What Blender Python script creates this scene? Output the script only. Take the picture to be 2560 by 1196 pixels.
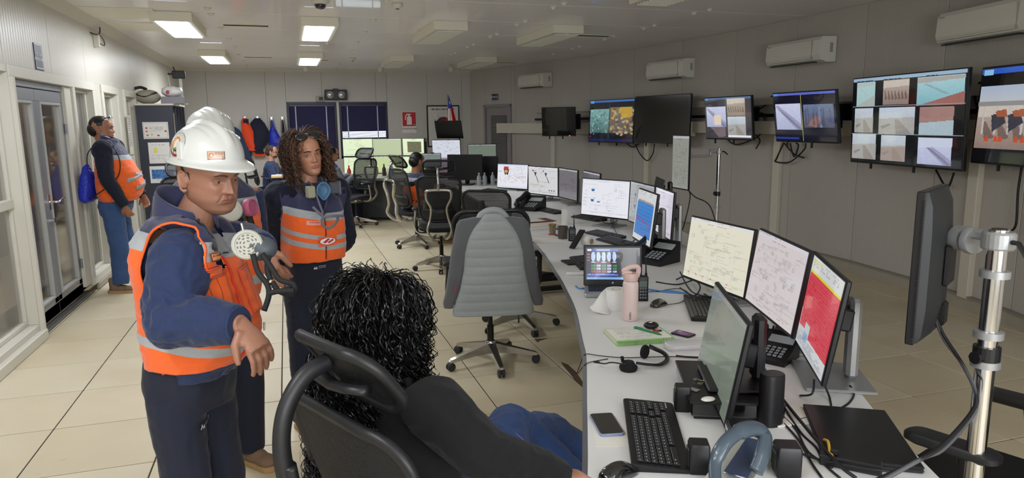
import bpy, bmesh, math, random
import numpy as np
from math import sin, cos, pi, radians, sqrt, atan2
from mathutils import Vector, Matrix, noise as mnoise
from mathutils.bvhtree import BVHTree
random.seed(7); RNG = np.random.default_rng(7)
SC = bpy.context.scene; COL = SC.collection
for o in list(bpy.data.objects): bpy.data.objects.remove(o)

# ---------------------------------------------------------------- camera, world, light, exposure
HC = 1.66
F_PX, YAW, PITCH, ROLL = 1742.2, .308769, .166844, -.012119
def cam_axes():
    fw = Vector((sin(YAW)*cos(PITCH), cos(YAW)*cos(PITCH), -sin(PITCH)))
    r0 = Vector((cos(YAW), -sin(YAW), 0)); u0 = r0.cross(fw)
    return r0*cos(ROLL)+u0*sin(ROLL), -r0*sin(ROLL)+u0*cos(ROLL), fw
CR, CU, CF = cam_axes()
cd = bpy.data.cameras.new('camera'); cam = bpy.data.objects.new('camera', cd); COL.objects.link(cam)
M = Matrix.Identity(4)
for i in range(3): M[i][0] = CR[i]; M[i][1] = CU[i]; M[i][2] = -CF[i]
M.translation = (0, 0, HC); cam.matrix_world = M
cd.sensor_width = 36; cd.lens = F_PX/2560*36; cd.clip_start = .05; SC.camera = cam
SC.view_settings.view_transform = 'Standard'; SC.view_settings.look = 'None'
SC.view_settings.gamma = 1; SC.view_settings.use_curve_mapping = False
SC.view_settings.exposure = 0.1
W = bpy.data.worlds.new('world'); SC.world = W; W.use_nodes = True
bg = W.node_tree.nodes['Background']; bg.inputs[0].default_value = (.78, .86, 1, 1); bg.inputs[1].default_value = 5
LAMP_E = 12.5
def area(name, loc, rot, sx, sy, e, col=(1, .97, .93)):
    l = bpy.data.lights.new(name, 'AREA'); l.shape = 'RECTANGLE'; l.size = sx; l.size_y = sy; l.energy = e; l.color = col
    o = bpy.data.objects.new(name, l); COL.objects.link(o); o.location = loc; o.rotation_euler = rot; return o
# daylight coming in through the big window in the wall behind the photographer
area('window_daylight', (0.9, -2.85, 1.45), (radians(90), 0, 0), 3.6, 1.5, 150, (.93, .96, 1))

def ray(px, py): return CF+CR*((px-1280)/F_PX)-CU*((py-598)/F_PX)
def atz(px, py, z=0.74):
    d = ray(px, py); return Vector((0, 0, HC))+d*((z-HC)/d.z)
def aty(px, py, y):
    d = ray(px, py); return Vector((0, 0, HC))+d*(y/d.y)
def atd(px, py, dist): return Vector((0, 0, HC))+ray(px, py)*dist

# ---------------------------------------------------------------- materials
def lin(c):
    if isinstance(c, str): c = [int(c[i:i+2], 16)/255 for i in (0, 2, 4)]
    return tuple((x/12.92 if x <= .04045 else ((x+.055)/1.055)**2.4) for x in c[:3])
MATS = {}
def mat(name, c='808080', rough=.5, metal=0, var=0, vscale=8, bump=0, bscale=60, coat=0, emit=0, trans=0, sheen=0, alpha=1, stretch=(1,1,1), ior=1.45):
    if name in MATS: return MATS[name]
    m = bpy.data.materials.new(name); m.use_nodes = True; n = m.node_tree; b = n.nodes['Principled BSDF']
    c = lin(c); b.inputs['Base Color'].default_value = (*c, 1); b.inputs['Roughness'].default_value = rough
    b.inputs['Metallic'].default_value = metal; b.inputs['Coat Weight'].default_value = coat; b.inputs['IOR'].default_value = ior
    b.inputs['Transmission Weight'].default_value = trans; b.inputs['Alpha'].default_value = alpha
    b.inputs['Sheen Weight'].default_value = sheen
    if emit: b.inputs['Emission Color'].default_value = (*c, 1); b.inputs['Emission Strength'].default_value = emit
    if var or bump:
        tc = n.nodes.new('ShaderNodeTexCoord'); mp = n.nodes.new('ShaderNodeMapping'); mp.inputs['Scale'].default_value = stretch
        n.links.new(tc.outputs['Object'], mp.inputs[0])
    if var:
        t = n.nodes.new('ShaderNodeTexNoise'); t.inputs['Scale'].default_value = vscale; t.inputs['Detail'].default_value = 4
        n.links.new(mp.outputs[0], t.inputs['Vector'])
        mx = n.nodes.new('ShaderNodeMix'); mx.data_type = 'RGBA'
        mx.inputs[6].default_value = (*[x*(1-var) for x in c], 1); mx.inputs[7].default_value = (*[min(1, x*(1+var)) for x in c], 1)
        n.links.new(t.outputs[0], mx.inputs[0]); n.links.new(mx.outputs[2], b.inputs['Base Color'])
    if bump:
        t2 = n.nodes.new('ShaderNodeTexNoise'); t2.inputs['Scale'].default_value = bscale; t2.inputs['Detail'].default_value = 3
        n.links.new(mp.outputs[0], t2.inputs['Vector'])
        bp = n.nodes.new('ShaderNodeBump'); bp.inputs['Strength'].default_value = bump; bp.inputs['Distance'].default_value = .01
        n.links.new(t2.outputs[0], bp.inputs['Height']); n.links.new(bp.outputs[0], b.inputs['Normal'])
    MATS[name] = m; return m
def attr_mat(name, emit=0, rough=.6, coat=0, sheen=0, bump=0, bscale=80, spec=.5, metal=0, stretch=(1,1,1)):
    if name in MATS: return MATS[name]
    m = bpy.data.materials.new(name); m.use_nodes = True; n = m.node_tree; b = n.nodes['Principled BSDF']
    a = n.nodes.new('ShaderNodeVertexColor'); a.layer_name = 'Col'
    b.inputs['Roughness'].default_value = rough; b.inputs['Coat Weight'].default_value = coat; b.inputs['Sheen Weight'].default_value = sheen
    b.inputs['Specular IOR Level'].default_value = spec; b.inputs['Metallic'].default_value = metal
    if emit:
        b.inputs['Base Color'].default_value = (.012, .012, .014, 1)
        n.links.new(a.outputs[0], b.inputs['Emission Color']); b.inputs['Emission Strength'].default_value = emit
    else: n.links.new(a.outputs[0], b.inputs['Base Color'])
    if bump:
        tc = n.nodes.new('ShaderNodeTexCoord'); mp = n.nodes.new('ShaderNodeMapping'); mp.inputs['Scale'].default_value = stretch
        n.links.new(tc.outputs['Object'], mp.inputs[0])
        t2 = n.nodes.new('ShaderNodeTexNoise'); t2.inputs['Scale'].default_value = bscale; t2.inputs['Detail'].default_value = 3
        n.links.new(mp.outputs[0], t2.inputs['Vector'])
        bp = n.nodes.new('ShaderNodeBump'); bp.inputs['Strength'].default_value = bump; bp.inputs['Distance'].default_value = .01
        n.links.new(t2.outputs[0], bp.inputs['Height']); n.links.new(bp.outputs[0], b.inputs['Normal'])
    MATS[name] = m; return m
def rib_mat(name, c, rough, axis, pitch, strength=.6, var=.05, coat=0):
    """sheet metal sandwich panel: fine ribs as relief along one object axis"""
    m = mat(name, c, rough, var=var, vscale=1.3, coat=coat); n = m.node_tree; b = n.nodes['Principled BSDF']
    tc = n.nodes.new('ShaderNodeTexCoord'); sp = n.nodes.new('ShaderNodeSeparateXYZ'); n.links.new(tc.outputs['Object'], sp.inputs[0])
    ml = n.nodes.new('ShaderNodeMath'); ml.operation = 'MULTIPLY'; ml.inputs[1].default_value = 1/pitch; n.links.new(sp.outputs[axis], ml.inputs[0])
    fr = n.nodes.new('ShaderNodeMath'); fr.operation = 'FRACT'; n.links.new(ml.outputs[0], fr.inputs[0])
    rp = n.nodes.new('ShaderNodeValToRGB'); e = rp.color_ramp.elements
    e[0].position = 0; e[0].color = (0, 0, 0, 1); e[1].position = .12; e[1].color = (1, 1, 1, 1)
    q = e.new(.5); q.color = (.93, .93, .93, 1); q = e.new(.88); q.color = (1, 1, 1, 1); q = e.new(1.0); q.color = (0, 0, 0, 1)
    n.links.new(fr.outputs[0], rp.inputs[0])
    bp = n.nodes.new('ShaderNodeBump'); bp.inputs['Strength'].default_value = strength; bp.inputs['Distance'].default_value = .003
    n.links.new(rp.outputs[0], bp.inputs['Height']); n.links.new(bp.outputs[0], b.inputs['Normal'])
    return m

# ---------------------------------------------------------------- mesh helpers
class MB:
    def __init__(s, M=None): s.v = []; s.f = []; s.M = M; s.sm = False
    def add(s, vs, fs, M=None):
        k = len(s.v); M = M if M is not None else s.M
        if M is not None: vs = [M @ Vector(p) for p in vs]
        s.v += [tuple(p) for p in vs]; s.f += [tuple(i+k for i in f) for f in fs]; return s
    def box(s, x0, x1, y0, y1, z0, z1, M=None):
        return s.add([(x0,y0,z0),(x1,y0,z0),(x1,y1,z0),(x0,y1,z0),(x0,y0,z1),(x1,y0,z1),(x1,y1,z1),(x0,y1,z1)],
              [(0,3,2,1),(4,5,6,7),(0,1,5,4),(1,2,6,5),(2,3,7,6),(3,0,4,7)], M)
    def rb(s, x0, x1, y0, y1, z0, z1, b=.004, M=None):
        b = min(b, (x1-x0)*.49, (y1-y0)*.49, (z1-z0)*.49); vs = []; ix = {}
        for sx in (0, 1):
            for sy in (0, 1):
                for sz in (0, 1):
                    X = (x0, x1)[sx]; Y = (y0, y1)[sy]; Z = (z0, z1)[sz]; dx = b*(1-2*sx); dy = b*(1-2*sy); dz = b*(1-2*sz)
                    ix[sx,sy,sz] = len(vs); vs += [(X, Y+dy, Z+dz), (X+dx, Y, Z+dz), (X+dx, Y+dy, Z)]
        fs = []
        for a in (0, 1): fs.append([ix[a,p,q] for p, q in ((0,0),(1,0),(1,1),(0,1))][::(1 if a else -1)])
        for a in (0, 1): fs.append([ix[p,a,q]+1 for p, q in ((0,0),(1,0),(1,1),(0,1))][::(-1 if a else 1)])
        for a in (0, 1): fs.append([ix[p,q,a]+2 for p, q in ((0,0),(1,0),(1,1),(0,1))][::(1 if a else -1)])
        for a in (0, 1):
            for c in (0, 1):
                fs.append([ix[a,c,0], ix[a,c,1], ix[a,c,1]+1, ix[a,c,0]+1]); fs.append([ix[a,0,c], ix[a,1,c], ix[a,1,c]+2, ix[a,0,c]+2])
                fs.append([ix[0,a,c]+1, ix[1,a,c]+1, ix[1,a,c]+2, ix[0,a,c]+2])
        for k in ix.values(): fs.append([k, k+1, k+2])
        return s.add(vs, fs, M)
    def ring(s, loops, close=True, cap=True, M=None):
        n = len(loops[0]); vs = [p for l in loops for p in l]; fs = []
        for i in range(len(loops)-1):
            for j in range(n if close else n-1):
                a = i*n+j; b = i*n+(j+1) % n; fs.append((a, b, b+n, a+n))
        if cap: fs.append(tuple(range(n))[::-1]); fs.append(tuple(range((len(loops)-1)*n, len(loops)*n)))
        return s.add(vs, fs, M)
    def tube(s, pts, r=.005, n=8, closed=False, flat=1.0, up=None, M=None):
        pts = [Vector(p) for p in pts]; m = len(pts); rs = r if hasattr(r, '__len__') else [r]*m; loops = []; prev = None
        for i, p in enumerate(pts):
            if closed: t = pts[(i+1) % m]-pts[i-1]
            else: t = pts[min(i+1, m-1)]-pts[max(i-1, 0)]
            if t.length < 1e-9: t = Vector((0, 0, 1))
            t.normalize()
            if up is not None: nn = Vector(up)-t*t.dot(Vector(up))
            elif prev is None: a = Vector((0,0,1)) if abs(t.z) < .9 else Vector((1,0,0)); nn = a-t*t.dot(a)
            else: nn = prev-t*t.dot(prev)
            if nn.length < 1e-6: nn = t.orthogonal()
            nn.normalize(); prev = nn; b = t.cross(nn)
            loops.append([p+nn*(cos(2*pi*k/n)*rs[i])+b*(sin(2*pi*k/n)*rs[i]*flat) for k in range(n)])
        if closed: loops.append(loops[0]); return s.ring(loops, cap=False, M=M)
        return s.ring(loops, M=M)
    def cyl(s, p0, p1, r0, r1=None, n=16, M=None): return s.tube([p0, p1], [r0, r0 if r1 is None else r1], n, M=M)
    def lathe(s, prof, n=24, c=(0,0,0), ax='z', M=None):
        loops = []
        for r, z in prof:
            l = []
            for k in range(n):
                a = 2*pi*k/n; p = (r*cos(a), r*sin(a), z)
                if ax == 'y': p = (p[0], p[2], -p[1])
                if ax == 'x': p = (p[2], p[0], p[1])
                l.append((p[0]+c[0], p[1]+c[1], p[2]+c[2]))
            loops.append(l)
        return s.ring(loops, M=M)
    def prism(s, poly, z0, z1, M=None): return s.ring([[(x, y, z0) for x, y in poly], [(x, y, z1) for x, y in poly]], M=M)
    def ell(s, c, r, R=None, nu=20, nv=12, M=None):
        c = Vector(c); loops = []
        for i in range(nv+1):
            ph = -pi/2+pi*(i+.001)/(nv+.002); l = []
            for k in range(nu):
                a = 2*pi*k/nu; p = Vector((r[0]*cos(ph)*cos(a), r[1]*cos(ph)*sin(a), r[2]*sin(ph)))
                if R is not None: p = R @ p
                l.append(c+p)
            loops.append(l)
        return s.ring(loops, M=M)
    def build(s, name, m, parent=None, smooth=None, loc=None):
        me = bpy.data.meshes.new(name); me.from_pydata(s.v, [], s.f)
        if m is not None: me.materials.append(m)
        if smooth: me.polygons.foreach_set('use_smooth', [True]*len(me.polygons))
        o = bpy.data.objects.new(name, me); COL.objects.link(o)
        if smooth == 'auto':
            md = o.modifiers.new('e', 'EDGE_SPLIT'); md.split_angle = radians(35)
        if parent is not None: o.parent = parent
        if loc is not None: o.location = loc
        me.update(); return o
def recalc(o):
    b = bmesh.new(); b.from_mesh(o.data); bmesh.ops.recalc_face_normals(b, faces=b.faces); b.to_mesh(o.data); b.free(); return o
def tag(o, label=None, cat=None, group=None, kind=None):
    for k, v in (('label', label), ('category', cat), ('group', group), ('kind', kind)):
        if v: o[k] = v
    return o
def thing(name, label, cat, loc=(0,0,0), rz=0, group=None):
    o = bpy.data.objects.new(name, None); COL.objects.link(o); o.empty_display_size = .1
    o.location = loc; o.rotation_euler = (0, 0, rz); return tag(o, label, cat, group)
def kids(o): return [c for c in ALLKIDS.get(o.name, [])]
ALLKIDS = {}
def copy_thing(root, loc, rz, label, group=None):
    ch = {}
    for o in bpy.data.objects:
        if o.parent: ch.setdefault(o.parent.name, []).append(o)
    r = root.copy(); COL.objects.link(r); r.location = loc; r.rotation_euler = (0, 0, rz); r['label'] = label
    if group: r['group'] = group
    for c in ch.get(root.name, []):
        k = c.copy(); COL.objects.link(k); k.parent = r
        for g in ch.get(c.name, []):
            q = g.copy(); COL.objects.link(q); q.parent = k
    return r
def RZ(a): return Matrix.Rotation(a, 4, 'Z')
def RX(a): return Matrix.Rotation(a, 4, 'X')
def RY(a): return Matrix.Rotation(a, 4, 'Y')
def TR(x, y, z): return Matrix.Translation((x, y, z))
def spline(pts, n=8):
    """Catmull-Rom through points"""
    P = [Vector(p) for p in pts]; out = []
    for i in range(len(P)-1):
        a = P[max(i-1, 0)]; b = P[i]; c = P[i+1]; d = P[min(i+2, len(P)-1)]
        for k in range(n):
            t = k/n; out.append(.5*((2*b)+(c-a)*t+(2*a-5*b+4*c-d)*t*t+(3*b-a-3*c+d)*t**3))
    out.append(P[-1]); return out
def rrect(w, h, r, n=5):
    out = []
    for cx, cy, a0 in ((w/2-r, h/2-r, 0), (-w/2+r, h/2-r, 90), (-w/2+r, -h/2+r, 180), (w/2-r, -h/2+r, 270)):
        for k in range(n+1): a = radians(a0+90*k/n); out.append((cx+r*cos(a), cy+r*sin(a)))
    return out
def text(s, size, m, M, parent=None, name='lettering', ext=0.0003, align='CENTER'):
    c = bpy.data.curves.new(name, 'FONT'); c.body = s; c.size = size; c.align_x = align; c.align_y = 'CENTER'; c.extrude = ext
    c.resolution_u = 2
    o = bpy.data.objects.new(name, c); COL.objects.link(o)
    me = bpy.data.meshes.new_from_object(o.evaluated_get(bpy.context.evaluated_depsgraph_get()))
    bpy.data.objects.remove(o); me.transform(M); me.materials.clear(); me.materials.append(m)
    o = bpy.data.objects.new(name, me); COL.objects.link(o)
    if parent: o.parent = parent
    return o
# local frame for things facing local -Y: text lies in XZ plane
FACE = RX(radians(90))
# ---------------------------------------------------------------- flat printed or lit pictures as coloured grids
FONT = {}
_f = """A757/B656/C347/D656/E747/F744/G357/H575/I727/J117/K565/L447/M775/N755/O757/P764/Q757/R765/S313/T722/U557/V552/W577/X525/Y522/Z717"""
class CV:
    def __init__(s, w, h, c='ffffff'): s.w = w; s.h = h; s.a = np.zeros((h, w, 3)); s.a[:] = lin(c)
    def r(s, x0, y0, x1, y1, c): s.a[int(y0*s.h):max(int(y1*s.h), int(y0*s.h)+1), int(x0*s.w):max(int(x1*s.w), int(x0*s.w)+1)] = lin(c)
    def frame(s, x0, y0, x1, y1, c):
        px = 1.01/s.w; py = 1.01/s.h
        s.r(x0, y0, x1, y0+py, c); s.r(x0, y1-py, x1, y1, c); s.r(x0, y0, x0+px, y1, c); s.r(x1-px, y0, x1, y1, c)
    def words(s, x0, y0, x1, y1, c, rows=6, dens=.6, k=.6):
        rh = (y1-y0)/rows
        for i in range(rows):
            x = x0
            while x < x1:
                w = random.uniform(.01, .05)
                if random.random() < dens: s.mixr(x, y0+i*rh, min(x+w, x1), y0+(i+.5)*rh, c, k)
                x += w+.008
    def mixr(s, x0, y0, x1, y1, c, k):
        sl = (slice(int(y0*s.h), max(int(y1*s.h), int(y0*s.h)+1)), slice(int(x0*s.w), max(int(x1*s.w), int(x0*s.w)+1)))
        s.a[sl] = s.a[sl]*(1-k)+np.array(lin(c))*k
    def poly(s, P, c, k=1):
        X, Y = np.meshgrid((np.arange(s.w)+.5)/s.w, (np.arange(s.h)+.5)/s.h); ins = np.zeros(X.shape, bool); n = len(P)
        for i in range(n):
            x0, y0 = P[i]; x1, y1 = P[(i+1) % n]
            if y0 == y1: continue
            cond = ((y0 > Y) != (y1 > Y)) & (X < (x1-x0)*(Y-y0)/(y1-y0)+x0); ins ^= cond
        s.a[ins] = s.a[ins]*(1-k)+np.array(lin(c))*k
    def disc(s, cx, cy, rx, ry, c, k=1):
        X, Y = np.meshgrid((np.arange(s.w)+.5)/s.w, (np.arange(s.h)+.5)/s.h); m = ((X-cx)/rx)**2+((Y-cy)/ry)**2 < 1
        s.a[m] = s.a[m]*(1-k)+np.array(lin(c))*k
    def noise(s, x0, y0, x1, y1, k, cell=1, seed=0):
        sl = (slice(int(y0*s.h), int(y1*s.h)), slice(int(x0*s.w), int(x1*s.w))); sub = s.a[sl]; h, w = sub.shape[:2]
        g = np.random.default_rng(seed).random((h//cell+2, w//cell+2, 1)); g = np.repeat(np.repeat(g, cell, 0), cell, 1)[:h, :w]
        s.a[sl] = sub*(1+k*(g-.5)*2)
    def grad(s, x0, y0, x1, y1, c0, c1):
        a = int(y0*s.h); b = int(y1*s.h); l = int(x0*s.w); r = int(x1*s.w)
        t = np.linspace(0, 1, max(b-a, 1))[:, None, None]; s.a[a:b, l:r] = np.array(lin(c0))*(1-t)+np.array(lin(c1))*t
def canvas_mesh(cv, w, h, name, m, M=None, parent=None, fn=None):
    """grid in the local XZ plane facing -Y, centre at the origin; one flat colour per face"""
    W_, H_ = cv.w, cv.h; a = np.clip(cv.a, 0, 1.5)
    X, Z = np.meshgrid(np.linspace(-w/2, w/2, W_+1), np.linspace(h/2, -h/2, H_+1))
    co = np.stack([X, np.zeros_like(X), Z], -1).reshape(-1, 3)
    if fn is not None: co = fn(co)
    i = (np.arange(H_)[:, None]*(W_+1)+np.arange(W_)[None]).ravel()
    F = np.stack([i, i+W_+1, i+W_+2, i+1], 1)
    # merge flat runs of colour: rows of equal colour become one face
    me = bpy.data.meshes.new(name); me.vertices.add(len(co)); me.vertices.foreach_set('co', co.ravel())
    me.loops.add(F.size); me.loops.foreach_set('vertex_index', F.ravel()); me.polygons.add(len(F))
    me.polygons.foreach_set('loop_start', np.arange(len(F))*4); me.polygons.foreach_set('loop_total', np.full(len(F), 4))
    me.update(calc_edges=True)
    ca = me.color_attributes.new('Col', 'FLOAT_COLOR', 'CORNER')
    cc = np.concatenate([np.repeat(a.reshape(-1, 3), 4, 0), np.ones((F.size, 1))], 1); ca.data.foreach_set('color', cc.astype(np.float32).ravel())
    if M is not None: me.transform(M)
    me.materials.append(m); o = bpy.data.objects.new(name, me); COL.objects.link(o)
    if parent is not None: o.parent = parent
    return o
# ================================================================ THE ROOM
CZ = 2.82; YB = 15.9; XL = -1.96; T = .6045; GX, GY = -1.938, 7.287
WALLP = [(4.10, 15.9), (4.68, 14.35), (5.03, 13.1), (5.33, 11.9), (5.55, 10.65), (5.70, 9.4), (5.78, 8.2), (5.80, 7.05), (5.78, 5.98), (5.68, 4.95), (5.46, 3.95), (5.08, 3.0), (4.55, 2.1), (3.9, 1.3)]
m_wallL = rib_mat('panel_left', 'c9c6ba', .36, 1, .055, .7)
m_wallB = rib_mat('panel_back', 'c6c3bd', .5, 0, .06, .3)
m_wallR = rib_mat('panel_right', 'b5b0a8', .42, 0, .05, .22)
m_ceil = rib_mat('panel_ceiling', 'e9e5e5', .3, 1, .05, .22, coat=.3)
m_white = mat('white_paint', 'cecbbf', .4, var=.05, vscale=4)
m_alu = mat('grey_aluminium', '8d9096', .38, .45, var=.05, vscale=9)
m_dark = mat('joint_dark', '3a3835', .8)
def slab_struct(name, mb, m): o = mb.build(name, m); return tag(recalc(o), kind='structure')
# floor slab and tiles
floor = slab_struct('floor', MB().box(-2.3, 6.6, -3.2, 16.1, -.2, -.004), mat('floor_joint', '2b2824', .9))
def tile_mat(name, c):
    m = mat(name, c, .38, var=.08, vscale=2.3, coat=.0, bump=.04, bscale=5); n = m.node_tree; b = n.nodes['Principled BSDF']
    src = b.inputs['Base Color'].links[0].from_socket
    tc = n.nodes.new('ShaderNodeTexCoord'); geo = n.nodes.new('ShaderNodeNewGeometry')
    t = n.nodes.new('ShaderNodeTexNoise'); t.inputs['Scale'].default_value = 1.1; t.inputs['Detail'].default_value = 6; n.links.new(geo.outputs['Position'], t.inputs['Vector'])
    r = n.nodes.new('ShaderNodeValToRGB'); r.color_ramp.elements[0].position = .48; r.color_ramp.elements[1].position = .78; n.links.new(t.outputs[0], r.inputs[0])
    mu = n.nodes.new('ShaderNodeMath'); mu.operation = 'MULTIPLY'; mu.inputs[1].default_value = .45; n.links.new(r.outputs[0], mu.inputs[0])
    mx = n.nodes.new('ShaderNodeMix'); mx.data_type = 'RGBA'; mx.inputs[7].default_value = (*lin('a98f62'), 1)
    n.links.new(mu.outputs[0], mx.inputs[0]); n.links.new(src, mx.inputs[6])
    # scattered small dark scuffs
    v = n.nodes.new('ShaderNodeTexNoise'); v.inputs['Scale'].default_value = 26; mp = n.nodes.new('ShaderNodeMapping'); mp.inputs['Scale'].default_value = (.35, 1, 1)
    n.links.new(geo.outputs['Position'], mp.inputs[0]); n.links.new(mp.outputs[0], v.inputs['Vector'])
    r2 = n.nodes.new('ShaderNodeValToRGB'); r2.color_ramp.elements[0].position = .72; r2.color_ramp.elements[1].position = .8; r2.color_ramp.elements[1].color = (.3, .3, .3, 1)
    n.links.new(v.outputs[0], r2.inputs[0]); mx2 = n.nodes.new('ShaderNodeMix'); mx2.data_type = 'RGBA'; mx2.inputs[7].default_value = (*lin('6b5a40'), 1)
    n.links.new(r2.outputs[0], mx2.inputs[0]); n.links.new(mx.outputs[2], mx2.inputs[6]); n.links.new(mx2.outputs[2], b.inputs['Base Color'])
    return m
TM = [tile_mat('floor_tile_a', 'cfc4a8'), tile_mat('floor_tile_b', 'cbc0a3'), tile_mat('floor_tile_c', 'd2c8ae')]
tmesh = []
for tm in TM:
    g = .0035; o = MB().rb(g, T-g, g, T-g, -.012, 0, .0018).build('floor_tile', tm); tmesh.append(o.data); bpy.data.objects.remove(o)
far = MB()
for i in range(-1, 14):
    for j in range(-18, 15):
        x = GX+i*T; y = GY+j*T
        if i >= 0 and .9 < y < 11 and x < 6.2:
            o = bpy.data.objects.new('floor_tile', random.choice(tmesh)); COL.objects.link(o); o.parent = floor; o.location = (x, y, 0)
        else: far.rb(x+.0035, x+T-.0035, y+.0035, y+T-.0035, -.012, 0, .0018)
far.build('floor_tile_field', TM[0], floor)['kind'] = 'stuff'
# ceiling: white sheet panels laid across the room
ceil = slab_struct('ceiling', MB().box(-2.3, 6.6, -3.2, 16.1, CZ+.02, CZ+.2), m_dark)
y = 8.13-1.25*9
while y < 16.2:
    MB().rb(-2.2, 6.5, y+.004, y+1.246, CZ, CZ+.03, .004).build('ceiling_panel', m_ceil, ceil); y += 1.25
# ceiling cornice trims
tag(MB().add([(XL, -3, CZ), (XL, 16, CZ), (XL, 16, CZ-.09), (XL, -3, CZ-.09), (XL+.09, -3, CZ), (XL+.09, 16, CZ)], [(0,1,2,3), (3,2,5,4), (0,4,5,1), (0,3,4), (1,5,2)]).build('trim_1', m_white), kind='structure')
tag(MB().add([(-2, YB, CZ), (4.2, YB, CZ), (4.2, YB, CZ-.06), (-2, YB, CZ-.06), (-2, YB-.06, CZ), (4.2, YB-.06, CZ)], [(0,3,2,1), (3,4,5,2), (0,1,5,4), (0,4,3), (1,2,5)]).build('trim_2', m_white), kind='structure')
# left wall with its glazed openings
wl = slab_struct('wall_left', MB().box(XL-.12, XL-.02, -3.1, 16, 2.13, CZ).box(XL-.12, XL-.02, -3.1, 2.6, 0, 2.13).box(XL-.12, XL-.02, 8.72, 9.04, 0, 2.13).box(XL-.12, XL-.02, 9.88, 10.2, 0, 2.13).box(XL-.12, XL-.02, 11.0, 16, 0, 2.13), m_dark)
def panel(y0, y1, z0, z1): MB().rb(XL-.025, XL, y0+.002, y1-.002, z0, z1, .003).build('wall_panel', m_wallL, wl)
yy = -3.0
while yy < 15.9: panel(yy, min(yy+1.15, 15.9), 2.13, CZ); yy += 1.15
for a, b in ((-3, 2.6), (8.72, 9.04), (9.88, 10.2), (11.0, 12.15), (12.15, 13.3), (13.3, 14.45), (14.45, 15.9)): panel(a, b, 0, 2.13)
slab_struct('baseboard_left', MB().rb(XL, XL+.03, 8.0, 15.9, 0, .07, .008).rb(XL, XL+.03, -3, 6.2, 0, .06, .008), mat('baseboard_grey', 'a39c8e', .6, var=.1))
glass = mat('glazing', 'dfe6e4', .03, trans=1, ior=1.35, alpha=.55)
# white header over the double door
tag(MB().rb(XL-.1, XL+.03, 6.2, 7.86, 2.04, 2.13, .004).build('trim_3', m_white), kind='structure')
def frame_open(mb, y0, y1, z0, z1, t, d0, d1):
    mb.rb(d0, d1, y0, y1, z1-t, z1, .004); mb.rb(d0, d1, y0, y1, z0, z0+t, .004); mb.rb(d0, d1, y0, y0+t, z0+t, z1-t, .004); mb.rb(d0, d1, y1-t, y1, z0+t, z1-t, .004)
wn = 1
def left_window(y0, y1, n, mull=None, t=.085):
    w = MB(); frame_open(w, y0, y1, .07, 2.13, t, XL-.1, XL+.02)
    o = tag(w.build('window_%d' % n, m_white), kind='structure')
    i = MB(); frame_open(i, y0+t, y1-t, .07+t, 2.13-t, .035, XL-.1, XL-.05)
    if mull: i.rb(XL-.1, XL-.04, y0+t, y1-t, mull-.035, mull+.035, .004)
    i.build('inner_frame', m_white, o)
    MB().box(XL-.078, XL-.072, y0+t+.02, y1-t-.02, .17, 2.03).build('pane', glass, o); return o
sl = left_window(4.75, 6.24, 1, 1.09, .06); left_window(2.7, 4.7, 6, 1.09, .06)
MB().rb(XL-.12, XL+.06, 2.6, 6.24, 0, .08, .006).build('sill', m_white, sl)
left_window(7.87, 8.72, 2); left_window(9.04, 9.88, 3); w3 = left_window(10.2, 11.0, 4, .8)
m_blind = mat('grey_roller_blind', '9d9a92', .8)
for a, b in ((7.97, 8.62), (9.14, 9.78)): tag(MB().rb(XL-.13, XL-.12, a, b, .2, 2.05, .002).build('roller_blind', m_blind), 'grey roller blind closed behind the narrow window '+('beside the double door' if a < 8 else 'second from the double door'), 'blind', 'roller blinds')
# double door
def leaf(n, y0, y1, handle):
    m = MB(); frame_open(m, y0, y1, .05, 1.98, .1, XL-.07, XL-.03); m.rb(XL-.07, XL-.03, y0, y1, .05, .2, .004)
    o = tag(m.build('door_%d' % n, m_alu), kind='structure')
    i = MB(); frame_open(i, y0+.1, y1-.1, .2, 1.88, .025, XL-.06, XL-.02); i.build('glazing_bead', mat('bead', 'aeb0ae', .4, .2), o)
    MB().box(XL-.055, XL-.049, y0+.11, y1-.11, .21, 1.87).build('pane', glass, o)
    if handle:
        h = MB().tube(spline([(XL-.03, y0+.05, 1.02), (XL+.03, y0+.055, 1.02), (XL+.045, y0+.09, 1.025), (XL+.045, y0+.2, 1.04)]), .009, 8)
        h.build('door_handle', mat('chrome', 'd8d8da', .15, 1), o, smooth=True)
        MB().cyl((XL-.03, y0+.05, .86), (XL+.0, y0+.05, .86), .02).rb(XL-.03, XL-.024, y0+.03, y0+.07, .95, 1.09, .002).build('lock', MATS['chrome'], o)
        for z in (.3, 1.6): MB().cyl((XL-.02, y1-.01, z), (XL-.02, y1-.01, z+.09), .012, n=8).build('hinge', m_alu, o)
leaf(1, 6.24, 6.90, False); leaf(2, 6.90, 7.66, True)
tag(MB().rb(XL-.1, XL+.0, 7.66, 7.865, .1, 2.04, .004).build('trim_4', m_white), kind='structure')
tag(MB().rb(XL-.1, XL+.05, 6.2, 6.245, 0, 2.04, .004).build('trim_5', m_white), kind='structure')
tag(MB().rb(XL-.1, XL-.02, 6.24, 7.66, 1.985, 2.04, .003).build('trim_6', m_alu), kind='structure')
tag(MB().rb(XL-.12, XL+.01, 6.24, 7.9, 0, .02, .003).build('trim_7', mat('threshold', '6c6a66', .5, .4)), kind='structure')
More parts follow.
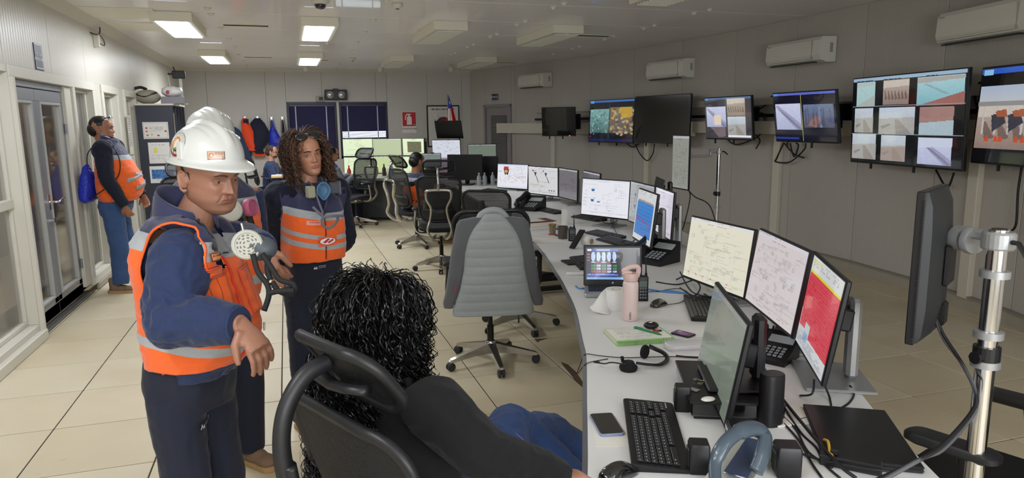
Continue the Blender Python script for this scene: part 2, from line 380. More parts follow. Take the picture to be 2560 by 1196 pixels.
# corridor seen through the glass
slab_struct('wall_corridor', MB().box(-3.7, -3.6, 0, 16, 0, CZ).box(-3.7, XL-.12, 15.9, 16, 0, CZ).box(-3.7, XL-.12, -.1, 0, 0, CZ), mat('corridor_wall', 'a89f93', .6, var=.08))
slab_struct('floor_corridor', MB().box(-3.7, -2.08, 0, 16, -.1, 0), mat('corridor_floor', '8d8373', .5, var=.1))
slab_struct('ceiling_corridor', MB().box(-3.7, -2.08, 0, 16, CZ-.2, CZ), m_white)
tag(MB().box(-3.59, -3.57, 8.2, 8.75, .1, 2.0).build('door_3', mat('door_brown', '7b5c4a', .6)), kind='structure')
area('corridor_light', (-2.9, 8, 2.55), (0, 0, 0), .5, 9, 45, (1, .9, .82))
# back wall
wb = slab_struct('wall_back', MB().box(-2.1, .05, YB+.03, YB+.15, 0, CZ).box(2.19, 4.4, YB+.03, YB+.15, 0, CZ).box(.05, 2.19, YB+.03, YB+.15, 2.13, CZ).box(.05, 2.19, YB+.03, YB+.15, 0, .9), m_dark)
for x0, x1 in ((-1.96, -1.5), (-1.5, -.35), (-.35, .05), (2.19, 3.1), (3.1, 3.9), (3.9, 4.12)): MB().rb(x0+.002, x1-.002, YB, YB+.03, 0, CZ, .003).build('wall_panel', m_wallB, wb)
for x0, x1 in ((.05, .8), (.8, 1.95), (1.95, 2.19)):
    MB().rb(x0+.002, x1-.002, YB, YB+.03, 2.13, CZ, .003).build('wall_panel', m_wallB, wb); MB().rb(x0+.002, x1-.002, YB, YB+.03, 0, .9, .003).build('wall_panel', m_wallB, wb)
slab_struct('baseboard_back', MB().rb(-1.96, 4.1, YB-.03, YB, 0, .1, .008), MATS['baseboard_grey'])
wf = MB(); navy = mat('navy_frame', '23243a', .4)
for a, b in ((.05, 1.09), (1.14, 2.19)):
    wf.rb(a, b, YB-.01, YB+.06, 2.08, 2.13, .003).rb(a, a+.05, YB-.01, YB+.06, .9, 2.08, .003).rb(b-.05, b, YB-.01, YB+.06, .9, 2.08, .003).rb(a, b, YB-.01, YB+.06, .9, .95, .003)
w5 = tag(wf.build('window_5', navy), kind='structure')
tag(MB().rb(1.09, 1.14, YB-.02, YB+.03, .9, 2.13, .003).build('trim_8', m_white), kind='structure')
MB().box(.06, 1.08, YB+.1, YB+.106, .92, 2.1).box(1.15, 2.18, YB+.1, YB+.106, .92, 2.1).build('pane', glass, w5)
m_slat = mat('navy_slats', '2c2b52', .35, coat=.2)
for a, b, lb in ((.1, 1.04, 'left'), (1.19, 2.14, 'right')):
    t = thing('venetian_blind', 'closed navy venetian blind in the %s half of the back window' % lb, 'blind', ((a+b)/2, YB+.03, .95), 0, 'navy venetian blinds')
    s = MB(); w = (b-a)/2; z = .01
    while z < 1.12:
        op = lb == 'right' and .38 < z < .52
        if not (op and int(z*1000) % 3 == 0): s.box(-w+.1*0, w, -.0015, .0015, 0, .026, TR(0, 0, z)@RX(radians(60 if op else 20)))
        z += .024
    s.build('slat_stack', m_slat, t)['kind'] = 'stuff'
    MB().rb(-w, w, -.02, .02, 1.09, 1.13, .003).build('head_rail', m_slat, t)
    for x in (-w+.13, w-.17): MB().box(x-.012, x+.012, -.016, -.013, 0, 1.1).build('ladder_tape', mat('pale_tape', 'b9bcd6', .6), t)
# right wall: curved, made of flat sheet panels
wr = slab_struct('wall_right', MB().ring([[(a[0]+.05, a[1]+.02, z) for a in WALLP]+[(a[0]+.15, a[1]+.1, z) for a in WALLP[::-1]] for z in (0, CZ)]), m_dark)
for k, (a, b) in enumerate(zip(WALLP, WALLP[1:])):
    L = sqrt((a[0]-b[0])**2+(a[1]-b[1])**2); ang = atan2(b[1]-a[1], b[0]-a[0])
    for x0, x1, z0, z1 in (((0, .58, 0, CZ), (1.52, L, 0, CZ), (.58, 1.52, 2.02, CZ)) if k == 0 else ((0, L, 0, CZ),)):
        o = MB().rb(x0+.003, x1-.003, 0, .03, z0, z1, .004).build('wall_panel', m_wallR, wr); o.location = (a[0], a[1], 0); o.rotation_euler = (0, 0, ang)
def wall_at(y):
    """point on the right wall at depth y, the wall's inward normal and the angle of the wall run"""
    for a, b in zip(WALLP, WALLP[1:]):
        if b[1] <= y <= a[1]:
            t = (a[1]-y)/(a[1]-b[1]); x = a[0]+t*(b[0]-a[0]); ang = atan2(b[1]-a[1], b[0]-a[0]); return Vector((x, y, 0)), ang
    return Vector((5, y, 0)), -pi/2
def run(pts, z0, z1, d0, d1, name, m, kind='structure'):
    P = [Vector((x, y, 0)) for x, y in pts]; I = []; O = []
    for i, p in enumerate(P):
        t = (P[min(i+1, len(P)-1)]-P[max(i-1, 0)]).normalized(); n = Vector((t.y, -t.x, 0)); n = n if n.x < 0 else -n
        I.append(p+n*d1); O.append(p+n*d0)
    loops = [[(o.x, o.y, z0), (i.x, i.y, z0), (i.x, i.y, z1), (o.x, o.y, z1)] for i, o in zip(I, O)]
    return tag(recalc(MB().ring(loops).build(name, m)), kind=kind)
def wsub(y0, y1):
    return [tuple(wall_at(y0)[0][:2])]+[p for p in WALLP if y1 < p[1] < y0]+[tuple(wall_at(y1)[0][:2])]
m_trunk = mat('trunking_white', 'cfc9ba', .35, var=.06)
run(wsub(14.85, 9.0), 1.42, 1.63, .02, .10, 'trim_9', m_trunk); run(wsub(9.0, 3.2), 1.47, 1.63, .01, .08, 'trim_10', m_trunk)
run(wsub(13.6, 3.2), 1.83, 1.92, .0, .07, 'trim_11', m_wallR); run(wsub(13.6, 3.2), 1.68, 1.72, .0, .04, 'trim_12', mat('cable_black', '16161a', .5))
run(wsub(15.6, 2.2), 0, .11, 0, .035, 'baseboard_right', MATS['baseboard_grey']); run(wsub(15.6, 2.2), .11, .125, 0, .05, 'trim_13', mat('base_cap', '8b877e', .5))
for i, yp in enumerate((13.0, 10.2, 7.25, 4.42)):
    p, ang = wall_at(yp); o = MB().rb(-.06, .06, -.05, .01, .1, 1.45, .005).build('trim_%d' % (14+i), m_trunk); o.location = p; o.rotation_euler = (0, 0, ang); tag(o, kind='structure')
tag(MB().box(-2.1, 6.5, -3.15, -3.0, 0, CZ).build('wall_front', m_wallB), kind='structure')
# far part of the curved wall behind the camera
run([(3.9, 1.3), (3.9, -3.1)], 0, CZ, -.1, 0, 'wall_side', m_wallR)
# louvred door
p0, ang = Vector((4.10, 15.9, 0)), atan2(14.35-15.9, 4.68-4.10); Md = TR(*p0)@RZ(ang)
d = MB(Md).rb(.62, 1.48, .0, .03, .03, 1.98, .004).build('door_4', mat('door_grey', '8e8b8c', .45)); tag(d, kind='structure')
fr = MB(Md).rb(.56, .62, -.04, .03, 0, 2.03, .004).rb(1.48, 1.54, -.04, .03, 0, 2.03, .004).rb(.56, 1.54, -.04, .03, 1.98, 2.04, .004).build('door_frame', MATS['door_grey'], d)
MB(Md).rb(.8, 1.36, -.012, .0, .18, 1.8, .003).build('louvre_recess', mat('louvre_dark', '5c595b', .6), d)
z = .2
while z < 1.78:
    MB(Md@TR(1.08, -.012, z)@RX(radians(-38))).box(-.27, .27, -.012, .012, -.003, .003).build('louvre', MATS['door_grey'], d); z += .04
# ================================================================ LIGHTS AND CEILING FITTINGS
m_house = mat('lamp_housing', 'dcd9c8', .4); m_lit = mat('lamp_lit', 'e4ecff', .5, emit=9.0); m_unlit = mat('lamp_louvre', 'b9bdbd', .3, .3)
m_amber = mat('lamp_amber', 'c9aa84', .5)
def lamp(x, y, lit, lb):
    t = thing('ceiling_light', lb, 'ceiling light', (x, y, CZ), 0, 'lit ceiling lights' if lit else 'unlit ceiling lights')
    MB().rb(-.2, .2, -.72, .72, -.1, 0, .004).build('housing', m_house, t)
    if lit:
        MB().rb(-.155, .155, -.68, .68, -.108, -.1, .003).build('diffuser', m_lit, t)
        MB().rb(-.003, .003, -.68, .68, -.113, -.104, .001).rb(-.155, .155, -.003, .003, -.113, -.104, .001).build('divider', m_house, t)
        area('lamp_light', (x, y, CZ-.13), (0, 0, 0), .3, 1.3, LAMP_E*2.2, (.96, .98, 1))
    else:
        for s in (-1, 1): MB().rb(s*.09-.07, s*.09+.07, -.68, .68, -.106, -.1, .003).build('reflector', m_unlit, t)
        l = MB()
        for k in range(24): l.box(-.155, .155, -.67+k*.057, -.667+k*.057, -.118, -.1)
        l.build('louvre_stack', m_house, t)['kind'] = 'stuff'
LP = {(-1.05, 8.85): (1, 'lit ceiling light nearest the double door, under the left cornice'), (.43, 8.9): (1, 'lit ceiling light in the middle of the ceiling, nearer row'),
 (.46, 12.85): (1, 'small lit ceiling light over the back window, farther row'), (-1.02, 12.75): (1, 'lit ceiling light above the dark filing cabinet'),
 (1.9, 8.9): (0, 'unlit ceiling light right of the lit middle one, nearer row'), (3.37, 8.9): (0, 'unlit ceiling light with louvre above the wall air conditioners'),
 (2.0, 13.1): (0, 'unlit ceiling light in the far row near the back window'), (3.52, 13.15): (0, 'unlit ceiling light in the far right corner'),
 (3.3, 5.35): (0, 'unlit ceiling light cut off by the top edge, toward the right'), (1.9, 5.0): (0, 'unlit ceiling light cut off by the top edge in the middle'),
 (-1.05, 4.7): (1, 'lit ceiling light above the left glazed side'), (.43, 4.7): (0, 'unlit ceiling light above the standing woman'),
 (-1.05, .6): (1, 'lit ceiling light behind the photographer on the left'), (.43, .6): (0, 'unlit ceiling light above the photographer')}
for (x, y), (lit, lb) in LP.items(): lamp(x, y, lit, lb)
area('lamp_light', (2.0, -1.2, CZ-.13), (0, 0, 0), .3, 1.3, LAMP_E*1.0, (.96, .98, 1))
# small white plastic caps in pairs
capm = MB().lathe([(.001, -.03), (.012, -.026), (.035, -.006), (.035, 0), (.001, 0)], 10).build('ceiling_stud', m_white, smooth=True).data
bpy.data.objects.remove(bpy.data.objects['ceiling_stud'])
CAPS = [(519,22),(528,36),(552,70),(572,98),(588,118),(596,137),(608,152),(617,164),(934,50),(912,80),(893,106),(878,126),(849,160),(838,171),(968,2),(1410,10),(1384,20),(1314,54),(1293,63),(1242,86),(1226,93),(1185,112),(1170,118),(1138,133),(1128,137),(1103,148),(1093,153),(1070,163),(1045,172),(1735,34),(1773,25),(1609,72),(1636,64),(1511,99),(1535,92),(1432,122),(1449,117),(1384,136)]
for i, (px, py) in enumerate(CAPS):
    p = atz(px, py, CZ-.01)
    if p.y < YB-.1 and p.x < wall_at(min(p.y, 15.8))[0].x-.1:
        o = bpy.data.objects.new('ceiling_stud', capm); COL.objects.link(o); o.location = (p.x, p.y, CZ)
        tag(o, 'small white pointed plastic cap fixed to the ceiling panels', 'ceiling cap', 'small white ceiling caps')
# dome camera, smoke detectors
p = atz(800, 6, CZ-.05); t = thing('dome_camera', 'white ceiling dome camera with dark lens bubble', 'security camera', (p.x, p.y, CZ))
MB().lathe([(.001, -.07), (.06, -.068), (.085, -.05), (.09, -.01), (.085, 0), (.001, 0)], 24).build('housing', m_white, t, smooth=True)
MB().lathe([(.001, -.115), (.03, -.11), (.05, -.09), (.055, -.07), (.001, -.069)], 20).build('bubble', mat('dark_lens', '101830', .08, coat=1), t, smooth=True)
for px, py, lb in ((993, 14, 'white smoke detector on the ceiling right of the dome camera'), (881, 148, 'small smoke detector far down the ceiling, left of middle')):
    p = atz(px, py, CZ-.02); t = thing('smoke_detector', lb, 'smoke detector', (p.x, p.y, CZ), 0, 'smoke detectors')
    MB().lathe([(.001, -.05), (.03, -.05), (.045, -.035), (.055, -.03), (.055, 0), (.001, 0)], 20).build('body', m_white, t, smooth=True)
    MB().lathe([(.001, -.06), (.018, -.058), (.02, -.048), (.001, -.048)], 12).build('sensor', MATS['dark_lens'], t)
for px, py, lb in ((952, 172, 'white spotlight hanging near the back wall, middle'), (1128, 172, 'white spotlight hanging near the back right corner'), (765, 170, 'white spotlight hanging near the back wall, left')):
    p = atz(px, py, CZ-.09); o = MB().lathe([(.001, -.15), (.045, -.15), (.055, -.06), (.02, -.04), (.02, 0), (.001, 0)], 14).build('ceiling_spotlight', m_white, smooth=True)
    o.location = (p.x, min(p.y, 15.5), CZ); tag(o, lb, 'spotlight', 'ceiling spotlights')
# framed vent slots; a dark sheet paints in the shade of each hole
for px, py, w, lb in ((615, 63, .5, 'narrow dark slot vent in the ceiling right of the nearer lit lamp'), (645, 143, .45, 'narrow dark slot vent in the ceiling near the back'), (1478, 89, .55, 'dark open vent slot in the ceiling beside the louvred lamp'), (1257, 156, .6, 'dark vent slot in the ceiling near the far corner'), (800, 150, .3, 'dark vent slot behind the small middle lamp')):
    p = atz(px, py, CZ); t = thing('ceiling_vent', lb, 'vent', (p.x, p.y, CZ), 0, 'ceiling vents')
    m = MB(); frame_open.__call__
    m.rb(-w/2-.03, w/2+.03, -.1, -.075, -.008, 0, .002).rb(-w/2-.03, w/2+.03, .075, .1, -.008, 0, .002).rb(-w/2-.03, -w/2, -.075, .075, -.008, 0, .002).rb(w/2, w/2+.03, -.075, .075, -.008, 0, .002)
    m.build('frame', m_house, t); MB().box(-w/2, w/2, -.075, .075, -.003, 0).build('opening', mat('opening_shade', '3a3229', .9), t)
# access hatches at the left of the ceiling
for px, py, px2 in ((190, 15, 380), (260, 53, 400)):
    a = atz(px, py, CZ); b = atz(px2, py+6, CZ); t = thing('ceiling_hatch', 'cream sheet patch on the ceiling beside the left cornice, '+('nearer one' if px < 200 else 'farther one'), 'ceiling patch', ((a.x+b.x)/2, a.y+.35, CZ), 0, 'ceiling patches')
    w = (b.x-a.x)/2; MB().rb(-w, w, -.35, .35, -.012, 0, .003).build('sheet', m_house, t); MB().rb(w-.03, w, -.35, .35, -.018, -.01, .003).build('edge_strip', mat('cream_strip', 'e0dcc4', .4), t)
# ================================================================ WALL FITTINGS
m_ac = mat('ac_white', 'd9d6cd', .35); m_slot = mat('ac_slot', '0e1018', .3)
def aircon(y, z, w, lb, yaw=None):
    p, ang = wall_at(y); t = thing('air_conditioner', lb, 'air conditioner', (p.x, p.y, z), ang if yaw is None else yaw, 'wall air conditioners')
    prof = [(-.005, -.13), (-.12, -.135), (-.2, -.11), (-.225, -.06), (-.215, .1), (-.19, .135), (-.005, .14)]
    loops = [[(x, a, b) for a, b in prof] for x in (-w/2, -w/2+.0, w/2)]
    recalc(MB().ring([loops[0], loops[2]]).build('body', m_ac, t))
    MB().rb(-w/2+.03, w/2-.13, -.19, -.13, -.136, -.128, .002, M=RX(0)).build('air_slot', m_slot, t)
    MB().rb(-w/2+.03, w/2-.13, -.212, -.165, -.128, -.118, .002, M=TR(0, 0, -.006)@RX(radians(-10))).build('louvre', m_ac, t)
    MB(TR(w/2-.12, 0, 0)).box(-.002, .002, -.228, -.2, -.1, .1).build('seam', mat('ac_seam', 'a09d96', .5), t)
    MB().rb(w/2+.0, w/2+.004, -.09, -.05, -.03, .07, .001).rb(w/2, w/2+.012, -.004, 0, -.15, .15, .001).build('side_plate', mat('ac_grey', '9b9a97', .5), t)
    MB().rb(-w/2+.03, -w/2+.09, -.222, -.2175, .09, .098, .001).build('logo', mat('ac_logo', '9a9a9c', .4), t)
aircon(13.5, 2.46, .88, 'farthest white wall air conditioner, above the small black screen')
aircon(9.55, 2.40, .9, 'white wall air conditioner above the blank black television')
aircon(6.85, 2.40, .92, 'white wall air conditioner above the two smaller camera screens')
aircon(4.3, 2.40, 1.0, 'nearest white wall air conditioner, cut by the right edge')
# emergency light, socket
t = thing('emergency_light', 'black twin-lamp emergency light above the back window', 'emergency light', (1.085, YB, 2.28))
MB().rb(-.235, .235, -.12, 0, -.11, .11, .012).build('housing', mat('black_plastic', '17171a', .4), t)
MB().tube([(-.06, -.05, .11), (-.05, -.05, .13), (.05, -.05, .13), (.06, -.05, .11)], .006).build('carry_handle', MATS['black_plastic'], t)
for x in (-.12, .12):
    MB().lathe([(.001, .0), (.05, .008), (.07, .03), (.075, .03), (.075, -.005), (.001, -.005)], 20, (x, -.12, 0), 'y').build('lamp_head', mat('reflector_glass', 'cfd3d6', .1, .8), t, smooth=True)
t = thing('wall_socket', 'grey socket box left of the emergency light', 'socket', (.75, YB, 2.2)); MB().rb(-.09, .09, -.05, 0, -.06, .06, .006).build('box', mat('socket_grey', 'a5a195', .5), t); MB().rb(-.02, .06, -.06, -.05, -.035, .035, .004).build('plug_face', MATS['black_plastic'], t)
# signs
m_print = attr_mat('print', rough=.45); m_txt = mat('white_ink', 'f0f0f0', .5); m_ink = mat('black_ink', '1c1c1e', .5)
def sign(name, lb, loc, rz, w, h, bgc, border, lines, size, tm, cat='sign'):
    t = thing(name, lb, cat, loc, rz); cv = CV(24, 24, bgc)
    if border: cv.frame(.03, .03, .97, .97, border)
    MB().rb(-w/2, w/2, -.006, 0, -h/2, h/2, .002).build('plate', mat('plate_'+bgc, bgc, .4), t)
    canvas_mesh(cv, w*.97, h*.97, 'print', m_print, TR(0, -.0075, 0), t)
    for i, l in enumerate(lines): text(l, size, tm, TR(0, -.009, (len(lines)-1)*size*.55-i*size*1.1)@FACE, t)
    return t
pL = Vector((XL, 7.02, 2.25))
sign('door_sign', 'small navy sign above the double door reading SECTOR OPERADORES', pL, pi/2, .2, .22, '34405f', 'c9ccd6', ['SECTOR', 'OPERADORES'], .038, m_txt)
p, ang = wall_at(15.0); sign('door_sign', 'tiny navy sign above the louvred door reading BODEGA', (p.x-.01, p.y, 2.2), ang, .24, .15, '2c3450', 'c9ccd6', ['BODEGA'], .06, m_txt)
t = thing('extinguisher_sign', 'red and white extinguisher sign reading EXTINTOR PQS on the back wall', 'sign', (2.67, YB, 1.68))
MB().rb(-.16, .16, -.006, 0, -.24, .23, .002).build('plate', mat('plate_w', 'e6e2de', .4), t)
cv = CV(64, 60, 'c2202e'); wq = 'efe9e6'
cv.poly([(.38, .3), (.62, .3), (.68, .4), (.68, .9), (.32, .9), (.32, .4)], wq); cv.r(.45, .18, .56, .32, wq); cv.poly([(.3, .12), (.56, .12), (.56, .2), (.34, .2), (.26, .34), (.24, .55), (.18, .55), (.2, .3)], wq); cv.r(.56, .14, .66, .19, wq); cv.r(.36, .36, .38, .84, 'c2202e')
canvas_mesh(cv, .3, .31, 'pictogram', m_print, TR(0, -.0075, .065), t); text('EXTINTOR PQS', .046, m_ink, TR(0, -.009, -.15)@FACE, t); text('PQS', .03, m_txt, TR(.11, -.009, -.06)@FACE, t)
# framed poster
t = thing('framed_poster', 'black framed white poster with dark and red shapes beside the corner', 'poster', (3.45, YB, 1.58))
MB().rb(-.38, .38, -.03, 0, -.47, .47, .006).build('frame', MATS['black_plastic'], t)
cv = CV(60, 80, 'd9d6d2'); cv.words(.12, .06, .88, .12, '303038', 1, .95, .8); cv.disc(.5, .42, .22, .16, '7b2026'); cv.disc(.38, .45, .12, .14, '2b3348'); cv.disc(.68, .38, .1, .1, 'a13c3a'); cv.disc(.55, .5, .1, .08, '565a62'); cv.noise(.2, .2, .8, .65, .25, 2, 4)
canvas_mesh(cv, .7, .88, 'print', m_print, TR(0, -.031, 0), t)
# flag on its pole
t = thing('flag', 'small national flag, white red and blue with a star, furled on a pole', 'flag', (3.12, 13.9, 0))
MB().cyl((0, 0, 0), (0, 0, 2.21), .008).lathe([(.001, 0), (.14, 0), (.14, .02), (.001, .02)], 16).build('pole', mat('pole_wood', 'b08a50', .5), t, smooth=True)
NU, NV = 40, 30; cv = CV(NU, NV, 'ffffff')
def flagfn(co):
    out = co.copy()
    u = (co[:, 0]+.5); v = (.5-co[:, 2])      # u 0..1 along the hoist height, v 0..1 out from the pole
    rad = .012+.24*v*(u**.9)*1.0; fold = np.sin(v*16+u*3)*.035*u+np.sin(v*7)*.02*u
    out[:, 0] = rad*np.where(v > .5, 1, 1)-.03*u; out[:, 1] = fold-.02; out[:, 2] = 2.21-.78*u
    return out
cv.r(0, 0, .36, 1, '2b4aa8'); cv.r(.36, 0, 1, .5, 'e4e2e4'); cv.r(.36, .5, 1, 1, 'd2202a'); cv.poly([(.2, .4), (.25, .55), (.2, .7), (.16, .55)], 'f0f0f0')
canvas_mesh(cv, 1, 1, 'cloth', attr_mat('flag_cloth', rough=.8), None, t, flagfn).data.polygons.foreach_set('use_smooth', [True]*(NU*NV))
# wall cable box on the left wall
t = thing('cable_box', 'small white box with loose black cable high on the left wall', 'junction box', (XL, 9.0, 2.62), pi/2)
MB().rb(-.03, .03, -.06, 0, -.09, .05, .006).build('box', m_white, t)
MB().tube(spline([(-.15, -.01, .05), (-.08, -.04, .04), (.05, -.05, .06), (.16, -.04, .13), (.18, -.02, .2)]), .008, 6).tube(spline([(0, -.06, -.05), (.1, -.08, -.06), (.14, -.07, 0), (.08, -.05, .05)]), .006, 6).build('cable', mat('cable_brown', '4b4440', .6), t, smooth=True)
# notices taped on the narrow window beside the cabinet
for i, (y, z, h) in enumerate(((10.25, 1.55, .5), (10.28, 1.1, .35))):
    t = thing('paper_notice', 'white printed notice taped on the third narrow window, '+('upper one' if i == 0 else 'lower one with yellow edge'), 'notice', (XL+.03, y, z), pi/2, 'window notices')
    cv = CV(20, 40, 'd8d6cc'); cv.words(.1, .05, .9, .85, '50545a', 14, .7, .6)
    if i: cv.r(0, .92, 1, 1, 'c8d048')
    MB().box(-.11, .11, -.001, 0, -h/2, h/2).build('sheet', m_white, t); canvas_mesh(cv, .22, h, 'print', m_print, TR(0, -.002, 0), t)
# ================================================================ DESKS
DZ = .74
m_desk = mat('desk_laminate', 'dee0df', .42, var=.04, vscale=3, bump=.02, bscale=300)
m_edge = mat('desk_edge', '55575a', .5); m_blk = MATS['black_plastic']; m_blkmetal = mat('black_metal', '141416', .45, .3)
m_silver = mat('silver_plastic', 'a6a8aa', .35, .5); m_chrome = MATS['chrome']; m_cable = MATS['cable_black']
FE = [(2.30, 9.9), (2.22, 9.0), (2.14, 8.0), (2.06, 7.2), (1.974, 6.41), (1.87, 5.63), (1.733, 4.755), (1.53, 3.88), (1.434, 3.51), (1.31, 3.08), (1.15, 2.63), (1.074, 2.42), (.904, 2.03), (.785, 1.756), (.694, 1.552), (.52, 1.18), (.3, .75)]
BE = [(3.25, 9.9), (3.3, 9.0), (3.32, 8.0), (3.34, 7.2), (3.32, 6.41), (3.24, 5.63), (3.02, 4.755), (2.68, 3.88), (2.53, 3.51), (2.37, 3.08), (2.17, 2.63), (2.07, 2.42), (1.92, 2.03), (1.80, 1.78), (1.68, 1.552), (1.50, 1.15), (1.28, .75)]
def sub(P, i, j):
    q = spline([(x, y, 0) for x, y in P], 4); return [(v.x, v.y) for v in q[i*4:j*4+1]]
def desk_unit(i, j, lb):
    f = sub(FE, i, j); b = sub(BE, i, j); ox, oy = f[len(f)//2]
    t = thing('curved_desk', lb, 'desk', (ox, oy, 0), 0, 'curved control desks')
    poly = [(x-ox, y-oy) for x, y in f+b[::-1]]
    g = .0015; recalc(MB().prism(poly, DZ-.028, DZ).build('desk_top', m_desk, t))
    ed = [(x-ox-.0015, y-oy, DZ-.014) for x, y in f]; MB().tube(ed, [.0142]*len(ed), 4, up=(1, 1, 0)).build('edge_band', m_edge, t)
    for q in (1, len(f)-2):
        fx, fy = f[q]; bx, by = b[q]; a = Vector((fx-ox, fy-oy, 0)); c = Vector((bx-ox, by-oy, 0)); m0 = a.lerp(c, .12); m1 = a.lerp(c, .9); dr = (c-a).normalized(); nn = Vector((-dr.y, dr.x, 0))
        l = MB(); l.ring([[p+nn*s*.03+Vector((0, 0, z)) for p, s in ((m0, -1), (m1, -1), (m1, 1), (m0, 1))] for z in (.03, .07)])
        pm = a.lerp(c, .55); l.ring([[pm+dr*sx*.06+nn*sy*.025+Vector((0, 0, z)) for sx, sy in ((-1, -1), (1, -1), (1, 1), (-1, 1))] for z in (.07, DZ-.06)])
        l.ring([[p+nn*s*.02+Vector((0, 0, z)) for p, s in ((m0, -1), (m1, -1), (m1, 1), (m0, 1))] for z in (DZ-.07, DZ-.028)])
        recalc(l.build('leg', m_blkmetal, t))
        for p in (m0, m1): MB().lathe([(.001, 0), (.022, 0), (.022, .006), (.006, .012), (.006, .035), (.001, .035)], 12, tuple(p)).build('levelling_foot', m_silver, t)
    return t
desk_unit(11, 16, 'nearest pale grey curved desk section, in front of the seated woman')
desk_unit(8, 11, 'pale grey curved desk section carrying the pink bottle and open notebook')
desk_unit(4, 8, 'pale grey curved desk section carrying the binders and mug')
desk_unit(0, 4, 'farthest pale grey curved desk section, under the truck screen')
# ================================================================ SCREENS
m_scr = attr_mat('lit_screen', emit=.85, rough=.22, coat=.3); m_scrdim = attr_mat('dim_screen', emit=.5, rough=.2, coat=.3)
m_tv = attr_mat('tv_screen', emit=.85, rough=.08, coat=.6); m_off = mat('screen_off', '0c0d0f', .12, coat=.6); m_offm = mat('screen_off_matte', '111214', .35)
def scada(w, h, bgc='ededf2', ink='7c8088', seed=1, blue=False, red=False, top='e2e4ee', n=26):
    random.seed(seed); c = CV(w, h, bgc); c.r(0, 0, 1, .05, top); c.words(.02, .012, .7, .04, ink, 1, .5, .6)
    c.words(.3, .06, .6, .09, ink, 1, .8, .6)
    for k in range(n):
        x = random.uniform(.03, .85); y = random.uniform(.1, .85); ww = random.uniform(.03, .12); hh = random.uniform(.02, .09)
        ty = random.random()
        if ty < .35: c.mixr(x, y, x+.25*random.random()+.05, y+.004, ink, .4); c.mixr(x, y, x+.003, y+.12, ink, .35)
        elif ty < .7: c.words(x, y, x+ww, y+hh, ink, max(2, int(hh*h/2)), .7, .5)
        else:
            for q in range(3): c.mixr(x+q*.02, y, x+q*.02+.012, y+hh, ink, .35)
    c.mixr(.02, .9, .98, .905, ink, .4); c.words(.04, .92, .96, .97, ink, 2, .4, .5)
    if blue:
        for x, y in ((.2, .27), (.195, .56), (.33, .6)): c.poly([(x, y), (x+.08, y), (x+.06, y+(.065 if x < .3 else .035)), (x+.015, y+(.065 if x < .3 else .035))], '2c6fae')
        for q in range(5): c.words(.03, .3+q*.1, .12, .36+q*.1, ink, 2, .8, .4)
    if red:
        for q in range(6): c.r(.08+q*.13, .9, .1+q*.13, .915, 'd03a3a')
    return c
def table_screen(w, h):
    c = CV(w, h, 'eeeef6'); c.r(0, 0, 1, .06, 'c9d6ee'); c.words(.35, .1, .95, .6, '8a90a0', 12, .6, .5); c.words(.03, .5, .95, .8, 'c46a6a', 5, .35, .5); c.r(.03, .3, .14, .31, '4866a8')
    c.r(.21, .1, .37, .2, 'c23a34'); c.poly([(.2, .2), (.39, .2), (.36, .42), (.24, .42)], '5d463c'); c.disc(.29, .3, .05, .07, 'd8a070'); c.r(.24, .4, .28, .46, '33302e'); c.r(.32, .4, .36, .46, '33302e'); c.r(0, .93, 1, 1, 'dfe3ee'); return c
def hopper_screen(w, h):
    c = scada(w, h, 'd8d8da', '70747c', 5, n=14)
    for x in (.2, .56): c.poly([(x, .2), (x+.09, .2), (x+.05, .36)], '283a66'); c.r(x-.06, .13, x-.01, .17, 'b04038'); c.poly([(x+.06, .34), (x+.09, .34), (x+.16, .56), (x+.13, .56)], '6a6e76')
    for x in (.7, .78, .86): c.poly([(x, .82), (x+.05, .82), (x+.025, .88)], '26262c')
    c.words(.05, .62, .4, .8, 'a08a50', 4, .7, .4); return c
def alarm_screen(w, h):
    c = CV(w, h, 'd6d7d8'); c.words(.1, .03, .9, .12, '7a7c80', 3, .6, .5); c.r(.1, .16, 1, .19, 'd8d830'); c.r(.1, .04, .4, .06, 'd8d868')
    c.r(.1, .19, 1, .84, 'd23c4c')
    for q in range(26): c.mixr(.13, .2+q*.0245, .97, .205+q*.0245, 'e88a90', .3)
    for k in range(60): x = random.uniform(.1, .95); y = random.uniform(.2, .8); c.mixr(x, y, x+.03, y+.02, 'b8182c', .5)
    c.r(0, .6, .12, 1, 'c9ccd2'); c.poly([(0, .8), (.3, .78), (.3, .7), (.45, .7), (.45, .86), (.6, .86), (.6, .94), (1, .94), (1, 1), (0, 1)], 'c4c8cc'); c.r(.3, .8, .42, .9, '8fb0d8'); c.words(.05, .84, .9, .98, '8a8e94', 5, .6, .5); return c
def blue_screen(w, h):
    c = CV(w, h, 'd5d7da'); c.words(.05, .02, .8, .1, '70747a', 3, .5, .5); c.r(.07, .2, .9, .24, '8c8f94'); c.words(.1, .19, .8, .23, 'c08040', 1, .8, .6); c.grad(.05, .24, .93, .9, '2f7ccc', '2a6cba')
    for q in range(26): c.mixr(.06, .27+q*.024, .92, .274+q*.024, '5a9ae0', .3)
    for k in range(30): x = .06+k*.028; c.r(x, .56+.002*k, x+.03, .585+.002*k, 'a04a86' if k % 3 else 'd03058')
    return c
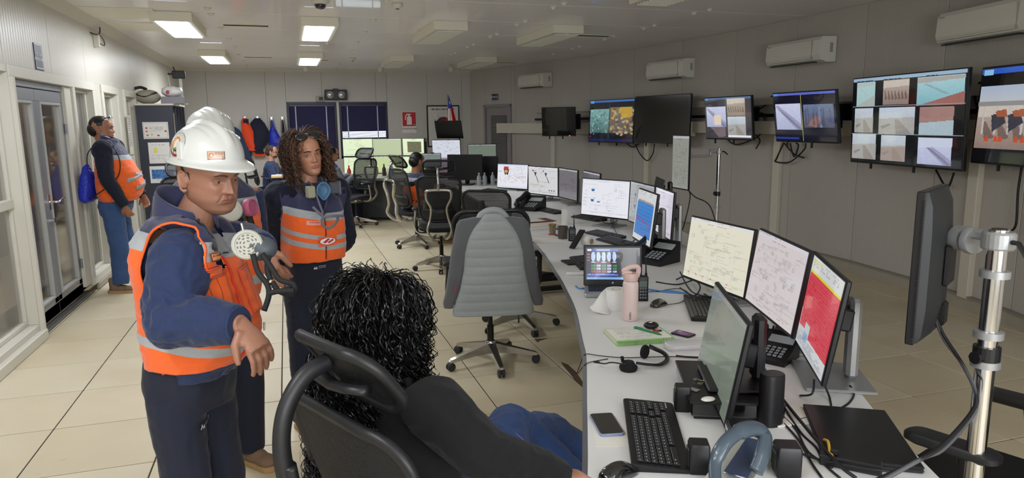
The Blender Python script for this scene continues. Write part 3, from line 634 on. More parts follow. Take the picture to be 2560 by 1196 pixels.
def view(c, x0, y0, x1, y1, kind, seed=0):
    """a rough camera view of the open pit mine"""
    R_ = random.Random(seed); sky = 'b9c4d6'; g = {'haze': ('c3ccd8', 'aab0b4'), 'water': ('a8cdd4', '7cb4c0'), 'rust': ('ab8a84', '94706a'), 'dirt': ('b8a79c', '8e7a72'), 'snow': ('cdd0ea', 'aeb4d4'), 'rock': ('7d6f60', '5a4e44'), 'teal': ('79a8a4', '4a6e70'), 'plant': ('6a7a9a', '4a4a60')}[kind]
    c.grad(x0, y0, x1, y1, g[0], g[1]); dx = x1-x0; dy = y1-y0
    def P(pts, col, k=1): c.poly([(x0+a*dx, y0+b*dy) for a, b in pts], col, k)
    if kind == 'water': P([(0, 0), (1, 0), (1, .12), (0, .2)], 'a9a6a2'); P([(0, 1), (1, .55), (1, 1)], '9a645c'); P([(.15, .25), (.2, .22), (.7, .6), (.6, .62)], '7a9a9e', .6)
    if kind == 'haze': P([(0, .42), (1, .36), (1, 1), (0, 1)], 'a7a29c', .8); P([(.45, .45), (.55, .45), (.95, 1), (.5, 1)], '8c847e', .7); P([(.05, .7), (.3, .6), (.35, .66), (.1, .8)], '6d6a6a', .6)
    if kind == 'rust': P([(0, .55), (1, .45), (1, 1), (0, 1)], 'a9bcc6'); P([(0, 0), (1, 0), (1, .3), (.4, .45), (0, .3)], 'a07a74')
    if kind == 'dirt':
        P([(0, 0), (1, 0), (1, .25), (0, .3)], 'c8beb4')
        for k in range(7): x = .05+k*.13; P([(x, .4+.03*k), (x+.03, .4), (x+.12, .75), (x+.03, .8)], '5b4a42', .7)
    if kind == 'snow': P([(.0, .1), (.1, .05), (1, .8), (1, 1), (.8, 1)], '8c8aa8', .7); P([(.1, .2), (.15, .2), (1, .95), (.9, 1)], '6b6a86', .7)
    if kind == 'rock':
        for k in range(60): a = R_.random(); b = R_.random(); P([(a, b), (a+.12, b+.02), (a+.08, b+.1), (a-.02, b+.08)], R_.choice(['a8926c', 'c8a040', '3e352e', '8e7c6a', 'b8b0a0']), .8)
    if kind == 'teal':
        for k in range(80): a = R_.random(); b = R_.random(); P([(a, b), (a+.07, b+.02), (a+.03, b+.09)], R_.choice(['bcd4cc', '2f4a50', '8fb4ac', '203438']), .7)
    if kind == 'plant':
        P([(.1, .9), (.35, .5), (.6, .55), (.4, 1)], '9a6a5a', .8); P([(.5, .1), (.56, .1), (.6, 1), (.52, 1)], '8a90a8', .8)
        for k in range(14): a = R_.random(); P([(a, R_.random()*.6), (a+.02, .2), (a+.04, .9), (a+.01, .9)], '34384e', .6)
    c.noise(x0, y0, x1, y1, .045, 2, seed)
def monitor(x, y, z, ya, tilt, w, h, cv, lb, stand='silver', base=DZ, name='monitor', group='desk monitors', off=False, m=None, depth=.018, bulge=.022, bez=.009, cat='monitor', basew=.22):
    t = thing(name, lb, cat, (x, y, base), pi-radians(ya), group); Mt = TR(0, 0, z-base)@RX(-radians(tilt))
    MB(Mt).rb(-w/2, w/2, 0, depth, -h/2, h/2, .004).rb(-w*.38, w*.38, depth-.002, depth+bulge, -h*.36, h*.36, .012).build('housing', m_blk, t)
    if cv is None: MB(Mt).rb(-w/2+bez, w/2-bez, -.001, .004, -h/2+bez*1.6, h/2-bez, .0005).build('screen', off or m_off, t)
    else: canvas_mesh(cv, w-2*bez, h-2.4*bez, 'screen', m or m_scr, Mt@TR(0, -.0012, bez*.3), t)
    if stand in ('silver', 'black', 'pewter'):
        ms = m_silver if stand == 'silver' else m_blk; H = z-base
        MB().rb(-.033, .033, .105, .145, .012, H+(.115 if stand == 'black' else .06), .012).build('stand_column', ms, t)
        MB(Mt).rb(-.04, .04, depth, .115, -.04, .04, .006).build('stand_hinge', m_blk, t)
        MB().rb(-basew/2, basew/2, -.05, .18, 0, .012, .005).build('stand_base', ms, t)
    return t
m1 = monitor(2.88, 8.98, .93, -123, 4, .54, .34, table_screen(96, 60), 'monitor showing a truck picture above a table of figures')
monitor(2.83, 7.66, .97, -110, 0, .542, .338, hopper_screen(96, 60), 'monitor showing two dark blue hoppers on a grey diagram')
monitor(2.94, 7.17, .97, -91, 1, .539, .341, scada(80, 60, '8f8c92', '55545c', 11), 'dim grey monitor just right of the hopper screen', m=m_scrdim)
monitor(2.98, 6.62, .97, -84, 1, .539, .341, scada(80, 60, '7d7b84', '4c4b54', 12), 'dim monitor half hidden behind the bright blue hoppers diagram', m=m_scrdim)
monitor(2.61, 5.51, .99, -115, 4, .542, .337, scada(140, 90, 'eeeef6', '9098ac', 3, blue=True), 'bright monitor showing three blue tanks in a white process diagram')
monitor(2.64, 4.91, 1.0, -82, 3, .538, .343, scada(100, 70, 'c9cfd0', '6a7078', 13, blue=True), 'monitor turned sideways just right of the bright tank diagram', m=m_scrdim)
monitor(2.56, 4.44, 1.0, -75, 3, .539, .342, scada(100, 70, 'cfcad8', '6a6a80', 14, n=14), 'pale violet monitor behind the blue alarm list')
monitor(2.28, 4.19, 1.01, -77, 7, .459, .362, blue_screen(70, 56), 'squarish monitor showing a solid blue list with a pink line', basew=.26)
monitor(2.01, 2.95, .99, -90, 8, .542, .337, scada(230, 140, 'e6e2cf', '97948a', 21, red=True, top='dfe0e0', n=70), 'large cream process diagram monitor, left of the nearest group of three')
monitor(1.82, 2.27, 1.03, -71, 9, .552, .33, scada(220, 140, 'd8cfd0', '8a858c', 22, top='d9d4da', n=90), 'pinkish process diagram monitor, middle of the nearest group of three')
monitor(1.75, 1.95, .98, -60, 9, .528, .357, alarm_screen(150, 110), 'monitor filled with a red alarm list under a yellow bar', basew=.3)
# the monitor seen almost edge-on, standing on a riser box
RIS = .872
near_mon = monitor(1.32, 1.90, .985, -66, 10, .545, .33, scada(120, 120, '8f9a8c', '6e786e', 31, top='a2aca0', n=16), 'nearest dim green-grey monitor on a black riser, seen from the side', 'black', RIS, m=m_scrdim, basew=.24)
# a spare black monitor lying low behind the blue screen row, seen over the tops
monitor(3.25, 5.75, .98, -70, 10, .4, .3, None, 'small black monitor peeping over the row behind the tank diagram', 'black', off=m_offm)
# portrait monitor on a chrome mast
def mast(x, y, z0, z1, lb, r=.022, arm_to=None, ring=(.5, .7), sleeve=None):
    t = thing('monitor_mast', lb, 'monitor stand', (x, y, 0), 0, 'chrome monitor masts')
    MB().cyl((0, 0, .02), (0, 0, z1), r, n=24).build('pole', m_chrome, t, smooth='auto')
    MB().lathe([(.001, 0), (.16, 0), (.16, .012), (.05, .025), (.001, .025)], 24).build('foot', m_silver, t, smooth='auto')
    for q in ring: MB().lathe([(r-.002, q-.012), (r+.012, q-.01), (r+.012, q+.01), (r-.002, q+.012)], 20).build('collar', m_silver, t, smooth='auto')
    if sleeve: MB().lathe([(r-.002, sleeve-.025), (r+.009, sleeve-.025), (r+.009, sleeve+.03), (r-.002, sleeve+.03)], 20).tube([(-r-.004, .0, sleeve), (-r-.02, 0, sleeve)], .018, 8).build('cable_strap', m_blk, t)
    MB().lathe([(.001, z1+.002), (r-.006, z1+.002), (r-.006, z1-.001), (.001, z1-.001)], 20).build('tube_mouth', m_dark, t)
    a = Vector(arm_to)-Vector((x, y, 0)); h = a.z; L = sqrt(a.x**2+a.y**2); d = Vector((a.x/L, a.y/L, 0)); Mz = RZ(atan2(d.y, d.x))
    k = r/.022; c = MB(Mz).lathe([(r, z1-.055), (r+.012*k, z1-.055), (r+.014*k, z1-.05), (r+.014*k, z1-.012), (r+.01*k, z1-.006), (r, z1-.006)], 24)
    c.rb(0, .115*k, -.016*k, .016*k, z1-.038, z1-.008, .008); c.build('clamp', m_silver, t)
    MB(Mz).tube(spline([(.10*k, 0, z1-.03), (.10*k, 0, h+.015), (.115*k, 0, h), (L-.03, 0, h)]), .014*k, 12).build('arm', m_silver, t, smooth=True)
    MB(Mz).lathe([(.001, -.02), (.032*k, -.02), (.034*k, -.014), (.034*k, .0), (.03*k, .004), (.001, .004)], 20, (L-.045, 0, h), 'x').lathe([(.001, -.02), (.03*k, -.02), (.032*k, .012), (.001, .014)], 20, (L-.012, 0, h), 'x').build('pivot', m_silver, t, smooth='auto')
    MB(Mz).tube([(-r, 0, z1-.03), (-r-.035, .0, z1-.03), (-r-.07, .01, z1-.06)], .007, 8).build('clamp_lever', m_blk, t)
    return t
mon9 = monitor(3.72, 6.12, 1.24, -87, 0, .344, .537, scada(70, 110, 'b5b8ae', '6a6e66', 41, n=40), 'portrait monitor held up by a mast arm beside the wall', None, 1.24-.2685, m=m_scrdim)
mast(4.12, 6.06, 0, 1.37, 'slim chrome mast holding the portrait monitor by the wall', .02, (3.76, 6.11, 1.30), (.78, .95), .92)
# right-hand monitor seen from behind, on the big mast
P0 = atd(2283, 670, 1.98); P1 = atd(2350, 640, 2.25); c = (P0+P1)/2; dv = (P1-P0); ya = math.degrees(atan2(-dv.y, dv.x))
Lw = .31; mz = (P0.z+P1.z)/2
rear = thing('monitor', 'monitor seen from behind on the big chrome mast at the right', 'monitor', (c.x, c.y, mz-.22), atan2(dv.y, dv.x)+pi, 'desk monitors')
# local +X runs from the far edge back to the near edge; the screen faces local -Y
MBr = MB(TR(0, 0, .22)); MBr.rb(-.155, .155, -.012, .012, -.225, .225, .003).build('front_shell', m_blk, rear)
prof = [(-.15, .012), (-.11, .04), (-.03, .052), (.08, .05), (.14, .032), (.15, .012)]
b = MB(TR(0, 0, .22)); b.ring([[(x, .012+(yy-.012)*s, z) for x, yy in prof] for z, s in ((-.22, .25), (-.2, .7), (-.12, 1), (.1, 1), (.18, .8), (.222, .2))]); recalc(b.build('back_shell', mat('matt_black_back', '26282b', .5), rear, smooth='auto'))
v = MB(TR(0, 0, .22))
for k in range(64): v.box(.153, .157, .002, .01, -.2+k*.0063, -.1975+k*.0063)
v.build('vent_slots', mat('vent_dark', '050506', .8), rear)['kind'] = 'stuff'
MB(TR(0, 0, .22)).rb(-.145, .145, -.014, -.011, -.215, .215, .001).build('screen', m_off, rear)
MB(TR(0, 0, .22)).rb(-.05, .05, .05, .066, -.06, .06, .004).rb(-.04, .02, .03, .06, -.19, -.12, .006).build('mount_plate', m_blk, rear)
mp = atd(2440, 900, 1.92); mt = atd(2497, 572, 1.93)
arm_e = c+Vector((dv.y, -dv.x, 0)).normalized()*.07; 
mast(mt.x-.01, mt.y-.01, 0, mt.z, 'thick chrome mast at the right edge holding the monitor seen from behind', .0255, (arm_e.x, arm_e.y, mt.z-.045), (mt.z-.125, mt.z-.3, mt.z-.385), mt.z-.365)
# ================================================================ TELEVISIONS ON THE CURVED WALL
def tv(x, y, z, ya, tilt, w, h, cv, lb, m=None):
    t = monitor(x, y, z, ya, tilt, w, h, cv, lb, None, z-h/2, 'wall_screen', 'wall screens', m=m or m_tv, depth=.035, bulge=.03, bez=.012, cat='television')
    n = Vector((sin(radians(ya)), cos(radians(ya)), 0)); wx = wall_at(y)[0]; gap = max(.04, (wx-Vector((x, y, 0))).dot(-n))
    MB(TR(0, 0, h/2)).rb(-.16, -.12, .05, gap, -.12, .12, .004).rb(.12, .16, .05, gap, -.12, .12, .004).rb(-.22, .22, gap-.03, gap, -.14, .14, .004).build('wall_bracket', m_blkmetal, t)
    [MB().rb(w*q, w*q+.02, .02, .04, -.05, .02, .003).build('plug', m_blk, t) for q in (-.3, .1)]; return t
k = tv(4.68, 11.85, 1.65, -132, -3, .67, .516, None, 'small square black wall screen, switched off, farthest left', )
MB().cyl((.23, .0, .01), (.23, -.02, .01), .008, n=8).build('power_light', mat('red_led', 'ff3020', .4, emit=4), k)
c = CV(110, 62, '14171e'); c.r(0, 0, 1, .05, '3a6ab0'); c.r(.02, .01, .1, .07, '40a0e8'); view(c, .02, .22, .47, .8, 'teal', 1); view(c, .49, .18, .98, .8, 'rock', 2); c.poly([(.7, .18), (.95, .18), (.98, .4), (.75, .45)], 'c8a22e', .8); c.r(.47, .06, .48, .95, '404850'); c.r(0, .95, 1, 1, '1a2450')
tv(5.23, 10.85, 1.65, -101, 3, 1.25, .721, c, 'wall television showing teal and yellow rock close-ups')
tv(5.39, 9.46, 1.67, -101, 2, 1.251, .719, None, 'large blank black wall television beside the rock pictures')
c = CV(100, 60, '3c3840'); c.r(0, 0, 1, .05, '4a6a98'); c.r(.02, .01, .08, .06, '4a90e0'); view(c, .03, .22, .47, .72, 'snow', 3); c.r(.2, .42, .36, .68, 'e8d2c0'); view(c, .5, .04, .88, .46, 'dirt', 4); view(c, .5, .48, .88, .93, 'haze', 5); c.r(.5, .93, .98, .97, 'e8ecf0'); c.poly([(.1, .72), (.45, .72), (.45, .95), (.3, .98)], '8a7a7c', .6)
tv(5.46, 7.87, 1.67, -92, -6, .971, .557, c, 'wall screen with three camera views, mostly violet and grey')
c = CV(110, 64, '0c0e20'); c.r(0, 0, 1, .05, '5a6ac8'); c.r(.02, .01, .09, .06, '4a90e0'); view(c, .03, .22, .46, .77, 'snow', 6); view(c, .5, .25, .97, .72, 'plant', 7); c.r(.465, .05, .47, 1, 'a8a848'); c.r(0, .93, .4, .97, '2a3a90')
tv(5.33, 6.30, 1.67, -90, -9, .974, .553, c, 'wall screen split between a snowy road view and a blue plant view')
c = CV(230, 132, '0b0d10'); c.r(0, 0, 1, .04, '9ab4cc')
def cell(x0, y0, x1, y1, kind, s): view(c, x0, y0, x1, y1, kind, s); c.words(x0, y0-.018, x0+.16, y0-.004, '20242a', 1, .9, .9)
cell(.04, .05, .23, .33, 'water', 11); c.poly([(.04, .05), (.23, .05), (.23, .33), (.04, .33)], 'b8d0cc', .65); cell(.31, .05, .55, .33, 'dirt', 12); cell(.62, .05, .99, .35, 'water', 13)
cell(.03, .36, .22, .65, 'haze', 14); cell(.28, .36, .61, .66, 'haze', 15); cell(.65, .37, .92, .67, 'rust', 16)
cell(.01, .67, .26, .97, 'haze', 17); cell(.31, .68, .54, .97, 'haze', 18); c.poly([(.31, .82), (.54, .8), (.54, .97), (.31, .97)], 'a08a80', .6); cell(.65, .69, .92, .98, 'snow', 19); c.poly([(.65, .69), (.92, .69), (.92, .78), (.65, .8)], 'c8d0e4')
for y in (.34, .66): c.r(0, y, 1, y+.008, '8a9aa4')
tv(5.34, 5.03, 1.63, -81, -2, 1.464, .833, c, 'big wall television with a grid of nine mine camera views')
c = CV(170, 104, '0a0a0c'); c.r(0, .01, 1, .07, '2f5cc0'); c.r(.02, .02, .1, .08, '8ac0e8'); c.grad(.01, .2, .99, .42, 'a8b6cc', 'c0c2c4'); view(c, .01, .38, .99, .86, 'dirt', 20); c.poly([(.0, .36), (1, .34), (1, .4), (0, .4)], '8f8d8c')
for k in range(9): x = .05+k*.11; c.poly([(x, .4), (x+.015, .4), (x+.02, .7), (x+.005, .7)], 'bdbab6'); 
for x in (.13, .27): c.poly([(x, .5), (x+.1, .47), (x+.13, .58), (x+.02, .68)], '3c3a44'); c.poly([(x+.03, .46), (x+.12, .44), (x+.14, .52), (x+.05, .52)], 'a05a3c')
for x in (.1, .18, .22, .35, .4): c.poly([(x, .72), (x+.02, .72), (x+.03, .78), (x-.01, .78)], 'c8502c')
c.poly([(.5, .86), (1, .5), (1, .86)], 'c4b5a4', .7)
q = atd(2452, 170, 5.62); dv2 = Vector((-.28, -.96, 0)); cc_ = q+dv2*.65-Vector((0, 0, .38))
tv(cc_.x, cc_.y, cc_.z, -73.7, 2, 1.3, .765, c, 'wall television at the right edge showing a plant entrance with traffic cones')
# cables looping below and between the wall screens
def cable(name, lb, pts, r=.006, m=None, grp=None, n=8): 
    o = MB().tube(spline(pts, n), r, 6).build(name, m or m_cable, smooth=True); return tag(o, lb, 'cable', grp)
def wc(pts, off=.06):   # pixel path on the curved wall
    out = []
    for px, py in pts:
        d = ray(px, py); y0 = 8
        for _ in range(30):
            w_ = wall_at(y0)[0].x-off; p = Vector((0, 0, HC))+d*(w_/d.x); y0 = max(1.4, min(15.8, p.y))
        out.append(p)
    return out
for i, pts in enumerate([[(1566, 357), (1580, 368), (1597, 360)], [(1588, 360), (1600, 385), (1618, 402), (1632, 385), (1636, 360)], [(1820, 350), (1840, 362), (1880, 350), (1905, 330), (1912, 290), (1900, 282)], [(1890, 338), (1900, 352), (1890, 372)], [(1930, 240), (1915, 262), (1895, 275)], [(1960, 357), (1942, 395), (1940, 405), (1975, 405), (2010, 375), (2014, 358)], [(1975, 358), (1985, 392), (1996, 365), (1990, 358)], [(1960, 358), (1985, 385), (2010, 395)], [(2340, 425), (2360, 462), (2372, 466), (2385, 432)], [(2450, 205), (2437, 240), (2445, 290), (2420, 340), (2400, 350)], [(2555, 412), (2545, 480), (2540, 560), (2525, 580)]]):
    cable('hanging_cable', 'black cable hanging on the curved wall '+['under the rock pictures, short loop', 'in a loop below the blank television', 'drooping under the three-view screen', 'dangling loose left of the split screen', 'between the two smaller wall screens', 'in a wide loop under the split screen', 'in a narrow loop under the split screen', 'crossing the loop below the split screen', 'under the nine-view television', 'between the two biggest televisions', 'running down at the far right edge'][i], wc(pts), .009, grp='wall cables')
# ================================================================ CHAIRS
def mesh_fabric(name, c, pitch=.0035, open_=.45):
    """woven mesh cloth: small real holes as a repeating transparent pattern"""
    m = mat(name, c, .6); n = m.node_tree; b = n.nodes['Principled BSDF']; out = n.nodes['Material Output']
    tc = n.nodes.new('ShaderNodeTexCoord'); sp = n.nodes.new('ShaderNodeSeparateXYZ'); n.links.new(tc.outputs['Object'], sp.inputs[0]); ms = []
    for ax, p in ((0, pitch), (2, pitch*1.4)):
        a = n.nodes.new('ShaderNodeMath'); a.operation = 'MULTIPLY'; a.inputs[1].default_value = 1/p; n.links.new(sp.outputs[ax], a.inputs[0])
        f = n.nodes.new('ShaderNodeMath'); f.operation = 'FRACT'; n.links.new(a.outputs[0], f.inputs[0])
        g = n.nodes.new('ShaderNodeMath'); g.operation = 'GREATER_THAN'; g.inputs[1].default_value = 1-sqrt(open_); n.links.new(f.outputs[0], g.inputs[0]); ms.append(g)
    k = n.nodes.new('ShaderNodeMath'); k.operation = 'MULTIPLY'; n.links.new(ms[0].outputs[0], k.inputs[0]); n.links.new(ms[1].outputs[0], k.inputs[1])
    tr = n.nodes.new('ShaderNodeBsdfTransparent'); mx = n.nodes.new('ShaderNodeMixShader')
    n.links.new(k.outputs[0], mx.inputs[0]); n.links.new(b.outputs[0], mx.inputs[1]); n.links.new(tr.outputs[0], mx.inputs[2]); n.links.new(mx.outputs[0], out.inputs[0]); return m
m_mesh = mesh_fabric('mesh_black', '141517', .0035, .1); m_meshfar = mesh_fabric('mesh_grey', '242527', .006, .16)
m_frame = mat('chair_frame_black', '1a1b1e', .42); m_polish = mat('polished_aluminium', 'bcbab4', .22, .95); m_wheel = mat('castor_black', '26272a', .5)
m_seat = mat('seat_fabric', '1b1c1e', .85, bump=.1, bscale=300)
m_creamarm = mat('cream_metal', 'c4beb0', .3, .7)
def chair(lb, loc, rz, frame='black', seat_z=.47, arms=True, head=True, lean=.16, group='mesh office chairs', fine=False, hw=.34, base_rot=0.0, back_h=.5, spine=True):
    t = thing('office_chair', lb, 'chair', loc, rz, group)
    mf = m_frame if frame == 'black' else m_polish; ml = m_mesh if fine else m_meshfar; N = 10 if fine else 8
    for k in range(5):
        a = radians(90+72*k)+base_rot; A = RZ(a)
        MB(A).ring([[(x, s*w, z) for s, z in ((-1, z0), (1, z0), (1, z1), (-1, z1))] for x, w, z0, z1 in ((.02, .028, .075, .15), (.12, .022, .075, .125), (.26, .017, .062, .092), (.31, .015, .055, .08), (.325, .012, .055, .07))]).build('base_arm', m_polish, t, smooth='auto')
        c = MB(A); c.cyl((.30, 0, .03), (.30, 0, .07), .008, n=8); 
        for s in (-1, 1): c.lathe([(.001, -.009), (.024, -.009), (.029, -.004), (.029, .004), (.024, .009), (.001, .009)], 14, (.315, s*.014, .029), 'y')
        c.rb(.29, .335, -.008, .008, .03, .052, .005); c.build('castor', m_wheel, t)
    MB().lathe([(.001, .07), (.036, .07), (.036, .15), (.03, .16), (.001, .16)], 18).build('hub', m_polish, t, smooth='auto')
    MB().cyl((0, 0, .15), (0, 0, seat_z-.1), .016, n=14).cyl((0, 0, .15), (0, 0, .27), .023, n=14).build('gas_lift', m_blkmetal, t)
    MB().ring([[(x*s, y*s+.02, z) for x, y in rrect(.24, .3, .05)] for z, s in ((seat_z-.12, .6), (seat_z-.09, 1), (seat_z-.055, 1))]).build('mechanism', m_polish if frame != 'black' else m_frame, t)
    def seatz(x, y): return seat_z-.035*max(0, (-y-.12)/.14)**2+.02*(2*x/.5)**2
    L = rrect(.5, .48, .12, 5); lo = []
    for z, s in ((-.05, .86), (-.045, .96), (-.015, 1), (0, .94), (.004, .7), (.0, .35), (-.002, .02)): lo.append([(x*s, y*s-.01, seatz(x*s, y*s)+z) for x, y in L])
    MB().ring(lo).build('seat', m_seat, t, smooth='auto')
    def bp(x, z, off=0, w=.5):
        q = (z-seat_z-.08); y = .235+lean*q+.05*max(0, 1-((q-.12)/.18)**2)*-.6-.13*(x/w)**2*1.6
        return Vector((x, y+off, z))
    bh = back_h; cz = seat_z+.08+bh/2
    top = rrect(.48, bh, .09, N)
    def tap(x, z): k = 1-.14*max(0, -(z/(bh/2))); return x*k
    path = [bp(tap(x, z), cz+z) for x, z in top]
    MB().tube(path, .017 if fine else .016, 8, closed=True, flat=.8).build('back_frame', m_frame, t, smooth=True)
    m = MB(); loops = [[bp(tap(x*s, z*s), cz+z*s, .002) for x, z in rrect(.47, bh-.01, .085, N)] for s in (1, .85, .7, .55, .4, .25, .1, .01)]; m.ring(loops, cap=False)
    m.build('back_mesh', ml, t, smooth=True)
    # lumbar pad
    MB().ring([[bp(x*s, seat_z+.16+z*s, .02+d, .5) for x, z in rrect(.36, .13, .05)] for s, d in ((.2, -.02), (.95, -.012), (1, 0), (.9, .012), (.2, .016))]).build('lumbar_pad', m_frame, t, smooth=True)
    ax = .105
    if frame == 'black' and not spine: hp = []
    elif frame == 'black':
        MB().tube(spline([(0, .12, seat_z-.085), (0, .3, seat_z-.05), (0, .37, seat_z+.06), (0, .395, seat_z+.25), (0, .41, seat_z+.42), (0, .42, seat_z+.5)]), [.034]*40+[.026] if False else .028, 10, flat=.6, up=(1, 0, 0)).build('back_spine', m_frame, t, smooth=True)
        for s in (-1, 1): MB().tube(spline([(0, .40, seat_z+.28), (s*.09, .385, seat_z+.24), (s*.19, .33, seat_z+.22), bp(s*.235, seat_z+.24, .01)]), .017, 8).build('back_yoke', m_frame, t, smooth=True)
        hp = [(0, .42, seat_z+.44), (0, .43, seat_z+.54), (0, .415, seat_z+.62), (0, .37, seat_z+.68), (0, .31, seat_z+.70)]
    else:
        for s in (-1, 1):
            MB().tube(spline([(s*.06, .1, seat_z-.09), (s*.09, .27, seat_z-.1), (s*.13, .36, seat_z-.0), (s*.10, .345, seat_z+.12), (s*.085, .37, seat_z+.24), (s*.13, .385, seat_z+.34), (s*.135, .385, seat_z+.4)]), [.036]*8+[.028]*41, 8, flat=.45, up=(0, 1, 0)).build('back_arm', m_creamarm, t, smooth=True)
        MB().tube(spline([(-.135, .385, seat_z+.39), (-.12, .39, seat_z+.435), (0, .395, seat_z+.445), (.12, .39, seat_z+.435), (.135, .385, seat_z+.39)]), .017, 8).build('back_crossbar', m_polish, t, smooth=True)
        hp = [(0, .395, seat_z+.44), (0, .40, seat_z+.52), (0, .38, seat_z+.6), (0, .33, seat_z+.67)]
    if head:
        MB().tube(spline(hp), .016, 8, flat=1.3, up=(1, 0, 0)).build('headrest_post', mf, t, smooth=True)
        hz = seat_z+(.68 if hw > .3 else .665)
        def hb(x, z, o=0): return Vector((x, .285+.05*((z-hz)/.07)+.22*-(x/.36)**2+o, z))
        MB().tube([hb(x, hz+z) for x, z in rrect(hw, .15, .055, N)], .014, 8, closed=True).build('headrest_frame', m_frame, t, smooth=True)
        MB().ring([[hb(x*s, hz+z*s) for x, z in rrect(hw-.005, .145, .055, N)] for s in (1, .8, .6, .4, .2, .02)], cap=False).build('headrest_mesh', ml, t, smooth=True)
        MB().tube([hb(-hw*.38, hz-.01, .03), hb(-.06, hz-.015, .035), hb(0, hz-.02, .035), hb(.06, hz-.015, .035), hb(hw*.38, hz-.01, .03)], .012, 6, flat=1.4).build('headrest_bracket', m_frame, t, smooth=True)
    if arms:
        for s in (-1, 1):
            MB().tube(spline([(s*.14, .03, seat_z-.08), (s*.25, .04, seat_z-.07), (s*.29, .04, seat_z), (s*.285, .03, seat_z+.12), (s*.28, .02, seat_z+.19)]), .024, 8, flat=.6, up=(0, 1, 0)).build('armrest_post', mf, t, smooth=True)
            MB(TR(s*.275, -.02, seat_z+.2)).ring([[(x*q, y*q, z) for x, y in rrect(.085, .26, .035, 4)] for z, q in ((-.012, .85), (-.004, 1), (.012, 1), (.02, .9), (.022, .5), (.022, .02))]).build('armrest_pad', m_frame, t, smooth='auto')
    return t
def face(fx, fy): return atan2(fx, -fy)
near_chair = chair('black mesh office chair in the foreground with the curly-haired woman sitting on it', (.335, 1.635, 0), face(.89, .45), fine=True, seat_z=.455, lean=.2, back_h=.5, hw=.29)
jc = chair('office chair with a grey quilted jacket hung over its back', (1.27, 4.5, 0), face(.2, .98), 'black', seat_z=.52, lean=.1, base_rot=radians(8), head=False, spine=False)
chair('mesh office chair with cream metal back arms, left of the grey jacket chair', (1.62, 7.75, 0), face(.25, 1), 'silver', seat_z=.5)
chair('empty mesh chair before the six green-lit screens', (1.03, 11.6, 0), face(-.75, -.65), 'silver', seat_z=.5, base_rot=.3)
chair('mesh chair seen from the side, holding the seated man in the orange vest', (1.62, 9.35, 0), face(.98, .35), 'silver', seat_z=.48, base_rot=.2)
chair('low black mesh chair turned to the desk just behind the grey jacket chair', (1.95, 6.75, 0), face(.5, .85), 'black', seat_z=.42, head=False)
chair('black office chair pushed under the desk beside the grey jacket chair', (1.72, 5.25, 0), face(.9, .4), 'black', seat_z=.45, head=False, back_h=.42)
chair('black office chair behind the seated bearded man at the wooden desk', (-.36, 13.85, 0), face(1, .1), 'black', seat_z=.48, head=False)
chair('office chair of the man in grey sleeves at the dark console', (.62, 12.0, 0), face(.9, .3), 'black', seat_z=.46, head=False)
# chair behind the desk at the bottom right corner: only its arm pad shows
a0 = atz(2275, 1085, .68); a1 = atz(2490, 1155, .68); d_ = (a1-a0).normalized()
rc = chair('office chair at the bottom right corner, only its black arm pad in view', (0, 0, 0), 0, 'black', seat_z=.48, head=False, back_h=.4)
rc.rotation_euler = (0, 0, atan2(-d_.x, d_.y)); mid = (a0+a1)/2; offv = RZ(rc.rotation_euler.z) @ Vector((.275, -.02, 0)); rc.location = (mid.x-offv.x, mid.y-offv.y, 0)
# stacked gym-like black chair left, by the cabinet
chair('black office chair between the man at the door and the dark cabinet', (-1.15, 9.0, 0), face(.3, -1), 'black', seat_z=.46, head=True)
# ---------------------------------------------------------------- grey jacket over the chair back
jk = thing('jacket', 'grey quilted jacket with darker sleeves draped over the chair back', 'jacket', (jc.location.x, jc.location.y, 0), jc.rotation_euler.z)
m_quilt = mat('quilt_grey', '8f9596', .6, sheen=.3, var=.06, vscale=30, bump=.15, bscale=40); m_sleeve = mat('sleeve_grey', '56585c', .75, sheen=.2, var=.05, bump=.1, bscale=60)
def jshell(name, outline, y_of, m, thick=.03, puffs=0, parent=None):
    """outline: list of (z, x_left, x_right) from the top down"""
    zs = np.linspace(outline[0][0], outline[-1][0], 110); O = np.array(outline)[::-1]; n = 26; loops = []
    for z in zs:
        xl = np.interp(z, O[:, 0], O[:, 1]); xr = np.interp(z, O[:, 0], O[:, 2]); cx = (xl+xr)/2; hw = (xr-xl)/2; l = []
        pf = (abs(sin((z-.53)*pi/puffs))**.22)*.009 if puffs else 0
        for k in range(n):
            a = 2*pi*k/n; ca, sa = cos(a), sin(a); x = cx+hw*np.sign(ca)*abs(ca)**.6; yb = y_of(x, z)
            w = mnoise.noise(Vector((x*7, z*7, 3)))*.008+mnoise.noise(Vector((x*26+z*9, z*5, 1)))*.004
            l.append((x, yb+(thick+pf+w)*np.sign(sa)*abs(sa)**.6 if sa > 0 else yb+thick*.5*sa, z))
        loops.append(l)
    return MB().ring(loops).build(name, m, parent, smooth=True)
def yb(x, z): return .345+.06*(z-.55)-.25*x*x+.02*max(0, .75-z)
jshell('body_panel', [(1.10, -.05, .05), (1.06, -.09, .085), (1.0, -.135, .13), (.94, -.165, .16), (.86, -.19, .18), (.74, -.2, .19), (.62, -.225, .215), (.47, -.26, .265), (.44, -.258, .265)], yb, m_quilt, .035, .058, jk)
for s in (-1, 1):
    ys = lambda x, z: yb(x, z)-.02
    o = [(1.075, .02, .13), (1.06, .03, .205), (1.03, .06, .228), (.95, .12, .245), (.85, .16, .265), (.72, .19, .285), (.6, .22, .305), (.52, .25, .325), (.49, .26, .32)]
    if s < 0: o = [(z, -b, -a) for z, a, b in o]
    jshell('sleeve', o, ys, m_sleeve, .04, 0, jk)
MB().ell((0, .33, 1.075), (.1, .07, .05)).build('hood', m_quilt, jk, smooth=True)
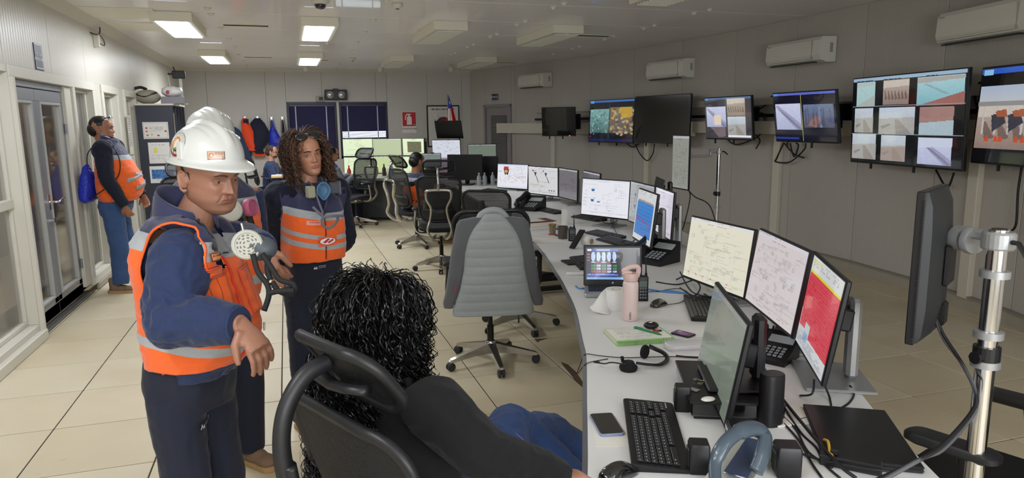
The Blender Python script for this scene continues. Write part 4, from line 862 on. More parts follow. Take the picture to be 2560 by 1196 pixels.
MB().tube(spline([(-.1, .36, 1.05), (-.055, .375, 1.105), (0, .38, 1.12), (.055, .375, 1.105), (.1, .36, 1.05)]), .02, 8).build('collar', m_quilt, jk, smooth=True)
MB().tube([(-.16, .33, .45), (-.16, .33, .41)], .003, 6).tube([(-.16, .33, .41), (-.16, .33, .375)], .006, 6).build('drawcord', m_blk, jk)
MB().tube([(.24, .385, .66), (.255, .39, .6)], .003, 5).build('zip_pull', mat('red_pull', 'a83040', .5), jk)
# ================================================================ FAR WORKSTATIONS
dk = thing('console_desk', 'dark curved console desk with six green-lit screens near the back window', 'desk', (1.55, 12.9, 0), 0, 'far consoles')
pl_ = [(-.95, .55), (-.9, -.3), (-.6, -.75), (0, -1.0), (.5, -1.1), (.75, -.7), (.4, -.3), (.0, .1), (-.2, .55), (-.5, .8)]
recalc(MB().prism(pl_, .7, .74).build('desk_top', mat('console_top', '9a9a96', .4), dk)); recalc(MB().prism([(x*.85, y*.85) for x, y in pl_], .05, .7).build('pedestal', mat('console_grey', '45474a', .6), dk))
GS = 'dfeec6'
def green(seed, n=14, tab=False):
    c = scada(56, 34, GS, '90a080', seed, n=n, top='e6f2d8'); 
    if tab: c.r(.2, .2, .8, .85, '5a6a50'); c.words(.22, .22, .78, .83, 'c06040', 10, .4, .5)
    return c
m_grn = attr_mat('green_screen', emit=.95, rough=.3)
for x, y, z, ya, cv, lb in ((1.23, 13.0, 1.23, -170, green(1), 'upper left green-lit screen of the six'), (1.23, 12.97, .9, -168, green(2), 'lower left green-lit screen of the six'),
    (1.77, 13.1, 1.22, -165, scada(56, 34, 'b9c4a0', 'a8b28e', 3, n=3), 'upper middle dull green screen of the six'), (1.77, 13.1, .9, -165, scada(56, 34, 'c2d09a', '98a878', 4, n=5), 'lower middle green screen of the six'),
    (2.24, 12.85, 1.22, -135, green(5, 4, True), 'upper right screen with a dark chart, one of the six'), (2.24, 12.85, .89, -135, green(6), 'lower right green-lit screen of the six')):
    monitor(x, y, z, ya, -2, .54, .325, cv, lb, 'black' if z < 1 else None, base=.74 if z < 1 else z-.1625, group='green-lit screens', m=m_grn)
d2 = thing('console_desk', 'dark desk under the three stacked screens in front of the framed poster', 'desk', (2.75, 12.1, 0), 0, 'far consoles')
recalc(MB().prism([(-.5, -.45), (.45, -.4), (.55, -.2), (.2, .6), (-.5, .4)], .7, .74).build('desk_top', MATS['console_top'], d2)); recalc(MB().prism([(-.4, -.4), (.4, -.35), (.45, -.2), (.15, .5), (-.4, .35)], .05, .7).build('pedestal', MATS['console_grey'], d2))
monitor(2.66, 12.15, .91, -131, -1, .50, .31, scada(56, 34, 'e6c8da', 'a890a8', 7), 'pink-tinted screen at the bottom of the three-screen stack', 'black', group='stacked screens')
monitor(2.65, 12.02, 1.2, -144, -4, .541, .329, scada(64, 40, 'd6dbe8', '8890a8', 8), 'pale screen in the middle of the three-screen stack', None, base=1.2-.165, group='stacked screens')
monitor(2.72, 12.1, 1.535, -140, -16, .52, .32, None, 'dark switched-off screen on top of the three-screen stack', None, base=1.375, off=m_offm, group='stacked screens')
monitor(2.32, 12.3, 1.22, -75, 0, .3, .33, scada(30, 30, 'c8b0a8', 'b09890', 9, n=4), 'upper side screen turned edge-on, left of the three-screen stack', None, base=1.055, group='edge-on side screens', m=m_scrdim)
monitor(2.36, 12.3, .93, -75, 0, .3, .33, scada(30, 30, 'c8b0a8', 'b09890', 10, n=4), 'lower side screen turned edge-on, left of the three-screen stack', None, base=.765, group='edge-on side screens', m=m_scrdim)
# the wide black screens seen from behind between the stacks
monitor(2.5, 10.1, 1.0, -150, 0, .54, .38, None, 'black switched-off monitor left of the truck screen', 'black', off=m_offm)
monitor(2.88, 10.25, .98, -150, 0, .36, .34, None, 'second black monitor peeping out behind the first, left of the truck screen', 'black', off=m_offm)
monitor(3.1, 11.3, 1.14, -160, -8, .48, .32, scada(40, 30, '8fa08e', '7c8c7c', 11, n=3), 'tall grey-green screen leaning back in front of the louvred door', 'black', .74, m=m_scrdim)
monitor(2.1, 10.6, 1.09, -160, 0, .3, .22, scada(30, 20, '9aa8a4', '80908c', 12, n=3), 'small grey screen peeping over the black monitors, left', 'black', .74, m=m_scrdim)
lp = thing('laptop', 'small laptop standing open on the console left of the black monitors', 'laptop', (2.02, 10.35, .74), radians(-10))
MB().rb(-.15, .15, -.11, .1, 0, .02, .004).build('keyboard_deck', m_blk, lp); MB(TR(0, .1, .015)@RX(radians(-18))).rb(-.15, .15, 0, .01, 0, .21, .003).build('lid', m_offm, lp)
d3 = thing('console_desk', 'dark console desk carrying the black monitors beside the truck screen', 'desk', (2.4, 10.35, 0), 0, 'far consoles')
recalc(MB().prism([(-.75, .6), (-.6, -.3), (-.15, -.4), (.9, -.4), (.95, 1.2), (.2, 1.25)], .71, .738).build('desk_top', MATS['console_top'], d3)); recalc(MB().prism([(-.5, .4), (-.4, -.2), (-.05, -.4), (.7, -.4), (.75, 1.2), (.2, 1.2)], .0, .71).build('pedestal', MATS['console_grey'], d3))
# wooden desk of the bearded man
wd = thing('wooden_desk', 'light wooden desk at the back with papers on it', 'desk', (.12, 13.6, 0)); m_wood = mat('light_wood', 'cbb083', .5, var=.1, vscale=3, stretch=(1, 8, 1))
MB().rb(-.42, .5, -.35, .35, .71, .74, .004).build('desk_top', m_wood, wd); MB().rb(-.1, -.07, -.3, .3, 0, .71, .003).build('side_panel', m_wood, wd); MB().rb(.42, .45, -.3, .3, 0, .71, .003).build('side_panel', m_wood, wd); MB().rb(-.07, .42, .2, .22, .2, .71, .003).build('modesty_panel', m_wood, wd)
pp = tag(MB().rb(-.18, .12, -.1, .1, 0, .012, .002).build('paper_stack', mat('paper', 'e4e2da', .7)), 'stack of white papers on the light wooden desk', 'papers'); pp.location = (-.12, 13.55, .74)
# ================================================================ DARK CABINET AND WHAT STANDS ON IT
m_cab = mat('cabinet_navy', '333742', .45, var=.06); CX, CY = -1.69, 11.0
cb = thing('storage_cabinet', 'tall dark blue-grey cabinet with notices taped to its side', 'cabinet', (CX, CY, 0))
MB().rb(-.25, .22, -.2, -.18, 0, 1.94, .004).build('side_panel', m_cab, cb); MB().rb(-.25, .22, .95, .97, 0, 1.94, .004).build('side_panel', m_cab, cb)
MB().rb(-.25, -.23, -.18, .95, 0, 1.94, .003).build('back_panel', m_cab, cb); MB().rb(-.26, .23, -.21, .98, 1.94, 1.965, .004).build('top_board', m_white, cb)
for k in range(3): MB().rb(-.23, .22, .1+k*.28, .12+k*.28, 0, 1.94, .003).build('divider', m_cab, cb)
for z in (.04, .5, .98, 1.46): MB().rb(-.23, .21, -.18, .95, z, z+.02, .003).build('shelf', m_cab, cb)
o = tag(MB().rb(-.1, .1, -.03, .03, 0, .36, .004).build('ring_binder', mat('cream_binder', 'd8c8b0', .6)), 'cream ring binder standing in the open side of the dark cabinet', 'binder'); o.location = (CX+.1, CY-.02, 1.48)
o = tag(MB().rb(-.1, .1, -.12, .12, 0, .03, .004).build('file_folder', mat('orange_folder', 'e0602a', .5)), 'orange folder lying in the open side of the dark cabinet', 'folder'); o.location = (CX+.1, CY+.0, 1.0)
def notice(lb, x, z, w, h, cv):
    t = thing('paper_notice', lb, 'notice', (CX+x, CY-.2, z), 0, 'notices on the cabinet side'); MB().box(-w/2, w/2, -.002, 0, -h/2, h/2).build('sheet', MATS['paper'], t); canvas_mesh(cv, w*.99, h*.99, 'print', m_print, TR(0, -.003, 0), t)
c = CV(60, 42, 'd4d2cc'); c.frame(.03, .04, .97, .96, 'a0a0a0')
for x, y, q in ((.1, .35, 'a03838'), (.1, .55, 'b86030'), (.3, .75, 'c8b040'), (.55, .8, '8a3030'), (.85, .55, '704038'), (.12, .78, '907040')): c.disc(x+.04, y, .05, .05, q)
c.words(.25, .3, .8, .6, '80808a', 4, .7, .6); notice('white flow chart notice with red marks, top of the cabinet side', -.02, 1.6, .32, .23, c)
c = CV(44, 44, 'd8d7d2'); c.words(.2, .1, .8, .2, '808088', 1, .8, .5); c.r(.25, .25, .42, .5, 'd8d468'); c.words(.1, .6, .9, .85, '90929a', 3, .6, .5); notice('white notice with a yellow patch, middle of the cabinet side', .0, 1.29, .27, .29, c)
c = CV(60, 40, 'd9d9da'); c.r(.07, .2, .93, .75, '3f6fa8'); c.noise(.07, .2, .93, .75, .5, 3, 3); c.disc(.65, .45, .1, .08, 'b86a60', .7); c.words(.1, .8, .9, .92, '70757c', 2, .7, .5); notice('white notice with a blue map picture, lowest on the cabinet side', .02, .99, .33, .235, c)
fm = thing('full_face_mask', 'beige full-face mask with dark straps lying on the dark cabinet', 'mask', (CX-.12, CY+.05, 1.965))
MB().ell((0, 0, .1), (.17, .12, .1)).build('facepiece', mat('beige_rubber', '9c9686', .5), fm, smooth=True); MB().tube(spline([(-.15, -.06, .14), (-.02, -.11, .1), (.13, -.08, .16)]), .012, 6).tube(spline([(-.16, -.02, .15), (-.17, -.03, .2), (-.08, -.02, .23), (0, -.02, .2)]), .02, 6).build('strap', m_blk, fm, smooth=True)
bg_ = thing('plastic_bag', 'crumpled white plastic bag on a grey box on the dark cabinet', 'bag', (CX+.2, CY+.02, 2.065))
b = MB().ell((0, 0, .07), (.14, .1, .075), nu=30, nv=20).build('bag', mat('white_plastic', 'dcdcdc', .3, coat=.3), bg_, smooth=True)
for v in b.data.vertices: v.co += v.co.normalized()*mnoise.noise(v.co*22)*.02
MB().ell((-.04, -.08, .06), (.03, .02, .03)).build('print', mat('pink_print', 'c0446a', .5), bg_, smooth=True)
o = tag(MB().rb(-.14, .14, -.1, .1, 0, .1, .004).build('grey_box', mat('lilac_grey', '8a8790', .6)), 'lilac-grey flat box on the dark cabinet under the plastic bag', 'box'); o.location = (CX+.2, CY+.02, 1.965)
ts = thing('desk_stand', 'white upright stand with a black clamp head on the dark cabinet', 'stand', (CX+.28, CY+.35, 1.965))
MB().rb(-.02, .02, -.02, .02, 0, .42, .004).rb(-.07, .07, -.07, .07, 0, .012, .003).build('post', m_white, ts); MB().rb(-.1, .07, -.05, .05, .37, .48, .01).tube([(-.06, 0, .46), (-.08, 0, .54)], .01, 6).rb(-.16, -.09, -.015, .015, .42, .45, .004).build('clamp_head', m_blk, ts); MB().tube([(-.16, 0, .43), (-.12, 0, .0)], .008, 6).build('brace', m_white, ts)
# ================================================================ COATS ON THE BACK WALL
def hung(name, lb, cat, x, ztop, zbot, prof, m, extra=None, group=None, yaw=0):
    t = thing(name, lb, cat, (x, YB, ztop), 0, group); n = 16; loops = []
    H = ztop-zbot; zz = np.linspace(0, 1, 26); P = np.array(prof)
    for q in zz:
        w = np.interp(q, P[:, 0], P[:, 1]); cx = np.interp(q, P[:, 0], P[:, 2]); th = .02+.09*min(1, q*3)*(1 if q < .9 else .8); l = []
        for k in range(n):
            a = 2*pi*k/n; r = 1+.25*mnoise.noise(Vector((cos(a)*2, sin(a)*2+x*5, q*5)))
            l.append((cx+w*cos(a)*r, -.07-.5*th+th*.8*sin(a)*r, -q*H))
        loops.append(l)
    MB().ring(loops).build('cloth', m, t, smooth=True)
    MB().rb(-.02, .02, -.02, 0, -.03, .05, .004).tube(spline([(0, -.01, .04), (0, -.07, .03), (0, -.09, .06)]), .006, 6).build('hook', m_chrome, t, smooth='auto')
    if extra: extra(t, H)
    return t
m_or = mat('hi_vis_orange', 'ee4a1c', .75, sheen=.2, bump=.1, bscale=40); m_nvy = mat('navy_cloth', '161b30', .8, sheen=.15, bump=.1, bscale=60); m_roy = mat('royal_blue_nylon', '2336b8', .45, bump=.15, bscale=30); m_blkn = mat('black_nylon', '121216', .5, bump=.15, bscale=30)
def oext(t, H):
    MB().ring([[(x+.02, y, z) for x, y in ((-.05, -.15), (.05, -.15), (.05, -.02), (-.05, -.02))] for z in (-.02, -.18)]).build('navy_collar', m_nvy, t); MB().tube(spline([(.0, -.14, -.2), (.03, -.17, -.35), (.06, -.17, -.55)]), .014, 6, flat=2).build('reflective_band', mat('reflective_grey', '9aa0a2', .35), t)
hung('safety_vest', 'orange safety vest with dark collar hung on the back wall', 'vest', -.80, 1.80, 1.12, [(0, .04, 0), (.12, .07, .0), (.4, .13, .05), (.8, .13, .1), (1, .1, .13)], m_or, oext)
hung('jacket', 'black jacket hung on the back wall beside the orange vest', 'jacket', -.55, 1.80, 1.06, [(0, .05, 0), (.15, .14, 0), (.4, .19, .03), (.7, .17, .0), (.9, .09, -.02), (1, .1, 0)], m_nvy, lambda t, H: MB().rb(-.12, .12, -.14, -.04, -H-.06, -H+.02, .01).build('orange_hem', m_or, t))
def cords(t, H): MB().tube([(-.02, -.06, .03), (-.04, -.1, -.3)], .005, 5).tube([(.02, -.06, .03), (.1, -.1, -.4)], .005, 5).build('drawstring', m_blkn, t)
hung('drawstring_bag', 'blue drawstring bag hung on the back wall', 'bag', -.27, 1.78, 1.2, [(0, .008, 0), (.3, .03, .01), (.4, .06, .02), (.75, .13, .05), (.95, .13, .06), (1, .08, .05)], m_roy, cords, 'drawstring bags on hooks')
hung('drawstring_bag', 'black drawstring bag hung on the back wall next to the blue one', 'bag', -.05, 1.78, 1.0, [(0, .008, 0), (.35, .03, .01), (.5, .07, .03), (.8, .1, .05), (.95, .1, .06), (1, .06, .05)], m_blkn, cords, 'drawstring bags on hooks')
hung('coat', 'dark blue coat hung low on the back wall behind the white helmet', 'coat', -1.05, 1.62, .85, [(0, .05, 0), (.1, .15, 0), (.5, .22, .08), (.9, .2, .12), (1, .1, .12)], mat('slate_cloth', '33415c', .8))
hung('plastic_bag', 'cream carrier bag hung on the back wall under the blue drawstring bag', 'bag', -.2, 1.25, .75, [(0, .02, 0), (.3, .09, .02), (.8, .14, .02), (1, .1, .02)], mat('cream_bag', 'b8a898', .6))
# ================================================================ PEOPLE
def meld(mb, voxel, name, parent, m=None, smooth=3, M=None, disp=None):
    """union of closed shapes -> one continuous skin"""
    me = bpy.data.meshes.new(name); me.from_pydata(mb.v, [], mb.f); me.update()
    o = bpy.data.objects.new(name, me); COL.objects.link(o)
    b = bmesh.new(); b.from_mesh(me); bmesh.ops.recalc_face_normals(b, faces=b.faces); b.to_mesh(me); b.free()
    r = o.modifiers.new('r', 'REMESH'); r.mode = 'VOXEL'; r.voxel_size = voxel
    if smooth: s = o.modifiers.new('s', 'SMOOTH'); s.iterations = smooth; s.factor = .5
    dg = bpy.context.evaluated_depsgraph_get(); me2 = bpy.data.meshes.new_from_object(o.evaluated_get(dg)); o.modifiers.clear(); o.data = me2; bpy.data.meshes.remove(me)
    me2.name = name
    if disp:
        n = len(me2.vertices); co = np.empty(n*3); me2.vertices.foreach_get('co', co); no = np.empty(n*3); me2.vertices.foreach_get('normal', no); co = co.reshape(-1, 3); no = no.reshape(-1, 3)
        d = np.array([disp(Vector(c)) for c in co]); co += no*d[:, None]; me2.vertices.foreach_set('co', co.ravel())
    me2.polygons.foreach_set('use_smooth', [True]*len(me2.polygons)); me2.materials.clear()
    if m: me2.materials.append(m)
    if parent is not None: o.parent = parent
    me2.update(); return o
def paint(o, fn):
    me = o.data; n = len(me.vertices); co = np.empty(n*3); me.vertices.foreach_get('co', co); co = co.reshape(-1, 3)
    ca = me.color_attributes.new('Col', 'FLOAT_COLOR', 'POINT'); c = np.ones((n, 4)); c[:, :3] = fn(co); ca.data.foreach_set('color', c.astype(np.float32).ravel())
def folds(amp=.006, f=9, aniso=(1, 1, 1.6), seed=0):
    def g(p):
        q = Vector((p.x*aniso[0]*f+seed, p.y*aniso[1]*f, p.z*aniso[2]*f)); a = mnoise.noise(q); b = mnoise.noise(q*2.3+Vector((5, 1, 2)))
        return amp*(a*.8+(.5-abs(b))*.9-.3)
    return g
def zones(name, stops, a=0, b=0, c=0, rough=.75, bump=.12, z0=0, z1=2):
    """cloth with sewn colour zones: v = z + a*x + b*y + c*|x| in the garment's own frame; stops = [(v, colour)...] ascending"""
    m = mat(name, 'ffffff', rough, sheen=.25, bump=bump, bscale=45); n = m.node_tree; bs = n.nodes['Principled BSDF']
    tc = n.nodes.new('ShaderNodeTexCoord'); sp = n.nodes.new('ShaderNodeSeparateXYZ'); n.links.new(tc.outputs['Object'], sp.inputs[0])
    cur = sp.outputs[2]
    ab = n.nodes.new('ShaderNodeMath'); ab.operation = 'ABSOLUTE'; n.links.new(sp.outputs[0], ab.inputs[0])
    for src, k in ((sp.outputs[0], a), (sp.outputs[1], b), (ab.outputs[0], c)):
        if k: q = n.nodes.new('ShaderNodeMath'); q.operation = 'MULTIPLY_ADD'; q.inputs[1].default_value = k; n.links.new(src, q.inputs[0]); n.links.new(cur, q.inputs[2]); cur = q.outputs[0]
    mr = n.nodes.new('ShaderNodeMapRange'); mr.inputs[1].default_value = z0; mr.inputs[2].default_value = z1; n.links.new(cur, mr.inputs[0])
    rp = n.nodes.new('ShaderNodeValToRGB'); rp.color_ramp.interpolation = 'CONSTANT'; e = rp.color_ramp.elements
    e[0].position = 0; e[0].color = (*lin(stops[0][1]), 1); e[1].position = (stops[1][0]-z0)/(z1-z0); e[1].color = (*lin(stops[1][1]), 1)
    for v, col in stops[2:]: k = e.new((v-z0)/(z1-z0)); k.color = (*lin(col), 1)
    n.links.new(mr.outputs[0], rp.inputs[0]); n.links.new(rp.outputs[0], bs.inputs['Base Color']); return m
HZ = [(-.110, .004, -.05, -.02), (-.107, .022, -.070, .0), (-.099, .037, -.083, .02), (-.086, .049, -.0885, .03), (-.068, .058, -.0865, .04), (-.052, .0635, -.0885, .052), (-.036, .0665, -.0875, .066), (-.018, .0695, -.088, .082), (0, .0715, -.0885, .094), (.015, .0735, -.090, .1), (.03, .0755, -.0935, .103), (.05, .0755, -.0935, .104), (.072, .0715, -.086, .099), (.092, .061, -.070, .086), (.108, .042, -.045, .062), (.116, .022, -.02, .035), (.119, .003, .0, .012)]
def head_shapes(mb, H, male=True, wide=1.0, jaw=1.0, age=0, nose=1.0, fine=True, ears=True):
    """one sculpted head surface: face to -Y, origin between the ears"""
    T_ = np.array(HZ); NZ, NA = (96, 128) if fine else (40, 48); t = np.linspace(0, 1, NZ); zs = np.interp(t, [0, .04, .75, 1], [-.110, -.104, .06, .119]) if fine else np.linspace(-.11, .119, NZ)
    u = np.linspace(0, 1, NA, endpoint=False); an = -pi/2+2*pi*(u-.5)+.42*np.sin(2*pi*u)*1.0   # denser towards the face
    an = -pi/2+2*pi*u-(.62*np.sin(2*pi*u) if fine else 0)
    loops = []; g = lambda x, z, cx, cz, sx, sz: np.exp(-((x-cx)/sx)**2-((z-cz)/sz)**2)
    for z in zs:
        w = np.interp(z, T_[:, 0], T_[:, 1])*wide; f = np.interp(z, T_[:, 0], T_[:, 2]); b = np.interp(z, T_[:, 0], T_[:, 3])
        if z < -.02: w *= 1+(jaw-1)*min(1, (-.02-z)/.04); 
        yc = float(np.interp(z, [-.11, -.08, -.03, .03, .08, .119], [-.035, -.02, .005, .03, .025, .005]))
        ca, sa = np.cos(an), np.sin(an); p = .86
        x = w*np.sign(ca)*np.abs(ca)**p; y = np.where(sa < 0, yc+(yc-f)*-np.abs(sa)**.92, yc+(b-yc)*np.abs(sa)**.9)
        fr = np.clip((-sa-.05)/.35, 0, 1); X = np.abs(x); d = np.zeros_like(x)
        # nose
        tz = np.clip((.020-z)/.044, 0, 1); hgt = (.002+.0195*tz**1.15)*nose; cut = np.clip((z+.0375)/.0085, 0, 1)*np.clip((.026-z)/.01, 0, 1)
        d += hgt*cut*np.exp(-(X/(.0058+.0050*tz))**2)
        d += .0075*nose*g(X, z, .0135, -.0255, .0058, .0065)-.004*g(X, z, .0075, -.034, .003, .0025)
        d -= (.0105 if male else .0085)*g(X, z, .031, .0065, .0165, .0105)
        d += (.0042 if male else .002)*g(X, z, .027, .0275, .024, .0065)
        d += .005*g(X, z, .046, -.018, .018, .017)-.0035*g(X, z, .0, -.0445, .0035, .006)
        lw = np.exp(-(X/.0215)**4); d += lw*(.0042*np.exp(-((z+.0495+.0012*np.exp(-(X/.004)**2))/.0036)**2)+.0052*np.exp(-((z+.0600)/.0042)**2)-.0050*np.exp(-((z+.0548)/.0013)**2))
        d += .0035*g(X, z, 0, -.087, .018, .011)-.003*g(X, z, 0, -.0695, .018, .0042)+.0022*g(X, z, .0, -.05, .028, .014)
        nl = .0145+(-z-.028)*.62; d -= (.0012+.0022*age)*np.exp(-((X-nl)/.0034)**2)*(1 if -.062 < z < -.026 else 0)*np.clip((-.026-z)/.008, 0, 1)
        d += .0025*age*g(X, z, .036, -.055, .012, .02)-.0012*age*g(X, z, .031, -.0095, .014, .0022)
        if age: 
            for q in (.044, .055, .066): d -= .0007*age*np.exp(-((z-q-.002*np.cos(X*60))/.0014)**2)*(X < .045)
        y = y-d*fr*np.clip(-sa+.15, 0, 1); x = x+np.sign(x)*d*fr*np.clip(np.abs(ca)-.35, 0, 1)*.6
        loops.append([H@Vector((float(a_), float(b_), float(z))) for a_, b_ in zip(x, y)])
    mb.ring(loops)
    if ears:
        k = wide
        for s in (-1, 1):
            e = H@TR(s*.072*k, .012, -.004)@RZ(s*radians(-24))@RX(radians(-8))
            pts = [(0, -.006, -.028), (0, .001, -.033), (0, .010, -.026), (0, .017, -.008), (0, .020, .010), (0, .016, .025), (0, .006, .031), (0, -.004, .026), (0, -.008, .014)]
            mb.tube([e@Vector((s*(.011+.004*sin(i)), y_, z_)) for i, (_, y_, z_) in enumerate(pts)], [.0050, .006, .0046, .0036, .0036, .0036, .0038, .0036, .0025], 8)
            mb.ell(e@Vector((s*.0055, .004, .0)), (.0055, .0145, .026), e.to_3x3(), 16, 10); mb.ell(e@Vector((s*.008, -.007, -.006)), (.0045, .004, .007), e.to_3x3(), 10, 8)
def unite(a, b):
    """boolean union of b into a"""
    m = a.modifiers.new('u', 'BOOLEAN'); m.operation = 'UNION'; m.object = b; m.solver = 'EXACT'
    me = bpy.data.meshes.new_from_object(a.evaluated_get(bpy.context.evaluated_depsgraph_get())); n0 = len(a.data.vertices)
    a.modifiers.clear()
    if len(me.vertices) > n0*.6: a.data = me
    bpy.data.objects.remove(b); a.data.polygons.foreach_set('use_smooth', [True]*len(a.data.polygons)); return a
def full_body(t, H, neck_to, shapes, voxel=.0045, hv=.0022, male=True, base='a87458', lips='8a5247', stub=None, **kw):
    """shapes(mb) adds torso, arms, hands and legs; the head is sculpted apart and united with them"""
    r = (.058 if male else .047); mb = MB(); shapes(mb); mb.tube([H@Vector((0, .018, -.03)), H@Vector((0, .02, -.07)), Vector(neck_to)], [r*.92, r, r*1.15], 20)
    body = meld(mb, voxel, 'body', t, m_skin, 2)
    hb = MB(); head_shapes(hb, H, male, fine=hv < .004, **kw); hd_ = meld(hb, hv, 'head', t, m_skin, 1); unite(body, hd_); paint(body, skin_paint(H, base, lips, stub)); return body
def add_eyes(parent, H, s=1.0, lids='9b6a52', up=13, lo=-13, look=(0, 0), iris='1b100a'):
    me = mat('eye_white', 'b8aea6', .25, coat=.5); mi = mat('iris_'+iris, iris, .15, coat=1); ml = mat('lid_'+lids, lids, .5); mk = mat('lash_dark', '1a1210', .7)
    for sd in (-1, 1):
        c = Vector((sd*.0305, -.0655, .0055)); e = MB(H).ell(c, (.0118, .0118, .0118), None, 20, 14).build('eye', me, parent, smooth=True)
        MB(H).ell(c+Vector((look[0], -.0086, look[1])), (.0058, .0038, .0058), None, 16, 8).build('iris', mi, e, smooth=True)
        for nm, e0, e1 in (('upper', up, 78), ('lower', lo, -78)):
            lo_ = []; rim = []
            for j in range(9):
                q = j/8; row = []
                for i in range(17):
                    az = radians(-80+10*i); b_ = e0*max(0, cos(az*1.12))**.7; el = radians(b_+(e1-b_)*q); rr = .0131+.0004*(j == 0)
                    v = c+Vector((rr*sin(az)*cos(el), -rr*cos(az)*cos(el), rr*sin(el))); row.append(v)
                    if j == 0: rim.append(v)
                lo_.append(row)
            o = MB(H).ring(lo_, close=False, cap=False).build('eyelid', ml, parent, smooth=True)
            if nm == 'upper': MB(H).tube(rim[2:-2], .0008, 5).build('lash_line', mk, o)
def brows(parent, H, col='2a1d16', w=.006, z=.0265):
    m = mat('brow_'+col, col, .9)
    for s in (-1, 1): MB(H).tube([(s*.012, -.0955, z-.001), (s*.024, -.0935, z+.0025), (s*.036, -.0875, z+.0025), (s*.047, -.078, z-.002)], [.0025, w*.72, w*.6, .0015], 6, flat=.5, up=(0, 0, 1)).build('eyebrow', m, parent, smooth=True)
def skin_paint(H, base, lips, stub=None, blush=.12):
    Hi = H.inverted(); b = np.array(lin(base)); lp = np.array(lin(lips))
    A = np.array(Hi)
    def fn(co):
        p = co@A[:3, :3].T+A[:3, 3]; x, y, z = p.T; c = np.tile(b, (len(co), 1))
        fr = np.clip((-y-.02)/.03, 0, 1)
        ck = np.exp(-(((np.abs(x)-.042)/.02)**2+((z+.025)/.02)**2))*fr*blush; c = c*(1-ck[:, None]*np.array([.0, .6, .55]))
        nz = np.exp(-((x/.014)**2+((z+.022)/.014)**2))*fr*.12; c = c*(1-nz[:, None]*np.array([0, .6, .5]))
        lm = np.clip(1.25-(((x)/.0235)**2+((z+.0555)/.0095)**2), 0, 1)*(y < -.07); lm = np.clip(lm*1.6, 0, .85)[:, None]; c = c*(1-lm)+lp*lm
        eye = np.exp(-(((np.abs(x)-.03)/.02)**2+((z-.006)/.013)**2))*fr*.28; c = c*(1-eye[:, None]*np.array([.7, .85, .85]))
        if stub is not None:
            s = np.clip(((-.03-z)/.02), 0, 1)*np.clip((-y+.01)/.03, 0, 1)*(z > -.13)*stub; s = s*(1-lm[:, 0]); c = c*(1-s[:, None]*.6)+np.array(lin('241d1a'))*s[:, None]*.6
        return c
    return fn
m_skin = attr_mat('skin', rough=.48, coat=.05, bump=.06, bscale=250)
for mm in (m_skin,):
    b_ = mm.node_tree.nodes['Principled BSDF']; b_.inputs['Subsurface Weight'].default_value = .12; b_.inputs['Subsurface Radius'].default_value = (.01, .004, .002)
def hand_shapes(mb, W_, D, P, side=1, curl=.6, size=1.0, spread=.16, thumb_out=.8):
    """W_: wrist point, D: direction of the fingers, P: palm normal; side: +1 thumb towards D x P"""
    D = Vector(D).normalized(); P = Vector(P); P = (P-D*P.dot(D)).normalized(); S = D.cross(P)*side; k = size
    c0 = Vector(W_)
    mb.tube([c0-D*.01, c0+D*.02*k, c0+D*.05*k, c0+D*.088*k], [.024*k, .03*k, .037*k, .034*k], 12, flat=.42, up=S)
    L = [.075, .083, .077, .06]
    for i in range(4):
        off = (1.5-i)*.0195*k; base = c0+D*.08*k+S*off; fan = (1.5-i)*spread*.3
        d = (D+S*fan).normalized(); p = base; pts = [p-D*.01]; seg = L[i]*k/3; ang = curl*.45; rr = [.0095*k]
        for j in range(3):
            ang += curl*(.45 if j == 0 else .75)*.6; dd = d*cos(ang)+P*sin(ang); p = p+dd*seg*(1.25-.2*j); pts.append(p); rr.append((.0092-.0009*j)*k)
        pts.append(p+dd*.004); rr.append(.005*k); mb.tube(pts, rr, 8)
    b = c0+D*.025*k+S*.028*k; d1 = (D*.7+S*thumb_out+P*.35).normalized(); d2 = (D*.95+S*.25+P*.45).normalized()
    mb.tube([b-d1*.012, b+d1*.03*k, b+d1*.03*k+d2*.032*k, b+d1*.03*k+d2*.055*k], [.014*k, .013*k, .0108*k, .0075*k], 8)
def limb(mb, a, b, c, r0, r1, r2, bulge=0):
    a, b, c = Vector(a), Vector(b), Vector(c)
    mb.tube(spline([a, a.lerp(b, .5), b, b.lerp(c, .5), c], 4), list(np.interp(np.linspace(0, 1, 17), [0, .25, .5, .75, 1], [r0, (r0+r1)/2+bulge, r1, (r1+r2)/2+bulge*.6, r2])), 14)
def torso_loops(rings, n=28, e=.75):
    """rings: (z, cx, cy, rx, ry)"""
    L = []
    for z, cx, cy, rx, ry in rings:
        l = []
        for k in range(n): a = 2*pi*k/n; ca, sa = cos(a), sin(a); l.append((cx+rx*np.sign(ca)*abs(ca)**e, cy+ry*np.sign(sa)*abs(sa)**e, z))
        L.append(l)
    return L
def boots(t, pos, m, sole, dirs, h=.14):
    for (x, y), d in zip(pos, dirs):
        A = TR(x, y, 0)@RZ(face(*d)); b = MB()
        b.tube([A@Vector((0, .03, .03)), A@Vector((0, .03, h))], [.05, .055], 14); b.ell(A@Vector((0, -.03, .04)), (.046, .085, .042), A.to_3x3()); b.ell(A@Vector((0, -.11, .035)), (.047, .06, .034), A.to_3x3()); b.ell(A@Vector((0, .04, .03)), (.044, .05, .038), A.to_3x3())
        o = meld(b, .008, 'boot', t, m, 2)
        MB(A).ring([[(px*s, py*s-.04, z) for px, py in rrect(.1, .28, .045)] for z, s in ((.0, .97), (.004, 1), (.02, 1), (.026, .95))]).build('sole', sole, o)
